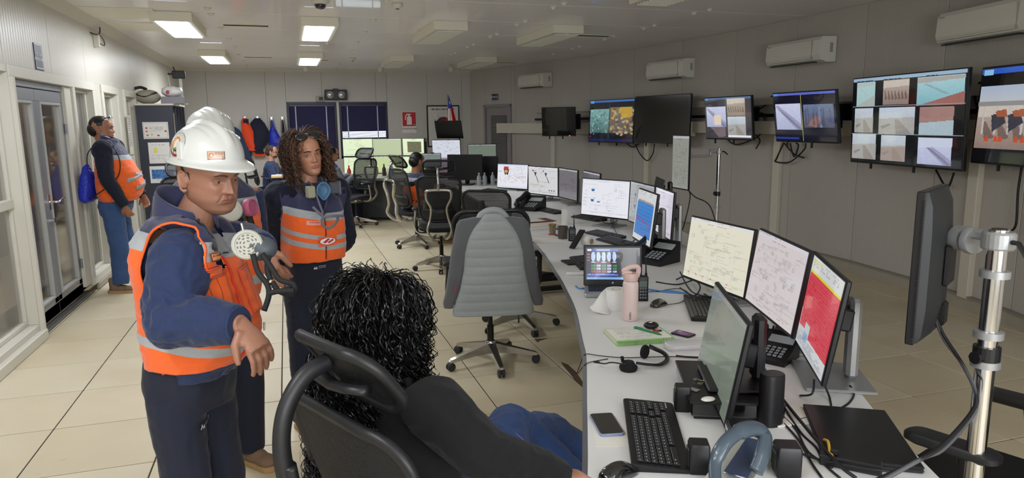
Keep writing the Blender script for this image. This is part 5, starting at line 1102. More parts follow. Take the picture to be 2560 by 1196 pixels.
def decal(bvh, org, dr, up, w, h, nx, ny, off=.003):
    """grid of points projected on a surface; returns function for canvas_mesh"""
    dr = Vector(dr).normalized(); up = Vector(up); up = (up-dr*up.dot(dr)).normalized(); rt = up.cross(-dr)*1.0; rt = dr.cross(up)
    def fn(co):
        out = np.empty_like(co); last = None
        for i, (x, _, z) in enumerate(co):
            o_ = Vector(org)+rt*float(x)+up*float(z); hit = bvh.ray_cast(o_-dr*.3, dr, 1.0)
            p = hit[0]-dr*off if hit[0] is not None else (last if last is not None else o_)
            last = p; out[i] = p
        return out
    return fn
def bvh_of(o): return BVHTree.FromPolygons([v.co.copy() for v in o.data.vertices], [tuple(p.vertices) for p in o.data.polygons])
def patch(o, org, dr, up, w, h, cv, name, parent, m=None, off=.003, thick=None):
    q = canvas_mesh(cv, w, h, name, m or m_print, None, parent, decal(bvh_of(o), org, dr, up, w, h, 0, 0, off)); q.data.polygons.foreach_set('use_smooth', [True]*len(q.data.polygons))
    if thick: md = q.modifiers.new('t', 'SOLIDIFY'); md.thickness = thick; md.offset = 1
    return q
ORANGE = 'f2651f'; NAVY = '2d3050'; GREY = 'a3a8ac'; NAVYS = '18233f'
m_navysleeve = mat('navy_work_shirt', '1c2c52', .8, sheen=.15, bump=.12, bscale=70); m_darknavy = mat('dark_navy_shirt', '10162a', .85, sheen=.05, bump=.1, bscale=70)
m_pants = mat('dark_navy_trousers', '171c2e', .85, sheen=.08, bump=.15, bscale=60); m_jeans = mat('blue_jeans', '35507c', .85, var=.22, vscale=6, bump=.15, bscale=120, sheen=.1)
m_boot = mat('suede_boot', '7d6450', .85, var=.1); m_sole = mat('boot_sole', 'a8885c', .7); m_hat = mat('helmet_white', 'd3d6d2', .25, coat=.5); m_hair = mat('black_hair', '0b0a0b', .38, var=.3, vscale=60, bump=.3, bscale=140, stretch=(1, 1, .2))
m_rub = mat('rubber_grey', '4b5158', .5); m_rubb = mat('rubber_blue', '4f7596', .5); m_filter = mat('filter_cream', 'b4b3a8', .45); m_strap = mat('strap_black', '17181b', .7); m_strapg = mat('strap_grey', '6b6a76', .6)
def hardhat(t, H, emblem=True, plate=True, k=1.0):
    """H: head matrix. shell, brim with peak to -Y, centre ridge, side slots"""
    NA, NZ = 96, 26; loops = []
    def shell(a, u):   # u 0 rim .. 1 crown
        ph = u*pi/2; rx, ry, rz = .118, .143, .128; ca, sa = cos(a), sin(a); cu = cos(ph)**.88
        x = rx*cu*ca; y = ry*cu*sa; z = rz*sin(ph)**.92
        g = max(0, 1-(abs(x)/.022)**2) if abs(x) < .022 else 0
        z += .011*g*(u > .12)*min(1, (u-.12)*6) if u > .12 else 0
        for gx in (-.052, .052):
            if abs(x-gx) < .010 and u > .3: z -= .004*(1-abs(x-gx)/.010)*min(1, (u-.3)*4)
        return Vector((x, y, z))
    base = Vector((0, .005, .048))
    def P(v): return H@((v*k)+base)
    for i in range(NZ): loops.append([P(shell(2*pi*j/NA, i/(NZ-1)*.995)) for j in range(NA)])
    rim = []
    for s, dz in ((1.0, 0), (1.04, -.006), (1.09, -.010), (1.12, -.013), (1.12, -.018), (1.07, -.015), (1.0, -.012), (.96, .0)):
        l = []
        for j in range(NA):
            a = 2*pi*j/NA; v = shell(a, 0); peak = max(0, -sin(a))**1.6; ext = 1+(s-1)*1.0; q = Vector((v.x*ext, v.y*ext-(s-1)*.42*peak, dz-(s-1)*.10*peak)); l.append(P(q))
        rim.append(l)
    full = MB(); full.ring(rim[::-1][:-1]+loops, cap=False); full.add(loops[-1], [tuple(range(NA))])
    o = full.build('helmet_shell', m_hat, t, smooth=True); recalc(o)
    inner = MB(); inner.ring([[P(shell(2*pi*j/40, i/9*.99)*.95) for j in range(40)] for i in range(10)]); inner.build('helmet_liner', mat('liner_dark', '1a1a1c', .7), t, smooth=True)
    for s in (-1, 1):
        for yy in (.0,): 
            A = H@TR(s*.1145*k, yy, .055)@RZ(0); MB(A).rb(-.008, .008, -.012 if yy == 0 else -.018, .014 if yy == 0 else .018, -.006, .012 if yy else .05, .004).build('slot_boss', m_hat, t)
    MB().tube([H@Vector((-.08, .03, .04)), H@Vector((-.083, .01, .0)), H@Vector((-.08, .02, -.02))], .004, 6).build('ear_strap', m_strap, t)
    return o
# ---------- a reusable small/medium person
def person(lb, pos, rz, name='person'): return thing(name, lb, 'person', (*pos, 0), rz)
# ================= 1. the man in the white helmet, foreground
HM = person('person in a white hard hat and orange vest with navy sleeves, looking down, foreground left', (-.335, 2.42), face(.84, -.54))
MI = (TR(*HM.location)@RZ(HM.rotation_euler.z)).inverted()
def LW(px, py, d, Mi): return Mi@atd(px, py, d)
hc = LW(524, 443, 2.26, MI)
Hh = TR(*hc)@RZ(radians(-13))@RX(radians(12))@RY(radians(-2))@Matrix.Scale(1.02, 4)
sh = LW(452, 634, 2.12, MI); el = LW(432, 795, 2.04, MI); wr_ = LW(605, 812, 1.96, MI); hd = LW(640, 850, 1.95, MI)
shl = Vector((-sh.x*.9, sh.y+.02, sh.z-.01)); ell = LW(610, 600, 2.5, MI); wrl = LW(662, 618, 2.32, MI)
tx = 0.0; shl = Vector((.18, .03, sh.z-.02)); print('SH', sh, el, wr_, hc); nk = Vector((tx, hc.y+.05, hc.z-.17))
Z0 = sh.z+.01
rings = [(.86, tx, -.01, .14, .125), (.9, tx, -.025, .15, .14), (.97, tx, -.04, .155, .15), (1.05, tx, -.04, .155, .148), (1.15, tx, -.025, .155, .135), (1.25, tx, -.005, .155, .118), (Z0-.04, tx, .015, .152, .10), (Z0+.02, tx, .035, .125, .085), (Z0+.055, tx, .03, .08, .06)]
def hm_shapes(b):
    b.ring(torso_loops([(z, cx, cy, rx*.8, ry*.78) for z, cx, cy, rx, ry in rings]))
    limb(b, sh, el, wr_, .045, .036, .028); hand_shapes(b, wr_, hd-wr_+Vector((0, 0, -.012)), MI.to_3x3()@Vector((-.3, .6, -.6)), -1, .75, 1.0)
    limb(b, shl, ell, wrl, .045, .036, .028); hand_shapes(b, wrl, Vector((0, -.25, -1)), (1, 0, 0), 1, .8, .95)
    for s in (-1, 1): limb(b, (tx+s*.07, .02, .82), (tx+s*.085, 0, .46), (tx+s*.1, .03, .08), .068, .05, .035)
body = full_body(HM, Hh, nk+Vector((0, 0, -.03)), hm_shapes, .0045, .0022, True, '9e705a', '83504a', .25, wide=1.07, jaw=1.14, age=1.0, nose=1.12)
add_eyes(HM, Hh, lids='98664c', up=6, lo=-12, look=(.002, -.002)); brows(HM, Hh, '55463c', .005)
cr_ = mat('skin_crease', '7d4d38', .6)
# hair showing under the helmet
MB(Hh).ring([[(.0775*cos(a)*q, .018+.096*sin(a)*q, z) for a in np.linspace(radians(-20), radians(200), 24)]+[(.068*cos(a)*q, .018+.085*sin(a)*q, z) for a in np.linspace(radians(200), radians(-20), 24)] for z, q in ((-.03, .93), (-.01, .99), (.02, 1.03), (.05, 1.03))]).build('hair', mat('grey_hair', '3a322d', .8, bump=.3, bscale=200), HM, smooth='auto')
hat = hardhat(HM, Hh@TR(0, .002, .014)@RX(radians(-6)), k=.85)
Hw = Hh@TR(0, .002, .066)@RX(radians(-6))
c = CV(64, 64, 'd3d6d2'); c.disc(.5, .5, .5, .5, '5a5048'); c.disc(.5, .5, .485, .485, 'd3d6d2')
for k in range(30):
    a = radians(-100+k*9.5); c.poly([(.5+.28*cos(a), .5+.28*sin(a)), (.5+.47*cos(a-.02), .5+.47*sin(a-.02)), (.5+.47*cos(a+.03), .5+.47*sin(a+.03))], '8a7a70')
c.disc(.45, .48, .3, .3, 'c8803c'); c.disc(.47, .5, .23, .24, 'e9b078'); c.poly([(.36, .66), (.4, .4), (.5, .3), (.6, .32), (.56, .5), (.48, .64)], 'f0f0ee'); c.poly([(.3, .68), (.7, .62), (.66, .74), (.4, .76)], '6f9a50'); c.poly([(.38, .74), (.6, .74), (.56, .98), (.44, .98)], '2a2624'); c.disc(.5, .88, .05, .1, 'e8e4e0')
for k in range(14): a = radians(60+k*9.5); c.poly([(.5+.4*cos(a), .5+.4*sin(a)), (.5+.5*cos(a), .5+.5*sin(a)), (.5+.5*cos(a+.16), .5+.5*sin(a+.16)), (.5+.4*cos(a+.16), .5+.4*sin(a+.16))], '9c2a30')
bv = bvh_of(hat); X3 = Hw.to_3x3()
def hat_patch(org, dr, up, w, h, cv, name, disc=False):
    fn = decal(bv, Hw@Vector(org), X3@Vector(dr), X3@Vector(up), w, h, 0, 0, .0012)
    q = canvas_mesh(cv, w, h, name, attr_mat('sticker', rough=.3, coat=.4), None, HM, fn)
    if disc:
        bb = bmesh.new(); bb.from_mesh(q.data); bb.faces.ensure_lookup_table(); W_ = cv.w
        bmesh.ops.delete(bb, geom=[f for i, f in enumerate(bb.faces) if ((i % W_+.5)/W_-.5)**2+((i//W_+.5)/cv.h-.5)**2 > .25], context='FACES'); bb.to_mesh(q.data); bb.free()
    return q
hat_patch((-.10, .035, .045), (.93, -.2, -.3), (.0, .05, 1), .078, .078, c, 'round_sticker', True)
c = CV(50, 30, 'a8836a'); c.frame(0, 0, 1, 1, '3e302a'); c.r(.03, .06, .97, .94, 'c9a48c'); c.disc(.22, .5, .14, .26, 'b06a48'); c.disc(.22, .5, .09, .16, 'd8b090'); c.words(.42, .15, .95, .45, '4a3830', 2, 1, .9); c.words(.5, .55, .95, .9, '6a5850', 3, .8, .7)
hat_patch((-.055, -.1, .02), (.5, .87, -.12), (0, 0, 1), .05, .025, c, 'name_plate')
# shirt with sleeves, vest, trousers
sb = MB(); limb(sb, sh, el, wr_-(wr_-el).normalized()*.012, .09, .08, .056, .006); sb.ell(sh+Vector((.0, 0, -.022)), (.09, .096, .1)); limb(sb, shl, ell, wrl-(wrl-ell).normalized()*.012, .075, .062, .046, .004); sb.ring(torso_loops([(z, cx, cy, rx*.93, ry*.93) for z, cx, cy, rx, ry in rings[:-1]])); sb.ell(el, (.085, .085, .085))
def armfold(p):
    f = folds(.010, 11, (1, 1, 1), 3)(p); d = min((p-el).length, 1); return f*(1+1.4*math.exp(-(d/.11)**2))
shirt = meld(sb, .006, 'shirt', HM, m_navysleeve, 3, disp=armfold)
MB().tube([wr_-(wr_-el).normalized()*.045, wr_-(wr_-el).normalized()*.008], [.052, .05], 18).build('cuff', m_navysleeve, shirt, smooth='auto')
vb = MB(); vr = [(z, cx, cy, rx*1.04+.006, ry*1.06+.012) for z, cx, cy, rx, ry in rings]; vr = [(.905, tx, -.02, .152, .148)]+vr[2:-2]+[(Z0+.02, tx, .03, .14, .1), (Z0+.06, tx, .02, .105, .09), (Z0+.085, tx, .01, .088, .08)]
vb.ring(torso_loops(vr, 32)); vb.ell(sh+Vector((.012, 0, -.01)), (.1, .105, .122)); vb.ell(shl+Vector((-.01, 0, -.01)), (.09, .095, .11)); vb.tube([(tx-.05, .03, Z0+.03), (sh.x+.02, sh.y, sh.z+.04)], [.08, .075], 16)
m_v1 = zones('vest_with_bands_a', [(0, ORANGE), (.965, GREY), (.995, ORANGE), (1.262, ORANGE), (1.265, GREY), (1.325, NAVY)], a=.12, b=-.14, z0=.7, z1=1.7)
vest = meld(vb, .006, 'safety_vest', HM, m_v1, 2, disp=folds(.008, 8, (1, 1, 1.8), 9))
def armhole(o, c, n, rx, rz, m=None, r=.0042):
    """cut an oval opening and sew a piping round it, on the garment's own surface"""
    n = Vector(n).normalized(); a = Vector((0, 1, 0)); a = (a-n*a.dot(n)).normalized(); u = n.cross(a); bv = bvh_of(o); pts = []
    for k in range(48):
        p = c+a*(rx*cos(2*pi*k/48))+u*(rz*sin(2*pi*k/48)); h_ = bv.ray_cast(p+n*.3, -n); q = h_[0] if h_[0] is not None and (h_[0]-c).dot(n) > -.06 else p-n*.02; pts.append(q+n*.001)
    pts = [(pts[k-1]+pts[k]*2+pts[(k+1) % 48])/4 for k in range(48)]
    b = bmesh.new(); b.from_mesh(o.data)
    def ins(f):
        d = f.calc_center_median()-c; return -.07 < d.dot(n) < .25 and (d.dot(a)/rx)**2+(d.dot(u)/rz)**2 < .97
    bmesh.ops.delete(b, geom=[f for f in b.faces if ins(f)], context='FACES'); b.to_mesh(o.data); b.free()
    MB().tube(pts, r, 6, closed=True).build('armhole_piping', m or mat('piping_orange', 'f06428', .7), o, smooth=True)
ca_ = sh+Vector((.012, 0, -.012)); armhole(vest, ca_, Vector((-1, 0, -.3)), .1, .118)
armhole(vest, shl+Vector((-.01, 0, -.01)), Vector((1, 0, -.2)), .085, .1)
def stand_collar(parent, c, r0, r1, h, m, gap=28, tilt=.02, back=.0, thick=.012):
    lo = [[], []]
    for k in range(33):
        a = radians(-90+gap+k*(360-2*gap)/32); ca, sa = cos(a), sin(a)
        lo[0].append((c[0]+r0*ca, c[1]+r0*.95*sa, c[2]+tilt*sa)); lo[1].append((c[0]+r1*ca, c[1]+r1*.95*sa+back, c[2]+h*(1+.25*sa)+tilt*sa))
    o = MB().ring(lo, close=False, cap=False).build('collar', m, parent, smooth=True); md = o.modifiers.new('t', 'SOLIDIFY'); md.thickness = thick; md.offset = 0; md2 = o.modifiers.new('b', 'SUBSURF'); md2.levels = 1; md2.render_levels = 1; return o
stand_collar(vest, (tx, -.02, Z0+.055), .098, .08, .095, mat('vest_navy', NAVY, .8, sheen=.2))
# zip, pocket, label, reflective patches on the chest
bvv = bvh_of(vest)
def on(pts, off=.004, dr=(0, 1, 0)):
    out = []
    for p in pts:
        h_ = bvv.ray_cast(Vector(p)-Vector(dr)*.5, Vector(dr)); out.append((h_[0]-Vector(dr)*off) if h_[0] is not None else Vector(p))
    return out
MB().tube(on([(tx, 0, z) for z in np.linspace(.9, Z0+.03, 24)]), .004, 6).build('zip', mat('zip_red', 'd03a2a', .5), vest)
c = CV(30, 40, ORANGE)
def vp(x, z, w, h, cv, nm, dr=(0, 1, 0), off=.005, th=.006): return patch(vest, (tx+x, -.2, z+.04), dr, (0, 0, 1), w, h, cv, nm, vest, attr_mat('vest_cloth', rough=.75, sheen=.2), off, th)
c.r(0, 0, 1, .05, 'c84414'); c.r(.33, .05, .36, 1, 'b8400f'); c.r(.66, .05, .69, 1, 'b8400f'); c.frame(0, 0, 1, 1, 'd04a18')
vp(-.085, 1.09, .105, .145, c, 'pocket', (.15, 1, 0)); vp(.098, 1.09, .11, .145, c, 'pocket', (-.15, 1, 0))
c2 = CV(30, 8, ORANGE); c2.frame(0, 0, 1, 1, 'c84414'); vp(-.085, 1.18, .11, .03, c2, 'pocket_flap', (.15, 1, 0), .011)
c2 = CV(40, 12, 'e8884a'); c2.frame(0, 0, 1, 1, '5a3018'); c2.words(.08, .25, .92, .8, '30201a', 1, 1, .95); vp(-.072, 1.228, .08, .024, c2, 'name_label', (.15, 1, 0), .009)
MB().tube(on([(tx-.125, 0, 1.175), (tx-.123, 0, 1.14)], .014), .005, 6).build('zip_pull', m_chrome, vest)
c2 = CV(10, 8, 'e6e6e2'); vp(.12, .95, .03, .02, c2, 'white_tag', (-.15, 1, 0), .006)
MB().tube(on([(tx+x, 0, .9) for x in np.linspace(-.14, .14, 20)], .006), .006, 6).build('hem', mat('hem_orange', 'd9501e', .7), vest)
tb = MB(); tb.ring(torso_loops([(.74, tx, .02, .13, .11), (.82, tx, .02, .14, .13), (.93, tx, .0, .14, .13)]))
for s in (-1, 1): limb(tb, (tx+s*.07, .02, .8), (tx+s*.085, 0, .46), (tx+s*.1, .03, .07), .088, .078, .07)
tro = meld(tb, .008, 'trousers', HM, m_pants, 3, disp=folds(.01, 6, (1, 1, 1), 4))
c = CV(44, 16, '171c2e'); c.poly([(.05, .8), (.15, .2), (.25, .8), (.2, .8), (.15, .5), (.1, .8)], 'b8bcc4'); c.poly([(.18, .8), (.28, .3), (.36, .8)], 'b8bcc4'); c.words(.4, .25, .98, .75, 'a0a6b0', 2, 1, .9)
patch(tro, (tx-.1, -.3, .7), (.25, 1, 0), (0, 0, 1), .075, .026, c, 'trouser_print', tro, None, .003)
boots(HM, [(tx-.1, .0), (tx+.1, .03)], m_boot, m_sole, [(-.1, -1), (.1, -1)])
# respirator hanging in front of him: a half mask and filter on straps, held in his far hand
def disc_filter(mb, c, n, r=.04, th=.022):
    n = Vector(n).normalized(); q = n.to_track_quat('Z', 'Y').to_matrix().to_4x4(); A = TR(*c)@q
    mb.lathe([(.001, 0), (r*.95, 0), (r, th*.3), (r, th*.8), (r*.9, th), (r*.8, th), (r*.78, th*.8), (.001, th*.8)], 24, M=A); return A
rs = thing('respirator', 'grey half-mask respirator with round cream filter held before the vest', 'respirator', HM.location, HM.rotation_euler.z)
fc = LW(618, 612, 2.0, MI); view = MI.to_3x3()@(-ray(618, 612)).normalized()
f_ = MB(); A = disc_filter(f_, fc, view, .043, .02); f_.build('filter', m_filter, rs, smooth='auto')
g_ = MB(A)
for rr, cnt in ((.01, 5), (.019, 9), (.027, 13)):
    for k in range(cnt): a = 2*pi*k/cnt; g_.box(-.0035, .0035, -.0018, .0018, .0155, .0168, M=A@RZ(a)@TR(rr, 0, 0)@RZ(pi/2))
g_.build('filter_slots', mat('slot_dark', '6d6a60', .7), rs)['kind'] = 'stuff'
MB().ell(LW(655, 622, 2.03, MI), (.04, .045, .035)).ell(LW(640, 612, 2.03, MI), (.045, .03, .03)).build('facepiece', m_rub, rs, smooth=True)
def straps(t, paths, r=.006, fl=2.2, m=m_strap, Mi=MI):
    for pts in paths: MB().tube(spline([LW(*p, Mi) for p in pts], 5), r*.3, 6, flat=fl*2.3, up=Mi.to_3x3()@(-ray(*pts[0][:2])).normalized()).build('strap', m, t, smooth=True)
straps(rs, [[(632, 635, 1.98), (645, 680, 1.98), (668, 712, 1.98), (672, 740, 1.98), (660, 778, 1.98)], [(655, 635, 1.99), (680, 672, 1.99), (700, 700, 1.99), (735, 712, 1.99), (735, 735, 1.99), (700, 730, 1.99), (680, 705, 1.99)], [(668, 735, 1.98), (700, 728, 1.98), (736, 728, 1.98)], [(672, 640, 2.0), (668, 670, 2.0), (676, 700, 1.99)]])
MB().cyl(LW(604, 560, 2.03, MI), LW(612, 590, 2.02, MI), .004).build('clip', m_chrome, rs)
# ================= 2. second helmeted man right behind him
M2 = person('person in a second white hard hat, mostly hidden behind the foreground man', (-.33, 3.42), face(.55, -.83)); M2i = (TR(*M2.location)@RZ(M2.rotation_euler.z)).inverted()
h2 = LW(528, 352, 3.35, M2i); H2 = TR(*h2)@RX(radians(5))
def m2_shapes(b):
    b.ring(torso_loops([(.85, 0, .02, .15, .1), (1.1, 0, 0, .15, .11), (1.35, 0, .02, .15, .1), (h2.z-.2, 0, .03, .1, .07)]))
    for s in (-1, 1): limb(b, (s*.09, .02, .86), (s*.1, 0, .46), (s*.1, .03, .08), .068, .05, .035); limb(b, (s*.19, .02, 1.36), (s*.23, .05, 1.1), (s*.2, -.12, 1.0), .045, .036, .028); hand_shapes(b, Vector((s*.2, -.12, 1.0)), (-s*.3, -1, -.2), (0, .2, -1), s, .8)
full_body(M2, H2, (h2.x, h2.y+.05, h2.z-.18), m2_shapes, .008, .005)
hardhat(M2, H2@TR(0, 0, -.004)@Matrix.Scale(.88, 4))
vb = MB(); vb.ring(torso_loops([(.86, 0, .0, .17, .13), (1.0, 0, -.01, .19, .15), (1.2, 0, 0, .2, .145), (1.36, 0, .02, .2, .12), (1.42, 0, .03, .13, .1), (1.46, 0, .03, .09, .08)]))
meld(vb, .009, 'safety_vest', M2, zones('vest_with_bands_b', [(0, ORANGE), (.93, GREY), (.975, ORANGE), (1.27, GREY), (1.33, NAVY)], z0=.7, z1=1.7), 2, disp=folds(.008, 8, (1, 1, 1.5), 2))
sb = MB()
for s in (-1, 1): limb(sb, (s*.185, .02, 1.35), (s*.235, .05, 1.1), (s*.2, -.1, 1.0), .07, .058, .045)
meld(sb, .009, 'sleeves', M2, m_navysleeve, 2, disp=folds(.006, 10))
tb = MB(); tb.ring(torso_loops([(.78, 0, .02, .15, .11), (.92, 0, .0, .16, .12)]))
for s in (-1, 1): limb(tb, (s*.085, .02, .82), (s*.1, 0, .46), (s*.1, .03, .07), .092, .075, .068)
meld(tb, .01, 'trousers', M2, m_pants, 2)
boots(M2, [(-.1, .02), (.1, .02)], m_boot, m_sole, [(-.1, -1), (.1, -1)])
r2 = thing('respirator', 'dark half-mask respirator with a round white filter at the chin of the foreground man', 'respirator', M2.location, M2.rotation_euler.z); v2 = M2i.to_3x3()@(-ray(585, 525)).normalized()
f_ = MB(); disc_filter(f_, LW(577, 527, 2.85, M2i), v2, .046, .03); f_.build('filter', m_filter, r2, smooth='auto'); f_ = MB(); disc_filter(f_, LW(618, 520, 2.9, M2i), v2+Vector((.9, 0, 0)), .038, .03); f_.build('filter', mat('filter_pink', 'b05a7a', .5), r2, smooth='auto')
b = MB(); b.ell(LW(605, 528, 2.93, M2i), (.05, .055, .045)); b.build('facepiece', m_rub, r2, smooth=True); straps(r2, [[(600, 545, 2.88), (602, 600, 2.88), (615, 620, 2.9)], [(622, 540, 2.9), (632, 575, 2.9), (630, 610, 2.9)]], .012, 1.8, m_strap, M2i)
# ---------------------------------------------------------------- hair made of many strands
def strands(paths, rad, sides=3):
    """paths (N,P,3) -> MB-like arrays"""
    N, P, _ = paths.shape; t = np.gradient(paths, axis=1); t /= np.linalg.norm(t, axis=2, keepdims=True)+1e-9
    ref = np.array([.3, .9, .1]); a = np.cross(t, ref); a /= np.linalg.norm(a, axis=2, keepdims=True)+1e-9; b = np.cross(t, a)
    if sides == 1:
        w = np.interp(np.linspace(0, 1, P), [0, .8, 1], [1, .9, .2])[None, :, None]*rad; m_ = np.random.default_rng(3).uniform(0, 6.28, (N, 1, 1)); e = a*np.cos(m_)+b*np.sin(m_); v = np.stack([paths-e*w, paths+e*w], 2); idx = np.arange(N*P*2).reshape(N, P, 2)
        return v.reshape(-1, 3), np.stack([idx[:, :-1, 0], idx[:, :-1, 1], idx[:, 1:, 1], idx[:, 1:, 0]], -1).reshape(-1, 4)
    taper = np.interp(np.linspace(0, 1, P), [0, .8, 1], [1, .9, .25])[None, :, None, None]*rad
    ang = 2*np.pi*np.arange(sides)/sides; v = paths[:, :, None, :]+taper*(a[:, :, None, :]*np.cos(ang)[None, None, :, None]+b[:, :, None, :]*np.sin(ang)[None, None, :, None])
    idx = np.arange(N*P*sides).reshape(N, P, sides); q = np.stack([idx[:, :-1], np.roll(idx, -1, 2)[:, :-1], np.roll(idx, -1, 2)[:, 1:], idx[:, 1:]], -1).reshape(-1, 4)
    return v.reshape(-1, 3), q
def mesh_np(name, v, f, m, parent):
    me = bpy.data.meshes.new(name); me.vertices.add(len(v)); me.vertices.foreach_set('co', v.astype(np.float32).ravel()); me.loops.add(f.size); me.loops.foreach_set('vertex_index', f.astype(np.int32).ravel())
    me.polygons.add(len(f)); me.polygons.foreach_set('loop_start', (np.arange(len(f))*4).astype(np.int32)); me.polygons.foreach_set('loop_total', np.full(len(f), 4, np.int32)); me.update(calc_edges=True)
    me.polygons.foreach_set('use_smooth', [True]*len(f)); me.materials.append(m); o = bpy.data.objects.new(name, me); COL.objects.link(o); o.parent = parent; return o
def curly(parent, H, n, length, m, rad=.0011, seed=1, r_in=(.086, .106, .105), vol=.03, P=46, amp=.011, wl=.032, front=.5, drop=.75, part_y=0.0, back=.2, clump=0, sides=3):
    rg = np.random.default_rng(seed); Hm = np.array(H); out = []
    az = rg.uniform(0, 2*np.pi, n*3); el = np.arcsin(rg.uniform(-.25, 1, n*3)); d = np.stack([np.cos(el)*np.cos(az), np.cos(el)*np.sin(az), np.sin(el)], 1)
    ok = ~((d[:, 1] < -front) & (d[:, 2] < .62)); d = d[ok][:n]; n = len(d); R = np.array(r_in)
    p = d*R+np.array([0, .015, .022]); L = length*rg.uniform(.72, 1.05, n); step = L/P
    # direction: sideways and back from the parting, then down
    side = np.sign(d[:, 0]+rg.normal(0, .05, n)); path = np.empty((n, P, 3)); layer = rg.uniform(0, 1, n)**.6
    cur = p.copy(); C0 = np.array([0, .015, .022]); sx_ = np.clip(.35-d[:, 1]*1.2+d[:, 2]*.3, .08, 1); vel = np.stack([side*.75*sx_+rg.normal(0, .18, n), np.full(n, back)+rg.normal(0, .1, n), np.full(n, -.05)], 1); vel -= d*(vel*d).sum(1, keepdims=True)
    rt = 1+.05+layer*vol/.1
    for i in range(P):
        path[:, i] = cur; vel = vel*.8+np.array([0, 0, -1])*.2*(drop+.6*(i/P)); vel /= np.linalg.norm(vel, axis=1, keepdims=True)+1e-9
        cur = cur+vel*step[:, None]; q = cur-C0; rad_ = np.sqrt(((q/R)**2).sum(1)); grow = 1+(rt-1)*min(1, i/(P*.15)); k_ = np.where(cur[:, 2] > -.03, grow/np.maximum(rad_, .3), 1)
        cur = C0+q*k_[:, None]; hr = np.sqrt((cur[:, 0]/R[0])**2+((cur[:, 1]-.03)/R[1])**2); lim = rt*1.0; kk = np.where((cur[:, 2] <= -.03) & (hr < lim*.9), lim*.9/np.maximum(hr, .3), 1); kk = 1+(kk-1)*.3
        cur[:, 0] *= kk; cur[:, 1] = .03+(cur[:, 1]-.03)*kk
        fy = np.where((cur[:, 1] < -.055) & (cur[:, 2] < .045) & (np.abs(cur[:, 0]) < .078), .004, 0); cur[:, 0] += np.sign(cur[:, 0]+1e-6)*fy*1.5; cur[:, 1] += fy
    # outward spread and curls
    s_ = np.linspace(0, 1, P)[None, :]; rr = path-np.array([0, .03, 0]); rr[:, :, 2] = 0; nr = rr/(np.linalg.norm(rr, axis=2, keepdims=True)+1e-6)
    path += nr*(vol*.35*layer[:, None, None]*np.clip(s_*1.6-.2, 0, 1)[:, :, None])
    ph = rg.uniform(0, 6.28, n)
    if clump: ph = d[:, 0]*clump*2+d[:, 1]*clump*1.3+d[:, 2]*clump+rg.normal(0, .35, n)
    w_ = 2*np.pi*(L[:, None]*s_)/(wl*rg.uniform(.8, 1.3, n)[:, None])+ph[:, None]; am = amp*np.clip(s_*2.4-.25, 0, 1)*rg.uniform(.5, 1.2, n)[:, None]
    tang = np.stack([-nr[:, :, 1], nr[:, :, 0], np.zeros_like(nr[:, :, 0])], -1)
    path += nr*(am*np.cos(w_))[:, :, None]+tang*(am*np.sin(w_))[:, :, None]
    path += np.cumsum(rg.normal(0, .0006, path.shape), 1)
    path = path@Hm[:3, :3].T+Hm[:3, 3]
    v, f = strands(path, rad, sides); o = mesh_np('hair_strands', v, f, m, parent); o['kind'] = 'stuff'; return o
m_hb = mat('hair_black_gloss', '08080a', .33, coat=.0); m_hb.node_tree.nodes['Principled BSDF'].inputs['Specular IOR Level'].default_value = .45
m_hbr = mat('hair_brown_gloss', '2a1a12', .4, var=.4, vscale=20); m_hbr2 = mat('hair_brown_light', '7a5a44', .45)
# ================= 3. the standing woman
WM = person('person standing with long curly dark hair, orange vest and sunglasses on the head', (.10, 3.80), face(.40, -.92)); WI = (TR(*WM.location)@RZ(WM.rotation_euler.z)).inverted()
hw = LW(768, 388, 3.62, WI); Hw_ = TR(*hw)@RZ(radians(-4))@RX(radians(2))@RY(radians(-9))@Matrix.Scale(.97, 4)
wz = 1.29; wsh = [Vector((-.165, .02, wz)), Vector((.165, .02, wz))]; wel = [LW(690, 600, 3.72, WI), Vector((.24, .1, 1.02))]; wwr = [LW(692, 668, 3.86, WI), Vector((.12, .2, .9))]
wr_r = [(.86, 0, .02, .135, .105), (.95, 0, 0, .155, .125), (1.03, 0, -.005, .15, .125), (1.12, 0, -.01, .145, .125), (1.2, 0, -.005, .148, .12), (1.27, 0, .01, .145, .095), (1.33, 0, .025, .1, .075), (1.37, 0, .025, .06, .055)]
def wm_shapes(b):
    b.ring(torso_loops([(z, cx, cy, rx*.84, ry*.82) for z, cx, cy, rx, ry in wr_r]))
    for i in (0, 1): limb(b, wsh[i], wel[i], wwr[i], .04, .033, .025); hand_shapes(b, wwr[i], Vector((.15 if i == 0 else -.4, .1, -1)), (0, 1, 0), 1 if i else -1, .6, .9)
    for s in (-1, 1): limb(b, (s*.075, .02, .82), (s*.085, 0, .45), (s*.09, .03, .08), .07, .045, .032)
body = full_body(WM, Hw_, (0, .03, 1.33), wm_shapes, .006, .003, False, 'b58268', '9a5c55', None, wide=.93, jaw=.9, nose=.9)
add_eyes(WM, Hw_, lids='a3745c', up=15, lo=-12, look=(-.001, 0), iris='20120b'); brows(WM, Hw_, '2a1a14', .004)
for hs, sd, mm in ((1100, 3, m_hbr), (700, 5, m_hbr2)): curly(WM, Hw_@TR(0, .008, -.006), hs, .36, mm, .0012, sd, amp=.009, wl=.04, front=.42, vol=.04, back=.25, P=52)
MB(Hw_).ell((0, .03, .03), (.079, .088, .094)).ell((0, .07, -.07), (.085, .05, .1)).build('hair_volume', m_hbr, WM, smooth=True)
for s in (-1,): MB(Hw_).ell((s*.073, -.005, -.045), (.006, .006, .006)).build('earring', mat('pearl', 'e8e4dc', .2, coat=1), WM, smooth=True)
sg = thing('sunglasses', 'dark sunglasses pushed up on the curly-haired standing woman', 'sunglasses', WM.location, WM.rotation_euler.z)
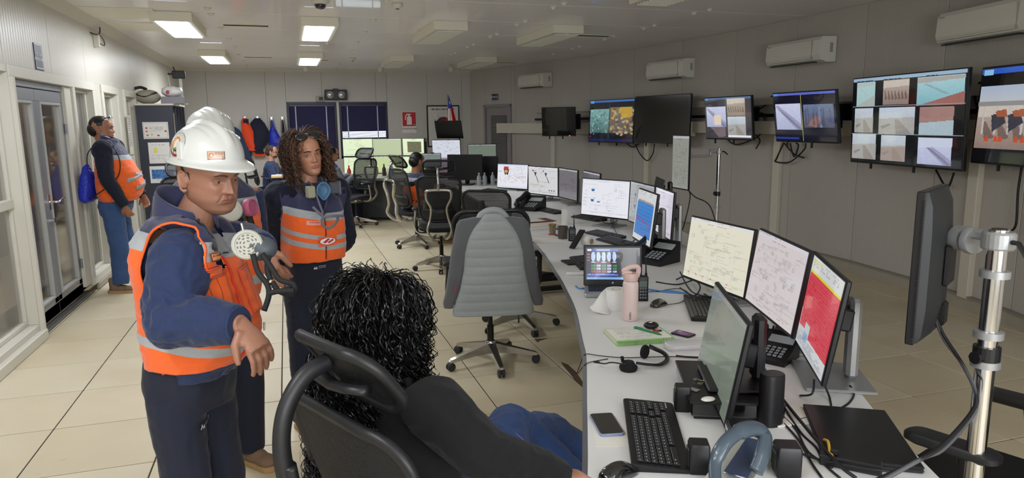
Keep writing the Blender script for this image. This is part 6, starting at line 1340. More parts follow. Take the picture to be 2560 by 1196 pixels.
for s in (-1, 1): MB(Hw_@TR(s*.034, -.066, .107)@RX(radians(-38))).ell((0, 0, 0), (.033, .008, .024)).build('lens', mat('dark_glossy_lens', '08090a', .05, coat=1), sg, smooth=True)
MB(Hw_).tube([(-.02, -.066, .112), (0, -.07, .114), (.02, -.066, .112)], .003, 6).tube([(-.066, -.05, .11), (-.084, .0, .085), (-.088, .05, .05)], .003, 6).tube([(.066, -.05, .11), (.084, .0, .085), (.088, .05, .05)], .003, 6).build('frame', m_blk, sg)
vb = MB(); vb.ring(torso_loops([(.955, 0, -.005, .155, .135)]+[(z, cx, cy-.004, rx*1.04+.008, ry*1.07+.012) for z, cx, cy, rx, ry in wr_r[2:-2]]+[(1.335, 0, .02, .1, .08), (1.36, 0, .02, .07, .065)], 32))
for i in (0, 1): vb.ell(wsh[i]+Vector((.012*(1 if i == 0 else -1), 0, -.012)), (.08, .085, .095)); vb.tube([(0, .025, 1.32), wsh[i]+Vector((0, 0, .03))], [.06, .058], 14)
wv = meld(vb, .006, 'safety_vest', WM, zones('vest_with_bands_w', [(0, ORANGE), (1.035, GREY), (1.06, ORANGE), (1.085, GREY), (1.108, ORANGE), (1.185, GREY), (1.225, NAVY)], a=.12, b=-.12, c=-.08, z0=.7, z1=1.7), 2, disp=folds(.006, 9, (1, 1, 1.4), 7))
for i in (0, 1):
    c_ = wsh[i]+Vector((.012*(1 if i == 0 else -1), 0, -.012)); n_ = Vector((-1 if i == 0 else 1, 0, -.2)); armhole(wv, c_, n_, .078, .093, mat('vest_navy', NAVY, .8), .004)
stand_collar(wv, (0, .01, 1.345), .08, .085, .035, mat('vest_navy', NAVY, .8), gap=38)
MB().tube([(-.07, -.05, 1.37), (-.03, -.125, 1.27), (0, -.142, 1.2)], .018, 6, flat=.3).tube([(.07, -.05, 1.37), (.03, -.125, 1.27), (0, -.142, 1.2)], .018, 6, flat=.3).build('lapel', MATS['vest_navy'], wv, smooth=True)
sb = MB()
for i in (0, 1): limb(sb, wsh[i], wel[i], wwr[i], .074, .062, .045); sb.ell(wsh[i], (.076, .08, .088))
sb.ring(torso_loops([(z, cx, cy, rx*.93, ry*.93) for z, cx, cy, rx, ry in wr_r[:-1]])); meld(sb, .007, 'shirt', WM, m_darknavy, 2, disp=folds(.007, 10, seed=3))
tb = MB(); tb.ring(torso_loops([(.76, 0, .02, .14, .11), (.86, 0, .01, .15, .12), (.97, 0, 0, .145, .115)]))
for s in (-1, 1): limb(tb, (s*.075, .02, .82), (s*.088, 0, .45), (s*.09, .03, .06), .092, .075, .068)
tr = meld(tb, .008, 'trousers', WM, m_pants, 2, disp=folds(.006, 7, seed=6)); boots(WM, [(-.09, .02), (.09, .02)], m_boot, m_sole, [(-.1, -1), (.1, -1)])
c = CV(40, 14, '171c2e'); c.poly([(.02, .8), (.1, .2), (.2, .8)], 'd0d2d6'); c.poly([(.14, .8), (.24, .2), (.34, .8)], 'd0d2d6'); c.words(.4, .2, .98, .8, 'a8acb4', 2, 1, .9); patch(tr, (-.05, -.3, .925), (.15, 1, 0), (0, 0, 1), .07, .024, c, 'trouser_print', tr, None, .004)
AC = attr_mat('vest_cloth', rough=.75, sheen=.2)
c = CV(30, 10, 'f0a090'); c.words(.2, .25, .95, .75, 'c03a30', 1, 1, .8); patch(wv, (-.075, -.3, 1.165), (.1, 1, 0), (.1, 0, 1), .07, .022, c, 'name_label', wv, AC, .006)
c = CV(46, 26, ORANGE); c.disc(.5, .5, .48, .42, 'b8303a'); c.disc(.5, .5, .42, .34, 'ece6e0'); c.poly([(.2, .6), (.5, .2), (.62, .3), (.36, .7)], 'b8303a'); c.poly([(.45, .6), (.75, .3), (.85, .45), (.55, .75)], 'b8303a')
patch(wv, (.01, -.3, 1.065), (0, 1, 0), (0, 0, 1), .1, .05, c, 'round_patch', wv, AC, .006)
bw = bvh_of(wv); pts = []
for z in np.linspace(.97, 1.25, 14): h_ = bw.ray_cast(Vector((.0, -.5, z)), Vector((0, 1, 0))); pts.append(h_[0]-Vector((0, .003, 0)) if h_[0] else Vector((0, -.15, z)))
MB().tube(pts, .003, 6).build('zip', mat('zip_dark', '5a2416', .6), wv)
rs = thing('respirator', 'blue rubber half mask hanging on the standing woman\'s chest', 'respirator', WM.location, WM.rotation_euler.z); mc = LW(806, 478, 3.56, WI)
mk_ = MB(TR(*mc)); lo = []
for s_, yy in ((1.0, 0), (1.12, -.012), (1.02, -.022), (.86, -.014), (.6, .012), (.3, .022), (.05, .024)):
    lo.append([(.036*s_*cos(a)*(1-.45*max(0, -sin(a))), yy, .044*s_*sin(a)+(.0)) for a in np.linspace(0, 2*pi, 28, endpoint=False)])
mk_.ring(lo); mk_.build('facepiece', m_rubb, rs, smooth=True)
MB(TR(*mc)).rb(-.085, -.045, -.02, .02, -.03, .03, .005).build('filter', mat('filter_olive', '9a9a84', .6), rs); MB(TR(*mc)).rb(.045, .1, -.0, .03, -.02, .04, .006).build('filter', m_rub, rs)
MB(TR(*mc)).rb(.095, .103, -.005, .035, -.025, .045, .002).build('filter_rim', m_strapg, rs)
straps(rs, [[(765, 450, 3.64), (785, 470, 3.56), (795, 500, 3.5), (808, 535, 3.47)], [(800, 440, 3.68), (808, 455, 3.6), (812, 462, 3.56)]], .004, 2.0, m_strapg, WI)
gg = thing('goggle_strap', 'grey-violet rubber goggle strap hanging in a loop on the woman\'s vest', 'strap', WM.location, WM.rotation_euler.z)
straps(gg, [[(782, 518, 3.47), (800, 535, 3.46), (812, 545, 3.45)], [(858, 540, 3.5), (830, 541, 3.44), (808, 545, 3.44), (806, 560, 3.44), (818, 571, 3.44), (832, 566, 3.45), (844, 550, 3.48), (842, 538, 3.5)]], .007, 1.6, m_strapg, WI)
# ================= 4. the seated woman in front
SW = person('person with very long curly black hair in a black fleece and jeans, seated from behind', (near_chair.location.x, near_chair.location.y), near_chair.rotation_euler.z); SI = (TR(*SW.location)@RZ(SW.rotation_euler.z)).inverted()
hs_ = LW(960, 800, 1.86, SI); Hs = TR(*hs_)@RX(radians(6))@RZ(radians(4))@Matrix.Scale(.98, 4)
ssh = [LW(1085, 1020, 1.68, SI), LW(905, 985, 1.98, SI)]; kn = [SI@atz(1278, 1075, .59), SI@atz(1345, 1085, .50)]; an_ = [SI@atz(1475, 1235, .28), SI@atz(1560, 1190, .1)]
cxs = (ssh[0].x+ssh[1].x)/2; zs_ = (ssh[0].z+ssh[1].z)/2; cys = (ssh[0].y+ssh[1].y)/2
sel = [LW(1205, 1130, 1.62, SI), ssh[1]+Vector((.05, -.05, -.27))]; swr = [LW(1400, 1200, 1.75, SI), ssh[1]+Vector((-.02, -.28, -.3))]
srr = [(.5, cxs*.3, .06, .17, .13), (.6, cxs*.4, .05, .165, .125), (.72, cxs*.6, .05, .155, .115), (.85, cxs*.85, cys*.8+.01, .17, .12), (zs_-.05, cxs, cys, .17, .105), (zs_+.02, cxs, cys, .13, .085), (zs_+.06, cxs, cys-.01, .07, .06)]
print('SW', hs_, ssh, kn, an_, zs_)
def sw_shapes(b):
    b.ring(torso_loops([(z, cx, cy, rx*.85, ry*.85) for z, cx, cy, rx, ry in srr]))
    for i in (0, 1): limb(b, ssh[i], sel[i], swr[i], .042, .035, .026); hand_shapes(b, swr[i], Vector((0, -1, -.2)), (0, 0, -1), -1 if i else 1, .5, .9)
    for i, s in ((0, -1), (1, 1)): limb(b, (s*.09, .04, .55), kn[i], an_[i], .075, .05, .035)
full_body(SW, Hs, (cxs, cys, zs_+.02), sw_shapes, .007, .005, False, 'b08068', '9a5c55')
sb = MB(); sb.ring(torso_loops([(z, cx, cy, rx*1.03, ry*1.05) for z, cx, cy, rx, ry in srr]))
for i in (0, 1): limb(sb, ssh[i], sel[i], swr[i], .078, .068, .05); sb.ell(ssh[i], (.08, .08, .078))
sb.tube([(cxs-.07, cys+.0, zs_+.045), (cxs, cys+.06, zs_+.06), (cxs+.07, cys+.0, zs_+.045)], .035, 10)
meld(sb, .006, 'fleece_jacket', SW, mat('black_fleece', '0a0b0d', .95, sheen=.04, bump=.25, bscale=260), 3, disp=folds(.009, 7, seed=8))
m_jeans2 = mat('dark_blue_jeans', '27457c', .85, var=.28, vscale=5, bump=.25, bscale=150, sheen=.1)
tb = MB(); tb.ring(torso_loops([(.48, 0, .04, .17, .14), (.55, 0, .04, .18, .15), (.62, 0, .05, .165, .13)]))
for i, s in ((0, -1), (1, 1)): limb(tb, (s*.095, .03, .555), kn[i], an_[i], .1, .085, .062, .004); tb.ell(kn[i], (.086, .086, .086))
je = meld(tb, .006, 'jeans', SW, m_jeans2, 3, disp=folds(.010, 8, seed=5)); bj = bvh_of(je)
pts = []
for q in np.linspace(.05, .95, 22):
    p = kn[0].lerp(an_[0], q); cdir = (SI@Vector((0, 0, HC))-p).normalized(); h_ = bj.ray_cast(p+cdir*.5, -cdir)
    if h_[0]: pts.append(h_[0]+cdir*.001)
if len(pts) > 3: MB().tube(pts, .0013, 5).build('seam', mat('seam_thread', '8096b8', .8), je)
A_ = an_
for i in (0, 1): 
    f0 = Vector((an_[i].x, an_[i].y, max(.05, an_[i].z-.06))); b = MB(); b.tube([an_[i], f0], [.05, .05], 12); b.ell(f0+Vector((0, -.08, -.01)), (.045, .12, .04)); meld(b, .008, 'shoe', SW, m_blk, 2)
for n_, sd, am, wl, vol, ln in ((4200, 11, .008, .044, .022, .58), (3600, 12, .011, .052, .038, .6), (900, 13, .014, .06, .052, .56)): curly(SW, Hs@TR(0, .01, .0), n_, ln, m_hb, .0013, sd, amp=am, wl=wl, vol=vol, front=.35, P=100, sides=1, clump=9, back=.15, drop=.7)
hv_ = MB(Hs); hv_.ell((0, .02, .018), (.088, .104, .098)).ell((0, .05, -.10), (.098, .085, .13)).ell((0, .07, -.24), (.085, .06, .14)); meld(hv_, .008, 'hair_volume', SW, m_hb, 4)
MB(Hs).tube([(0.004, -.03, .118), (.003, .005, .1225), (.002, .035, .118)], .0022, 6).build('parting', mat('scalp', 'a8785c', .6), SW)
# ================= 5. the man by the glass door
DM = person('person in blue jeans and orange vest with a blue bag, by the glass door', (-1.655, 7.88), face(.99, -.08)); DI = (TR(*DM.location)@RZ(DM.rotation_euler.z)).inverted()
hd_ = LW(256, 324, 7.05, DI); Hd = TR(*hd_)@RX(radians(1))@RZ(radians(6))@Matrix.Scale(1.04, 4)
drr = [(.9, 0, .02, .16, .13), (.98, 0, -.02, .185, .175), (1.08, 0, -.04, .19, .195), (1.2, 0, -.025, .185, .175), (1.32, 0, 0, .18, .14), (1.42, 0, .02, .175, .11), (1.49, 0, .03, .12, .085), (1.53, 0, .03, .07, .065)]
dsh = [Vector((-.19, .03, 1.44)), Vector((.19, .03, 1.44))]; del_ = [Vector((-.245, .0, 1.16)), Vector((.25, .0, 1.16))]; dwr = [LW(312, 515, 6.85, DI), Vector((.16, -.2, .95))]
def dm_shapes(b):
    b.ring(torso_loops([(z, cx, cy, rx*.84, ry*.82) for z, cx, cy, rx, ry in drr]))
    for i in (0, 1): limb(b, dsh[i], del_[i], dwr[i], .045, .038, .028); hand_shapes(b, dwr[i], Vector((.2 if i == 0 else -.2, -.3, -1)), (1 if i == 0 else -1, 0, 0), 1 if i else -1, .8, 1.0)
    for s in (-1, 1): limb(b, (s*.09, .03, .85), (s*.1, .0, .47), (s*.11, .02, .1), .08, .052, .038)
full_body(DM, Hd, (0, .04, 1.48), dm_shapes, .008, .004, True, 'a06e52', '8a5247', wide=1.08, jaw=1.1, age=.4)
MB(Hd).ell((0, .018, .045), (.0835, .1, .088)).ell((0, .062, .0), (.074, .07, .075)).build('hair', m_hair, DM, smooth=True); add_eyes(DM, Hd, lids='8e5f48'); brows(DM, Hd, '1e1512')
g = thing('glasses', 'glasses pushed up on the head of the person by the glass door', 'glasses', DM.location, DM.rotation_euler.z)
MB(Hd).tube(spline([(-.08, .03, .07), (-.085, -.02, .095), (-.05, -.075, .12), (0, -.09, .125), (.05, -.075, .12), (.085, -.02, .095), (.08, .03, .07)]), .004, 6).build('frame', m_blk, g); 
for s in (-1, 1): MB(Hd@TR(s*.035, -.085, .122)@RX(radians(-30))).ell((0, 0, 0), (.026, .004, .018)).build('lens', mat('lens_pale', 'aab4b8', .05, coat=1), g, smooth=True)
vb = MB(); vb.ring(torso_loops([(.925, 0, -.01, .175, .16)]+[(z, cx, cy-.004, rx*1.04+.008, ry*1.05+.012) for z, cx, cy, rx, ry in drr[1:-2]]+[(1.5, 0, .025, .12, .09), (1.54, 0, .02, .085, .08)], 32))
for i in (0, 1): vb.ell(dsh[i]+Vector((.012*(1 if i == 0 else -1), 0, -.012)), (.09, .1, .105)); vb.tube([(0, .03, 1.47), dsh[i]+Vector((0, 0, .03))], [.075, .07], 14)
dv = meld(vb, .009, 'safety_vest', DM, zones('vest_with_bands_d', [(0, ORANGE), (1.03, ORANGE), (1.34, GREY), (1.385, NAVY)], b=-.05, z0=.7, z1=1.7), 2, disp=folds(.008, 8, seed=11))
for i in (0, 1):
    c_ = dsh[i]+Vector((.012*(1 if i == 0 else -1), 0, -.012)); n_ = Vector((-1 if i == 0 else 1, 0, -.2)); armhole(dv, c_, n_, .09, .105, MATS['vest_navy'], .005)
stand_collar(dv, (0, .01, 1.51), .095, .08, .05, MATS['vest_navy'])
bw = bvh_of(dv)
def band(bv, z0, z1, a0, a1, w, parent, cyy=-.02):
    pts = []
    for q in np.linspace(0, 1, 22):
        a = radians(a0+(a1-a0)*q); o_ = Vector((cos(a)*.6, cyy+sin(a)*.6, z0+(z1-z0)*q)); h_ = bv.ray_cast(o_, -Vector((cos(a), sin(a), 0)))
        if h_[0]: pts.append(h_[0]+Vector((cos(a), sin(a), 0))*.001)
    if len(pts) > 3:
        lo = [[(p.x+d_*(p.x)*0, p.y, p.z+zz) for p in pts] for zz in (-w/2, w/2) for d_ in (0,)]
        o = MB().ring(lo, close=False, cap=False).build('reflective_band', mat('reflective_grey', '9aa0a2', .35), parent, smooth=True); md = o.modifiers.new('t', 'SOLIDIFY'); md.thickness = .003; md.offset = 0
band(bw, 1.13, 1.19, 215, 300, .045, dv); band(bw, 1.06, 1.1, 235, 300, .045, dv); band(bw, 1.19, 1.13, 240, 325, .045, dv)
sb = MB()
for i in (0, 1): limb(sb, dsh[i], del_[i], dwr[i], .085, .072, .05); sb.ell(dsh[i], (.084, .094, .098))
sb.ring(torso_loops([(z, cx, cy, rx*.93, ry*.93) for z, cx, cy, rx, ry in drr[1:-1]])); meld(sb, .009, 'shirt', DM, m_darknavy, 2, disp=folds(.008, 9, seed=13))
tb = MB(); tb.ring(torso_loops([(.78, 0, .03, .16, .13), (.88, 0, .02, .175, .155), (.96, 0, .01, .165, .145)]))
for s in (-1, 1): limb(tb, (s*.085, .03, .84), (s*.1, .0, .47), (s*.11, .02, .09), .105, .09, .08)
meld(tb, .009, 'jeans', DM, m_jeans, 2, disp=folds(.009, 7, seed=15)); boots(DM, [(-.11, .05), (.11, -.12)], m_boot, m_sole, [(-.25, -1), (.2, -1)], .15)
bg2 = thing('drawstring_bag', 'royal blue drawstring bag on the back of the person by the glass door', 'bag', DM.location, DM.rotation_euler.z)
b = MB(); b.ring(torso_loops([(.92, -.05, .25, .1, .03), (.95, -.05, .245, .15, .06), (1.05, -.05, .24, .16, .07), (1.18, -.05, .225, .12, .055), (1.27, -.05, .235, .05, .03), (1.3, -.05, .225, .02, .015)]))
meld(b, .009, 'bag', bg2, m_roy, 2, disp=folds(.012, 10, seed=17))
bs_ = MB(); bs_.tube(spline([(-.05, .225, 1.3), (-.14, .17, 1.42), (-.16, .03, 1.53), (-.2, -.1, 1.4), (-.225, -.1, 1.2), (-.24, .05, 1.05), (-.16, .24, .95)]), .005, 5); bs_.build('cord', m_blkn, bg2, smooth=True)
# ================= 6-8. the people seated at the back
def seated(lb, x, y, rz, shirt, hair=m_hair, vest=None, beard=False, glasses_=False, hz=1.2, headturn=0, base='a06e52', desk_h=.78, collar=None):
    t = person(lb, (x, y), rz); H = TR(0, -.02, hz)@RZ(headturn)@RX(radians(6)); z1 = hz-.22; rr = [(.5, 0, .05, .17, .13), (.6, 0, .04, .17, .14), (.75, 0, .03, .165, .135), (z1-.06, 0, .02, .18, .12), (z1+.02, 0, .02, .14, .09), (z1+.06, 0, .02, .07, .06)]
    S = [Vector((-.19, .02, z1-.02)), Vector((.19, .02, z1-.02))]; E_ = [Vector((-.24, -.1, z1-.27)), Vector((.24, -.1, z1-.27))]; W3 = [Vector((-.12, -.34, desk_h+.02)), Vector((.12, -.34, desk_h+.02))]
    def sh_(b):
        b.ring(torso_loops([(z, cx, cy, rx*.85, ry*.85) for z, cx, cy, rx, ry in rr]))
        for i in (0, 1): limb(b, S[i], E_[i], W3[i], .045, .037, .028); hand_shapes(b, W3[i], (0, -1, -.05), (0, 0, -1), -1 if i else 1, .5, .9)
        for s in (-1, 1): limb(b, (s*.09, .03, .55), (s*.12, -.4, .54), (s*.12, -.38, .1), .075, .052, .036)
    full_body(t, H, (0, .02, z1+.03), sh_, .011, .006, True, base, '8a5247')
    sb = MB(); sb.ring(torso_loops([(z, cx, cy, rx*1.02, ry*1.02) for z, cx, cy, rx, ry in rr]))
    for i in (0, 1): limb(sb, S[i], E_[i], W3[i], .078, .062, .045)
    meld(sb, .011, 'shirt', t, shirt, 2, disp=folds(.008, 9, seed=x*3))
    tb = MB(); tb.ring(torso_loops([(.46, 0, .04, .17, .14), (.6, 0, .04, .16, .13)]))
    for s in (-1, 1): limb(tb, (s*.09, .03, .55), (s*.12, -.4, .54), (s*.12, -.38, .08), .095, .075, .065)
    meld(tb, .012, 'trousers', t, m_pants, 2); boots(t, [(-.12, -.4), (.12, -.4)], m_boot, m_sole, [(0, -1), (0, -1)], .12)
    MB(H).ell((0, .025, .042), (.083, .1, .09)).ell((0, .058, .0), (.076, .074, .08)).build('hair', hair, t, smooth=True)
    if beard: MB(H).ell((0, -.045, -.07), (.055, .05, .035)).build('beard', mat('beard_brown', '3a2a22', .9), t, smooth=True)
    if vest:
        vb = MB(); vb.ring(torso_loops([(.56, 0, .035, .178, .15), (.75, 0, .025, .178, .15), (z1-.08, 0, .015, .178, .132), (z1+.03, 0, .02, .14, .1), (z1+.07, 0, .02, .09, .08)])); meld(vb, .011, 'safety_vest', t, vest, 2)
    if glasses_:
        gl = MB(H); 
        for s in (-1, 1): gl.tube([(s*.032+.018*cos(a), -.09, .005+.014*sin(a)) for a in np.linspace(0, 2*pi, 14, endpoint=False)], .002, 5, closed=True); gl.tube([(s*.05, -.088, .008), (s*.078, .0, .008)], .002, 5)
        gl.build('glasses', m_blk, t)
    return t
seated('person with a short beard and navy shirt seated at the light wooden desk', -.28, 13.83, face(1, -.25), m_navysleeve, mat('brown_hair', '3a2a20', .8), beard=True, glasses_=True, hz=1.15, base='b5856c')
seated('person in grey sleeves and glasses seated before the green-lit screens', .70, 12.0, face(.95, .3), mat('grey_shirt', '6b7078', .8), vest=zones('vest_with_bands_e', [(0, ORANGE), (.9, GREY), (.95, '2f4a78')], z0=.3, z1=1.3), glasses_=True, hz=1.16)
seated('person with short dark hair in an orange vest seated with their back half turned', 1.66, 9.42, face(.93, .4), m_darknavy, vest=zones('vest_with_bands_f', [(0, ORANGE), (.86, GREY), (.93, '2b3550')], z0=.3, z1=1.3), hz=1.14)
# ================================================================ THINGS ON THE DESKS
m_key = mat('key_black', '232528', .4); m_glossb = mat('gloss_black', '0c0d10', .12, coat=1); m_paper = MATS['paper']
def P3(px, py, z=DZ): return atz(px, py, z)
def ori(px0, py0, px1, py1, z=DZ): a = atz(px0, py0, z); b = atz(px1, py1, z); return atan2(b.y-a.y, b.x-a.x)
def keyboard(lb, x, y, rz, w=.44, d=.15, fine=False, m=None):
    t = thing('keyboard', lb, 'keyboard', (x, y, DZ), rz, 'keyboards'); b = MB()
    b.ring([[(px*s, py*s, z+(.012*(py/d+.5))*(z > .002)) for px, py in rrect(w, d, .012, 3)] for z, s in ((0, .98), (.004, 1), (.008, 1), (.011, .985))]); b.build('body', m_blk, t, smooth='auto')
    rows = 6; kw = .0185; g = MB(); keyme = None
    for r in range(rows):
        y_ = d/2-.026-r*.0192; x_ = -w/2+.018; z_ = .011+.012*(y_/d+.5)+.0002
        while x_ < w/2-.03:
            wd = kw
            if r == 5 and -.11 < x_+w/2-.13 < .0 and x_ < -.02: wd = .1
            if random.random() < .06: wd = kw*1.5
            skip = abs(x_-(w/2-.145)) < .007 or abs(x_-(w/2-.095)) < .004
            if not skip and x_+wd < w/2-.014:
                if fine:
                    if keyme is None:
                        ko = MB().rb(0, .0165, 0, .0165, 0, .0045, .0018).build('key', m_key, t); keyme = ko.data; ko.location = (x_, y_-.008, z_)
                    else: ko = bpy.data.objects.new('key', keyme); COL.objects.link(ko); ko.parent = t; ko.location = (x_, y_-.008, z_)
                    ko.scale = (wd/kw, 1, 1); ko.rotation_euler = (radians(4), 0, 0)
                    g.box(x_+.0045, x_+.009, y_+.0005, y_+.0045, z_+.0049, z_+.0053, None)
                else: g.rb(x_, x_+wd-.002, y_-.008, y_+.0085, z_-.002, z_+.0045, .0015)
            x_ += wd
    if fine: g.build('key_legends', mat('legend_grey', 'b8bcc0', .5), t)['kind'] = 'stuff'; MB().box(w/2-.06, w/2-.02, d/2-.135, d/2-.132, .0165, .0168).build('maker_mark', MATS['legend_grey'], t)
    else: g.build('keys', m or m_key, t)['kind'] = 'stuff'
    return t
c1 = P3(1635, 1090); keyboard('nearest black keyboard, beside the smartphone', c1.x, c1.y, ori(1665, 1175, 1628, 1010)+pi*0, .455, .16, True)
c1 = P3(1755, 775); k2 = keyboard('black keyboard in front of the cream diagram monitor', c1.x, c1.y, ori(1770, 830, 1738, 752), .43, .145)
for px, py, a, b, lb in ((1512, 590, (1478, 582), (1548, 598), 'grey keyboard near the roll of tape, upper of two'), (1542, 608, (1510, 600), (1575, 618), 'grey keyboard near the roll of tape, lower of two'), (1472, 548, (1440, 545), (1500, 556), 'dark keyboard beyond the paper towel roll'), (1375, 530, (1345, 524), (1410, 538), 'dark keyboard under the hopper screen'), (1235, 478, (1200, 476), (1262, 482), 'dark keyboard before the black monitors'), (1462, 660, (1440, 648), (1480, 690), 'black keyboard lying half under the small laptop')):
    p = P3(px, py); keyboard(lb, p.x, p.y, ori(*a, *b), .4, .14, m=mat('key_grey', '2c2e33', .5))
p = P3(1935, 850); keyboard('dark keyboard behind the nearest monitor, under the pink diagram screen', p.x+.08, p.y, ori(1915, 880, 1945, 830), .4, .14)
def mouse(lb, px, py, ang, k=1.0):
    p = P3(px, py); t = thing('computer_mouse', lb, 'mouse', (p.x, p.y, DZ), ang, 'computer mice'); lo = []
    for i in range(15):
        u = i/14; y_ = -.055+.11*u; w = .031*(1-(2*u-1)**4*.9)**.5*(1-.12*sin(pi*u)); h = .036*max(.05, sin(pi*min(1, u*.85+.12)))**.8
        lo.append([(k*w*cos(a), k*y_, k*(.002+h*max(0, sin(a)))) for a in np.linspace(0, 2*pi, 18, endpoint=False)])
    MB().ring(lo).build('shell', m_glossb if k >= 1 else m_blk, t, smooth=True); MB().cyl((-.004*k, -.032*k, .024*k), (.004*k, -.032*k, .024*k), .008*k, n=10).build('scroll_wheel', m_key, t); return t
mouse('glossy black mouse beside the nearest monitor', 1735, 930, radians(-75)); mouse('black wired mouse between the laptop and the keyboard', 1647, 765, radians(-65)); mouse('black mouse at the bottom edge below the nearest keyboard', 1545, 1192, radians(-70), 1.1)
tag(MB().tube(spline([P3(1668, 762, DZ+.012), P3(1700, 757, DZ+.005), P3(1722, 742, DZ+.005), P3(1715, 728, DZ+.005), P3(1690, 722, DZ+.005), P3(1640, 730, DZ+.005)], 6), .002, 5).build('mouse_cable', m_cable), 'thin black cable from the wired mouse', 'cable')
# smartphone lying on a paper
t = thing('paper_sheet', 'white note paper under the smartphone', 'paper', P3(1530, 1085)); t.rotation_euler.z = ori(1500, 1130, 1560, 1130)
MB().box(-.055, .06, -.085, .07, 0, .0008).build('sheet', m_paper, t); 
t = thing('smartphone', 'black smartphone with a pale blue edge lying on the desk', 'phone', P3(1516, 1066)); t.location.z = DZ+.001; t.rotation_euler.z = ori(1485, 1097, 1548, 1093)
MB().ring([[(x*s, y*s, z) for x, y in rrect(.074, .15, .01, 4)] for z, s in ((0, .97), (.002, 1), (.008, 1), (.009, .98))]).build('case', mat('pale_blue_case', '8d9cc0', .3, .2), t, smooth='auto'); MB().ring([[(x, y, z) for x, y in rrect(.070, .145, .009, 4)] for z in (.009, .0094)]).build('screen', mat('phone_glass', '0a0a0c', .06, coat=1), t)
# pink bottle
t = thing('water_bottle', 'pale pink steel water bottle with a flip spout lid', 'bottle', P3(1575, 800)); m_pink = mat('pale_pink', 'dcc6c2', .35, coat=.15); m_lid = mat('pink_lid', 'd2b6ae', .4)
MB().lathe([(.001, 0), (.032, 0), (.036, .004), (.0365, .01), (.0365, .172), (.034, .182), (.031, .186), (.001, .186)], 40).build('body', m_pink, t, smooth='auto'); MB().lathe([(.031, .186), (.0315, .19), (.001, .19)], 32).build('neck_ring', m_chrome, t)
MB().lathe([(.001, .189), (.033, .189), (.0345, .193), (.034, .218), (.031, .224), (.001, .225)], 32).build('lid', m_lid, t, smooth='auto')
b = MB(RZ(radians(-15))); b.tube(spline([(.028, 0, .205), (.036, 0, .232), (.030, 0, .252), (.0, 0, .252), (-.022, 0, .243), (-.033, 0, .236), (-.022, 0, .226), (.004, 0, .22)]), .0085, 10, flat=1.35, up=(0, 1, 0)); b.rb(-.041, -.027, -.01, .01, .215, .235, .004); b.build('spout_handle', m_lid, t, smooth='auto')
text('buller', .016, mat('grey_print', '6b5f5c', .6), TR(-.0178, -.0338, .03)@RZ(radians(-28))@FACE@RZ(pi/2), t)
# laptop
t = thing('laptop', 'small open laptop with a silver deck and a bright blue tank screen', 'laptop', P3(1534, 735)); t.rotation_euler.z = radians(-157+180+0)*-1+0; t.rotation_euler.z = pi-radians(-157)
MB().rb(-.155, .155, -.1, .1, 0, .022, .005).build('base', m_silver, t); MB().rb(-.135, .135, -.04, .085, .022, .0235, .001).build('keyboard_well', m_key, t); g = MB()
for r in range(6):
    for c_ in range(14): g.rb(-.132+c_*.019, -.116+c_*.019, .066-r*.0185-.008, .066-r*.0185+.006, .0235, .026, .001)
g.build('keys', m_key, t)['kind'] = 'stuff'; MB().rb(-.035, .035, -.092, -.048, .022, .0232, .001).build('touchpad', mat('touchpad_grey', 'b9b9b9', .4), t)
Ml = TR(0, .1, .02)@RX(radians(-8)); MB(Ml).rb(-.16, .16, 0, .008, 0, .225, .004).build('lid', m_blk, t)
c = CV(110, 66, '0c0d12'); c.r(.02, .05, .6, .92, '10183a'); c.r(.02, .05, .6, .12, '3a5ac8'); c.r(.03, .06, .1, .11, 'e8ecf8'); c.r(.2, .065, .45, .1, 'c8d4f0')
for k in range(5): x = .1+k*.098; c.disc(x+.035, .28, .036, .15, 'cfe0ff'); c.r(x+.012, .16, x+.058, .4, 'b8d0f8'); c.r(x, .44, x+.08, .47, 'b03038' if k % 2 else 'e0e4f0')
for r in range(3):
    for k in range(5): c.r(.1+k*.1, .54+r*.09, .18+k*.1, .6+r*.09, '38a048' if r < 2 and k % 2 == 0 else ('c04048' if r == 2 and k < 3 else 'c8d0e8')); c.r(.11+k*.1, .555+r*.09, .15+k*.1, .575+r*.09, '101828')
for k in range(3): c.r(.03, .2+k*.09, .075, .24+k*.09, 'd06a70')
c.r(.02, .82, .6, .88, '4a6ad8'); c.grad(.02, .92, .98, .985, '5a90e8', '9ac4ee'); c.words(.05, .83, .55, .86, 'e8ecff', 1, .6, .8)
canvas_mesh(c, .295, .178, 'screen', m_scr, Ml@TR(0, -.0012, .122), t); MB(Ml@TR(0, -.001, .017)).cyl((0, 0, 0), (0, .001, 0), .006, n=14).build('round_badge', m_silver, t)
# radios
def radio(lb, px, py, h, ang, m=m_blk):
    t = thing('walkie_talkie', lb, 'radio', P3(px, py), 0, 'handheld radios'); t.rotation_euler.z = ang
    MB().ring([[(x*s, y*s, z) for x, y in rrect(.056, .036, .008, 3)] for z, s in ((0, .95), (.004, 1), (h*.6, .98), (h, 1), (h+.004, .9))]).build('body', m, t, smooth='auto')
    MB().cyl((.016, 0, h), (.014, 0, h+.11), .0045, .0025, 8).cyl((.016, 0, h), (.016, 0, h+.02), .007, n=8).build('antenna', m, t); MB().cyl((-.012, 0, h), (-.012, 0, h+.014), .007, n=10).cyl((.002, 0, h), (.002, 0, h+.009), .005, n=8).build('knob', m, t)
    MB().rb(-.02, .02, -.0195, -.018, h*.6, h*.85, .001).build('display', mat('radio_lcd', '5d6a66', .3), t); g = MB()
    for r in range(4):
        for c_ in range(3): g.rb(-.018+c_*.013, -.008+c_*.013, -.0205, -.018, h*.12+r*.016, h*.12+r*.016+.01, .001)
    g.build('keypad', mat('radio_keys', '6f7478', .5), t)['kind'] = 'stuff'; return t
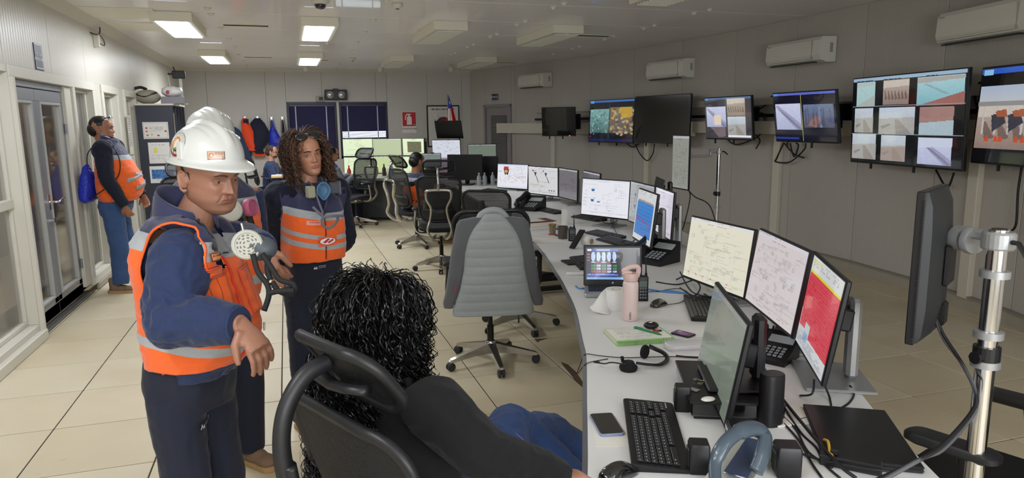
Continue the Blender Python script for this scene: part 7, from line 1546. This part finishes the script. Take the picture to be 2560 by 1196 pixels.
radio('handheld radio with a long aerial standing by the mug', 1430, 603, .1, radians(-15)); radio('handheld radio standing right beside the pink bottle', 1606, 752, .125, radians(-20))
# mug, jar, towel roll, tape roll, cordless phone, binders
t = thing('mug', 'dark grey-brown mug beside the glass jar', 'mug', P3(1407, 597)); m_mug = mat('mug_taupe', '544b45', .35, coat=.4)
MB().lathe([(.001, 0), (.036, 0), (.039, .005), (.043, .098), (.040, .1), (.036, .015), (.001, .012)], 28).build('cup', m_mug, t, smooth='auto'); MB().lathe([(.001, .085), (.039, .085), (.001, .0855)], 20).build('coffee', mat('coffee_milk', '8a7360', .3), t); MB().tube(spline([(-.04, 0, .08), (-.065, 0, .075), (-.066, 0, .035), (-.038, 0, .025)]), .006, 8).build('handle', m_mug, t, smooth=True)
t = thing('glass_jar', 'small gold-rimmed glass tumbler on a red ring by the mug', 'jar', P3(1381, 587)); MB().lathe([(.001, 0), (.035, 0), (.035, .006), (.001, .006)], 24).build('red_ring', mat('red_ring', 'c8452c', .5), t)
MB().lathe([(.001, .006), (.024, .006), (.028, .03), (.03, .085), (.027, .085), (.024, .02), (.001, .012)], 24).build('glass', mat('smoky_glass', 'b0a080', .1, trans=.5, alpha=.9), t, smooth='auto'); MB().lathe([(.029, .078), (.0325, .078), (.0325, .088), (.029, .088)], 24).build('gold_rim', mat('gold', 'a88a48', .3, .8), t)
t = thing('paper_towel_roll', 'tall narrow white paper roll standing behind the mug', 'paper roll', P3(1412, 562)); MB().lathe([(.012, 0), (.03, 0), (.03, .14), (.012, .14)], 24).build('roll', m_paper, t, smooth='auto'); MB().lathe([(.001, 0), (.0125, 0), (.0125, .139), (.0105, .139), (.0105, .1), (.001, .1)], 16).build('core', mat('cardboard', '9a8262', .8), t)
t = thing('tape_roll', 'white label roll lying on its side beside the radio', 'roll', P3(1470, 618)); t.rotation_euler.z = radians(25); t.location.z = DZ+.045
MB(RX(pi/2)).lathe([(.02, -.035), (.045, -.035), (.045, .035), (.02, .035), (.02, -.035)], 30).build('roll', m_paper, t, smooth='auto'); MB(RX(pi/2)).lathe([(.021, -.0355), (.0175, -.036), (.0175, .036), (.021, .0355)], 24).build('core', MATS['cardboard'], t)
t = thing('cordless_handset', 'black handset propped slantwise against the white roll', 'handset', P3(1436, 622)); t.rotation_euler.z = radians(35); MB(TR(-.03, 0, .0)@RY(radians(-38))).rb(0, .19, -.026, .026, 0, .018, .007).build('body', m_blk, t)
t = thing('toilet_roll', 'white toilet paper roll with a torn sheet trailing to the left', 'toilet paper', P3(1540, 772)); m_tp = mat('tissue', 'e6e6e4', .85, bump=.2, bscale=120)
MB().lathe([(.022, 0), (.052, 0), (.053, .002), (.053, .098), (.052, .1), (.022, .1)], 36).build('roll', m_tp, t, smooth='auto'); MB().lathe([(.001, 0), (.0225, 0), (.0225, .101), (.0205, .101), (.0205, .06), (.001, .06)], 24).build('core', MATS['cardboard'], t)
def sheet(name, rows, m, parent, th=.0012):
    lo = [[tuple(p) for p in spline(r, 6)] for r in rows]; o = MB().ring(lo, close=False, cap=False).build(name, m, parent, smooth=True); md = o.modifiers.new('t', 'SOLIDIFY'); md.thickness = th; md.offset = 0; return o
sheet('torn_sheet', [[(-.03, .045, .098), (-.07, .02, .085), (-.12, -.01, .045), (-.15, -.02, .03)], [(-.05, .01, .06), (-.08, -.01, .045), (-.12, -.035, .02), (-.155, -.03, .025)], [(-.05, -.012, .01), (-.08, -.035, .004), (-.115, -.06, .003), (-.145, -.05, .012)], [(-.05, -.03, .004), (-.06, -.06, .003), (-.075, -.085, .002), (-.1, -.09, .004)]], m_tp, t)
# notebook with pen
t = thing('spiral_notebook', 'open green spiral notebook full of handwriting', 'notebook', P3(1598, 846)); t.rotation_euler.z = ori(1546, 868, 1697, 858); t.scale = (1.15, 1.1, 1)
MB().rb(-.11, .11, -.075, .09, 0, .018, .003).build('page_block', mat('page_edges', 'd6cfc0', .8), t); c = CV(90, 70, 'e9ebe4'); c.frame(0, 0, 1, 1, '8ccf70'); c.words(.14, .06, .7, .94, '6e7a80', 24, .8, .5); c.r(0, .94, 1, 1, '9ada7c'); c.r(0, 0, 1, .03, '9ada7c')
canvas_mesh(c, .218, .163, 'page', m_print, TR(0, .0075, .0186)@RX(radians(-90)), t); MB().rb(-.112, .112, -.078, .092, -.0, .002, .001).rb(-.112, .112, -.079, -.07, .0, .017, .001).build('green_cover', mat('bright_green', '8fd06c', .5), t)
for k in range(34): MB(TR(-.105+k*.00636, -.079, .01)@RY(pi/2)).tube([(.011*cos(a), .006*sin(a), 0) for a in np.linspace(0, 2*pi, 10, endpoint=False)], .0011, 4, closed=True).build('spiral_ring', m_chrome, t)
p = thing('pen', 'green ballpoint pen lying on the notebook', 'pen', t.location+Vector((.048, .01, .0235)), t.rotation_euler.z+radians(-58)); m_gp = mat('pen_green', '1f8a50', .3, trans=.2)
MB().cyl((-.065, 0, 0), (.055, 0, 0), .0045, n=10).cyl((.055, 0, 0), (.072, 0, 0), .0045, .001, 10).build('barrel', m_gp, p, smooth='auto'); MB().cyl((-.075, 0, 0), (-.06, 0, 0), .0048, n=10).rb(-.07, -.03, -.001, .001, .004, .007, .0005).build('clip', m_gp, p)
p = thing('earbud_case', 'round black earbud case with a pale flower mark on the notebook', 'case', t.location+Vector((.085, .052, .019)), t.rotation_euler.z); MB().ell((0, 0, .015), (.034, .028, .016)).build('case', m_blk, p, smooth=True); MB().ell((-.004, -.005, .0295), (.009, .006, .002)).ell((.006, .003, .0295), (.006, .005, .002)).build('flower_mark', mat('cream_mark', 'e0dcc0', .6), p)
p = thing('red_charm', 'small red and black charm beside the earbud case', 'charm', t.location+Vector((.083, .005, .019)), t.rotation_euler.z); MB().lathe([(.001, 0), (.014, 0), (.014, .004), (.001, .005)], 18).build('disc', mat('charm_red', 'b83a34', .5), p); MB().rb(.008, .026, -.005, .005, 0, .006, .002).tube([(0, .01, .004), (-.005, .022, .004)], .002, 5).build('black_tag', m_blk, p)
# cards / phone with purple picture
t = thing('phone_with_picture', 'phone in a purple patterned case right of the notebook', 'phone', P3(1708, 838)); t.rotation_euler.z = ori(1680, 838, 1730, 830)+radians(20)
MB().rb(-.03, .03, -.045, .045, 0, .008, .003).build('case', m_blk, t); c = CV(30, 44, '5a3a60'); c.noise(0, 0, 1, 1, .9, 3, 5); c.disc(.4, .5, .3, .3, 'b070b0', .6); c.r(.55, .1, .9, .35, '9aa8a8'); canvas_mesh(c, .056, .086, 'picture', m_print, TR(0, 0, .0085)@RX(radians(-90)), t)
# white handheld device in a plastic sleeve
t = thing('white_remote', 'white keypad device in a clear plastic sleeve right of the notebook', 'device', P3(1722, 872)); t.rotation_euler.z = ori(1670, 880, 1760, 872)
MB().ring([[(x*s, y*s, z) for x, y in rrect(.19, .07, .015, 4)] for z, s in ((0, .96), (.008, 1), (.02, .97), (.024, .9))]).build('body', mat('white_gloss', 'dedede', .3, coat=.3), t, smooth='auto'); o = MB().ring([[(x*s, y*s, z) for x, y in rrect(.2, .08, .02, 6)] for z, s in ((.006, 1), (.02, 1.02), (.03, .95), (.036, .7), (.034, .2))]).build('plastic_sleeve', mat('clear_plastic', 'e8eaec', .15, trans=.6, alpha=.55), t, smooth=True)
for v in o.data.vertices: v.co += Vector((0, 0, 1))*mnoise.noise(v.co*60)*.006
# headset
t = thing('headset', 'black wired headset with a microphone boom lying on the near desk', 'headset', P3(1600, 905)); Q = lambda px, py, h=0: P3(px, py, DZ+h)-t.location
MB().tube(spline([Q(1590, 908, .02), Q(1620, 912, .015), Q(1650, 912, .012), Q(1668, 900, .012), Q(1660, 884, .025), Q(1638, 873, .05), Q(1622, 866, .06)], 6), .005, 6, flat=2).build('headband', m_blk, t, smooth=True)
A = TR(*Q(1571, 917, .014)); MB(A).lathe([(.001, -.014), (.03, -.014), (.034, -.006), (.034, .002), (.026, .008), (.02, .02), (.001, .022)], 24).build('ear_cushion', mat('foam_black', '141416', .9), t, smooth='auto')
A = TR(*Q(1612, 880, .03))@RX(pi/2)@RY(radians(30)); MB(A).lathe([(.001, -.006), (.026, -.006), (.028, .0), (.026, .006), (.001, .008)], 20).build('temple_pad', MATS['foam_black'], t, smooth='auto')
MB().tube(spline([Q(1565, 912, .03), Q(1530, 907, .03), Q(1510, 910, .03), Q(1487, 905, .03)], 6), .0028, 6).tube([Q(1498, 907, .03), Q(1485, 905, .03)], .005, 6).build('microphone_boom', m_blk, t, smooth=True); MB().cyl(Q(1557, 905, .03), Q(1555, 893, .05), .007, n=8).build('pivot', m_blk, t)
MB().tube(spline([Q(1700, 892, .006), Q(1640, 893, .006), Q(1560, 895, .006), Q(1500, 890, .006), Q(1464, 886, .006), Q(1455, 900, -.05), Q(1440, 940, -.1)], 6), .0018, 5).tube(spline([Q(1760, 895, .006), Q(1715, 893, .006), Q(1690, 890, .006)], 4), .004, 6).build('cord', m_cable, t, smooth=True)
tag(MB().tube(spline([P3(1520, 898, DZ+.003), P3(1480, 905, DZ+.003), P3(1463, 912, DZ), P3(1448, 930, DZ-.06), P3(1436, 945, DZ-.12)], 6), .0018, 5).build('thin_cable', m_cable), 'thin black cable hanging over the near desk edge', 'cable')
# mouse pads / small black phone face down
for px, py, lb, w, h in ((1424, 658, 'black smartphone lying left of the laptop', .075, .15),):
    t = thing('smartphone', lb, 'phone', P3(px, py)); t.rotation_euler.z = ori(1404, 660, 1444, 658)+.1; MB().ring([[(x, y, z) for x, y in rrect(w, h, .012, 4)] for z in (0, .009)]).build('body', m_blk, t)
t = thing('white_adapter', 'small white adapter box with a cable near the laptop', 'adapter', P3(1440, 688)); t.rotation_euler.z = radians(-25); MB().rb(-.06, .06, -.02, .02, 0, .02, .006).build('body', MATS['white_gloss'], t)
# binders and papers
t = thing('ring_binder', 'thick white binder with pages and a dark red cover lying open', 'binder', P3(1340, 570)); t.rotation_euler.z = ori(1295, 568, 1400, 560)
MB().rb(-.17, .13, -.11, .12, 0, .02, .004).build('lower_cover', mat('binder_white', 'd8d6d4', .5), t); MB().rb(-.16, .12, -.1, .11, .02, .06, .003).build('pages', mat('page_edges', 'd6cfc0', .8), t); MB().rb(-.1, .15, -.105, .115, .06, .066, .003).build('red_cover', mat('dark_red_cover', '6e2c30', .5), t); c = CV(50, 40, 'dfe3da'); c.frame(.02, .02, .98, .98, '5a5a5a'); c.words(.06, .1, .94, .95, '9aa690', 12, .7, .5); canvas_mesh(c, .2, .19, 'top_sheet', m_print, TR(-.04, 0, .069)@RX(radians(-90)), t)
for px, py, lb, a_, c__ in ((1400, 552, 'loose printed sheet sticking out behind the binder', 12, 'd9dbe0'), (1380, 600, 'white sheet under the mug and jar', -25, 'e2e2df')):
    t = thing('paper_sheet', lb, 'paper', P3(px, py)); t.rotation_euler.z = radians(a_); MB().box(-.15, .15, -.105, .105, 0, .0009).build('sheet', m_paper, t)
for px, py, lb in ((1497, 625, 'crumpled napkin beside the white roll'), (1508, 632, 'small folded leaflet beside the white roll')):
    o = tag(MB().ell((0, 0, .012), (.05, .035, .012), nu=16, nv=8).build('napkin', m_tp, smooth=True), lb, 'napkin', 'napkins by the roll'); o.location = P3(px, py)
    for v in o.data.vertices: v.co.z = max(0, v.co.z+mnoise.noise(v.co*60)*.012)
t = thing('yellow_tape', 'small black and yellow tape roll at the foot of the blue screen', 'tape', P3(1592, 618)); MB().lathe([(.014, 0), (.026, 0), (.026, .018), (.014, .018), (.014, 0)], 20).build('tape', mat('tape_yellow', 'd8b83a', .5), t)
# desk telephones
def desk_phone(lb, px, py, rz, k=1.0, off=None):
    p = P3(px, py); t = thing('desk_telephone', lb, 'telephone', (p.x, p.y, DZ), rz, 'desk telephones'); S = Matrix.Scale(k, 4)
    MB(S).ring([[(x, -.09, z) for x, z in ((-.1, 0), (.1, 0), (.1, .02), (-.1, .02))], [(x, .0, z) for x, z in ((-.1, 0), (.1, 0), (.1, .05), (-.1, .05))], [(x, .09, z) for x, z in ((-.1, 0), (.1, 0), (.1, .11), (-.1, .11))]]).build('base', m_blk, t)
    MB(S@TR(.03, .02, .064)@RX(radians(27))).rb(-.055, .06, .01, .07, 0, .006, .002).build('display', mat('lcd_grey', 'a8b0b4', .2), t); g = MB(S@TR(.03, -.035, .04)@RX(radians(20)))
    for r in range(4):
        for c_ in range(4): g.rb(-.045+c_*.024, -.028+c_*.024, -.03+r*.02, -.017+r*.02, 0, .006, .002)
    g.build('keypad', mat('phone_keys', '8a9298', .5), t)['kind'] = 'stuff'
    MB(S).tube(spline([(-.075, -.09, .045), (-.075, -.07, .075), (-.075, 0, .095), (-.075, .07, .125), (-.075, .1, .11)]), [.02]*8+[.014]*16+[.022]*9 if False else .018, 10, flat=1.2).ell((-.075, -.08, .05), (.026, .026, .022)).ell((-.075, .09, .115), (.026, .026, .022)).build('handset', m_blk, t, smooth=True)
    return t
desk_phone('black desk telephone with handset right behind the laptop', 1635, 655, radians(-65), 1.25); desk_phone('dark desk telephone with a display behind the nearest monitor', 1925, 895, radians(-60), .85)
desk_phone('black desk telephone before the hopper screen', 1325, 525, radians(-50), 1.3)
# the large blue-grey telephone handset cradle at the bottom right
t = thing('desk_telephone', 'blue-grey desk telephone with a big arched handset at the bottom edge', 'telephone', P3(1845, 1215)); t.rotation_euler.z = ori(1780, 1230, 1900, 1150); Q = lambda px, py, z: (t.matrix_basis.inverted()@P3(px, py, z))
m_bg = mat('blue_grey_plastic', '44525e', .32, coat=.3)
MB().tube(spline([Q(1790, 1215, .80), Q(1788, 1160, .83), Q(1812, 1110, .87), Q(1850, 1080, .885), Q(1890, 1072, .88), Q(1912, 1090, .86), Q(1905, 1140, .83), Q(1890, 1180, .80)], 6), [.010]*8+[.012]*10+[.015]*12+[.016]*8+[.015]*5, 12, flat=1.5).build('handset', m_bg, t, smooth=True)
q0 = P3(1850, 1190); qa = ori(1815, 1215, 1895, 1120); t2 = TR(*(t.matrix_basis.inverted()@Vector((q0.x, q0.y, DZ))))@RZ(qa-t.rotation_euler.z)
MB(t2).ring([[(x, -.05, z) for x, z in ((-.13, 0), (.12, 0), (.12, .05), (-.13, .02))], [(x, .05, z) for x, z in ((-.13, 0), (.12, 0), (.12, .07), (-.13, .03))]]).build('base', mat('phone_silver', 'b4b8b0', .35, .2), t); MB(t2@TR(.03, -.02, .058)@RY(radians(-8))).rb(-.12, .06, -.025, .035, 0, .004, .002).build('display', mat('lcd_blue', '33415c', .15), t)
# riser with boxes under the nearest monitor, small cube speakers
rp = near_mon.location; t = thing('monitor_riser', 'black printer-like box under the nearest monitor', 'riser', (rp.x+.0, rp.y-.02, DZ), near_mon.rotation_euler.z)
near_mon.location.z -= RIS-(DZ+.062); 
MB().rb(-.21, .17, -.12, .16, .012, .058, .004).build('box', m_glossb, t); MB().rb(-.2, .16, -.11, .15, 0, .012, .002).build('foot', m_blk, t); MB().rb(-.213, .173, -.125, .163, .053, .061, .003).build('top_tray', m_blk, t)
for px, py, w, lb in ((1705, 1025, .035, 'small black cube speaker at the left corner of the riser'), (1745, 1178, .038, 'small black box speaker in front of the riser'), (1965, 1185, .045, 'black box speaker right of the big telephone')):
    u = thing('small_speaker', lb, 'speaker', P3(px, py), 0, 'small black speakers'); u.rotation_euler.z = near_mon.rotation_euler.z
    MB().ring([[(x*s, y*s, z) for x, y in rrect(w*1.35, w*1.4, .006, 3)] for z, s in ((0, .92), (.006, 1), (.075, 1), (.083, .9))]).build('cabinet', m_blk, u, smooth='auto'); MB().rb(-w*.5, w*.5, -w*.7-.003, -w*.7+.001, .02, .066, .003).build('grille', m_key, u)
u = thing('tower_speaker', 'tall black round tower speaker beside the nearest monitor', 'speaker', P3(1925, 1060)); MB().ring([[(x*s, y*s, z) for x, y in rrect(.075, .06, .028, 6)] for z, s in ((0, 1), (.15, 1), (.16, .97), (.162, .9))]).build('cabinet', m_blk, u, smooth='auto')
# box with printed pattern under
u = thing('patterned_box', 'black box with white lettering and scribbles under the riser, near the telephone', 'box', P3(1850, 1105)); u.rotation_euler.z = near_mon.rotation_euler.z; MB().rb(-.06, .12, -.03, .06, 0, .045, .003).build('box', m_blk, u)
c = CV(80, 26, '101012'); 
for k in range(120): x = random.random(); y = random.random(); c.mixr(x, y, x+.02, y+.04, '8a8c90', .5)
c.r(.0, .3, .3, .75, '101012'); canvas_mesh(c, .178, .043, 'pattern', m_print, TR(.03, -.0312, .0225), u); text('REM', .02, m_txt, TR(-.035, -.0325, .024)@FACE, u)
# keys, card, note on the riser
u = thing('bunch_of_keys', 'bunch of brass and steel keys on the riser corner', 'keys', P3(1768, 958, DZ+.062)); 
for k, a in enumerate((0, 60, 130, 200, 290)): MB(RZ(radians(a))).rb(.004, .034, -.002, .002, .002*k, .002*k+.002, .0005).lathe([(.001, .002*k), (.009, .002*k), (.009, .002*k+.002), (.001, .002*k+.002)], 10, (.038, 0, 0)).build('key', mat('brass', 'a89668', .3, .9) if k % 2 else m_chrome, u)
MB().tube([(.012*cos(a), .012*sin(a), .01) for a in np.linspace(0, 2*pi, 16, endpoint=False)], .0012, 5, closed=True).build('ring', m_chrome, u)
o = tag(MB().ell((0, 0, .006), (.024, .016, .006), nu=12, nv=6).build('crumpled_paper', m_paper), 'small crumpled white paper at the foot of the nearest monitor', 'paper'); o.location = P3(1770, 1003, DZ+.062); 
o = tag(MB().box(-.012, .012, -.016, .016, 0, .001).build('metal_plate', m_silver), 'small square grey label on the riser', 'label'); o.location = P3(1735, 975, DZ+.062); o.rotation_euler.z = radians(25)
# closed laptop and papers at the right
u = thing('laptop', 'closed black laptop lying at the right end of the near desk', 'laptop', P3(2165, 1105)); u.rotation_euler.z = ori(2045, 1045, 2110, 1190)+pi/2; cw = (P3(2045, 1045)-P3(2110, 1180)).length
MB().rb(-.14, .1, -cw/2, cw/2+.03, 0, .012, .004).build('base', m_blk, u); MB().rb(-.14, .1, -cw/2, cw/2+.03, .012, .02, .003).build('lid', m_offm, u)
u = thing('paper_stack', 'stack of white folders under the foot of the red monitor', 'papers', P3(2010, 1050)); u.rotation_euler.z = ori(1990, 1060, 2100, 1050); MB().rb(-.11, .1, -.04, .1, 0, .006, .002).build('papers', m_paper, u)
u = thing('power_strip', 'black power strip with cables at the bottom right of the desk', 'power strip', P3(2120, 1170)); u.rotation_euler.z = ori(2080, 1160, 2180, 1180); MB().rb(-.07, .08, -.02, .02, 0, .03, .004).build('body', m_blk, u); MB().rb(-.045, -.025, -.008, .008, .03, .045, .003).build('plug', m_blk, u)
# cables on the desk
def dcable(lb, pts, r=.003, m=None, h=.0): return tag(MB().tube(spline([P3(px, py, DZ+r+z) for px, py, z in pts], 7), r, 6).build('desk_cable', m or m_cable, smooth=True), lb, 'cable')
mb_ = mat('cable_blue', '4d84c4', .4); my_ = mat('cable_yellow', 'd8ae3a', .4); mg_ = mat('cable_grey', '55575c', .45)
dcable('blue network cable curving from the laptop to the cream monitor', [(1440, 716, 0), (1450, 722, 0), (1480, 720, 0), (1600, 722, 0), (1660, 730, 0), (1720, 735, 0), (1748, 752, .0)], .0045, mb_); dcable('second blue network cable beside the first', [(1620, 730, 0), (1680, 728, 0), (1728, 740, 0), (1755, 760, 0)], .0035, mb_)
dcable('yellow cable lying on the closed laptop', [(2060, 1100, .02), (2070, 1105, .03), (2075, 1130, .03), (2085, 1150, .02)], .004, my_)
for i, pts in enumerate([[(1950, 990, .02), (1990, 1040, .01), (2040, 1100, .02), (2100, 1165, .03), (2140, 1196, .02)], [(1955, 1010, .01), (2000, 1080, .0), (2040, 1120, .0), (2060, 1160, 0), (2100, 1196, 0)], [(1955, 1040, .0), (1990, 1075, .0), (2020, 1130, .0), (2080, 1170, .0)], [(1960, 1060, 0), (1995, 1100, 0), (2030, 1160, 0), (2055, 1196, 0)], [(2000, 990, 0), (2030, 985, .03), (2035, 950, .06)], [(2060, 960, .04), (2075, 1000, 0), (2070, 1030, 0), (2000, 1050, 0)], [(2075, 1035, 0), (2120, 1010, 0), (2135, 985, 0), (2125, 965, .01)], [(1990, 1130, 0), (2050, 1150, .01), (2150, 1170, .02), (2230, 1180, .02)]]):
    dcable('black cable on the near desk, '+['thickest one running from the tower speaker to the corner', 'running beside the thickest one', 'short curve by the patterned box', 'lowest of the bunch', 'rising to the back of the red monitor', 'curving over the silver foot of the red monitor', 'looping behind the red monitor column', 'crossing in front of the closed laptop'][i], pts, .0035 if i else .005)
for i, pts in enumerate([[(1690, 700, .01), (1720, 690, .04), (1750, 715, .02), (1735, 740, .01), (1700, 720, .02)], [(1700, 680, .02), (1730, 730, .03), (1790, 745, .01)], [(1640, 705, 0), (1690, 712, 0), (1730, 702, .02)], [(1600, 590, .02), (1560, 610, .0), (1530, 560, .02)], [(1680, 640, .02), (1700, 600, .02), (1690, 570, .05)], [(1490, 545, .0), (1520, 560, .03), (1545, 552, .03)], [(1900, 850, .0), (1925, 835, .04), (1935, 815, .08)], [(1760, 735, .0), (1800, 760, .02), (1850, 800, .02), (1890, 830, 0)]]):
    dcable('tangled black cable behind the monitors, '+['looping by the desk telephone', 'under the cream diagram screen', 'running past the telephone', 'by the yellow tape', 'behind the telephone', 'behind the label roll', 'behind the nearest monitor', 'along the feet of the nearest three monitors'][i], pts, .004)
# cables from the mast
pA = rear.location+Vector((.02, .0, .03)); mst = Vector((mt.x-.03, mt.y-.02, mt.z-.37))
for i in range(2): tag(MB().tube(spline([atd(2335, 785, 2.1), atd(2360, 840+i*8, 2.08), atd(2405, 910, 2.02), atd(2440, 985, 1.93), atd(2430, 1030+i*10, 1.9), atd(2360, 1110+i*12, 1.8), atd(2300, 1150, 1.75), P3(2160, 1215+i*14, DZ+.01)], 8), .0055, 6).build('mast_cable', mg_ if i else m_cable, smooth=True), 'grey cable arching from the big mast to the desk' if i else 'black cable arching from the rear-view monitor along the mast', 'cable')
for i in range(2): tag(MB().tube(spline([(3.78, 6.1, .99), (3.8+.05*i, 6.05, .9), (3.7+.3*i, 6.0, .6+.2*i), (3.5+.55*i, 5.9, .2+.3*i)], 6), .006, 5).build('mast_cable', m_cable, smooth=True), 'black cable hanging from the portrait monitor, '+('left one' if i == 0 else 'right one beside its mast'), 'cable')
# plastic bottles on the far console
for i, (px, py) in enumerate(((1198, 472), (1212, 470), (1232, 468))):
    p = aty(px, py, 9.85); o = thing('plastic_bottle', 'clear plastic bottle on the far console, '+['left', 'middle', 'tall right'][i]+' one of three', 'bottle', (p.x, p.y, DZ), 0, 'plastic bottles')
    MB().lathe([(.001, 0), (.03, 0), (.032, .01), (.032, .13), (.012, .16), (.012, .175), (.001, .175)], 14).build('body', mat('pet_plastic', 'c4ccd0', .15, trans=.5, alpha=.8), o, smooth='auto'); MB().lathe([(.001, .175), (.014, .175), (.014, .19), (.001, .19)], 12).build('cap', MATS['socket_grey'], o)
for x, y, lb, c__ in ((1.0, 12.35, 'red-capped bottle by the grey-sleeved person', 'c03830'), (1.62, 12.5, 'dark bottle under the green screens', '3a3028'), (1.75, 12.45, 'blue spray bottle under the green screens', '6a90c8')):
    o = thing('bottle', lb, 'bottle', (x, y, DZ)); MB().lathe([(.001, 0), (.035, 0), (.035, .12), (.012, .17), (.012, .21), (.001, .21)], 14).build('body', mat('bottle_'+c__, c__, .4), o, smooth='auto')
# floor stain by the desk, plastic legs

sp = MB(); 
for pts in ([(1402, 905), (1420, 912), (1440, 930), (1452, 948), (1464, 966), (1462, 974), (1440, 955), (1425, 935), (1408, 915)], [(1335, 848), (1372, 846), (1352, 852), (1344, 857)]):
    sp.add([tuple(atz(px, py, .0006)) for px, py in pts], [tuple(range(len(pts)))[::-1]])
tag(sp.build('floor_stain', mat('scuff_brown', '5a4632', .8, var=.5, vscale=30)), 'dark brown scuffed stain along a floor joint beside the near desk', 'stain')
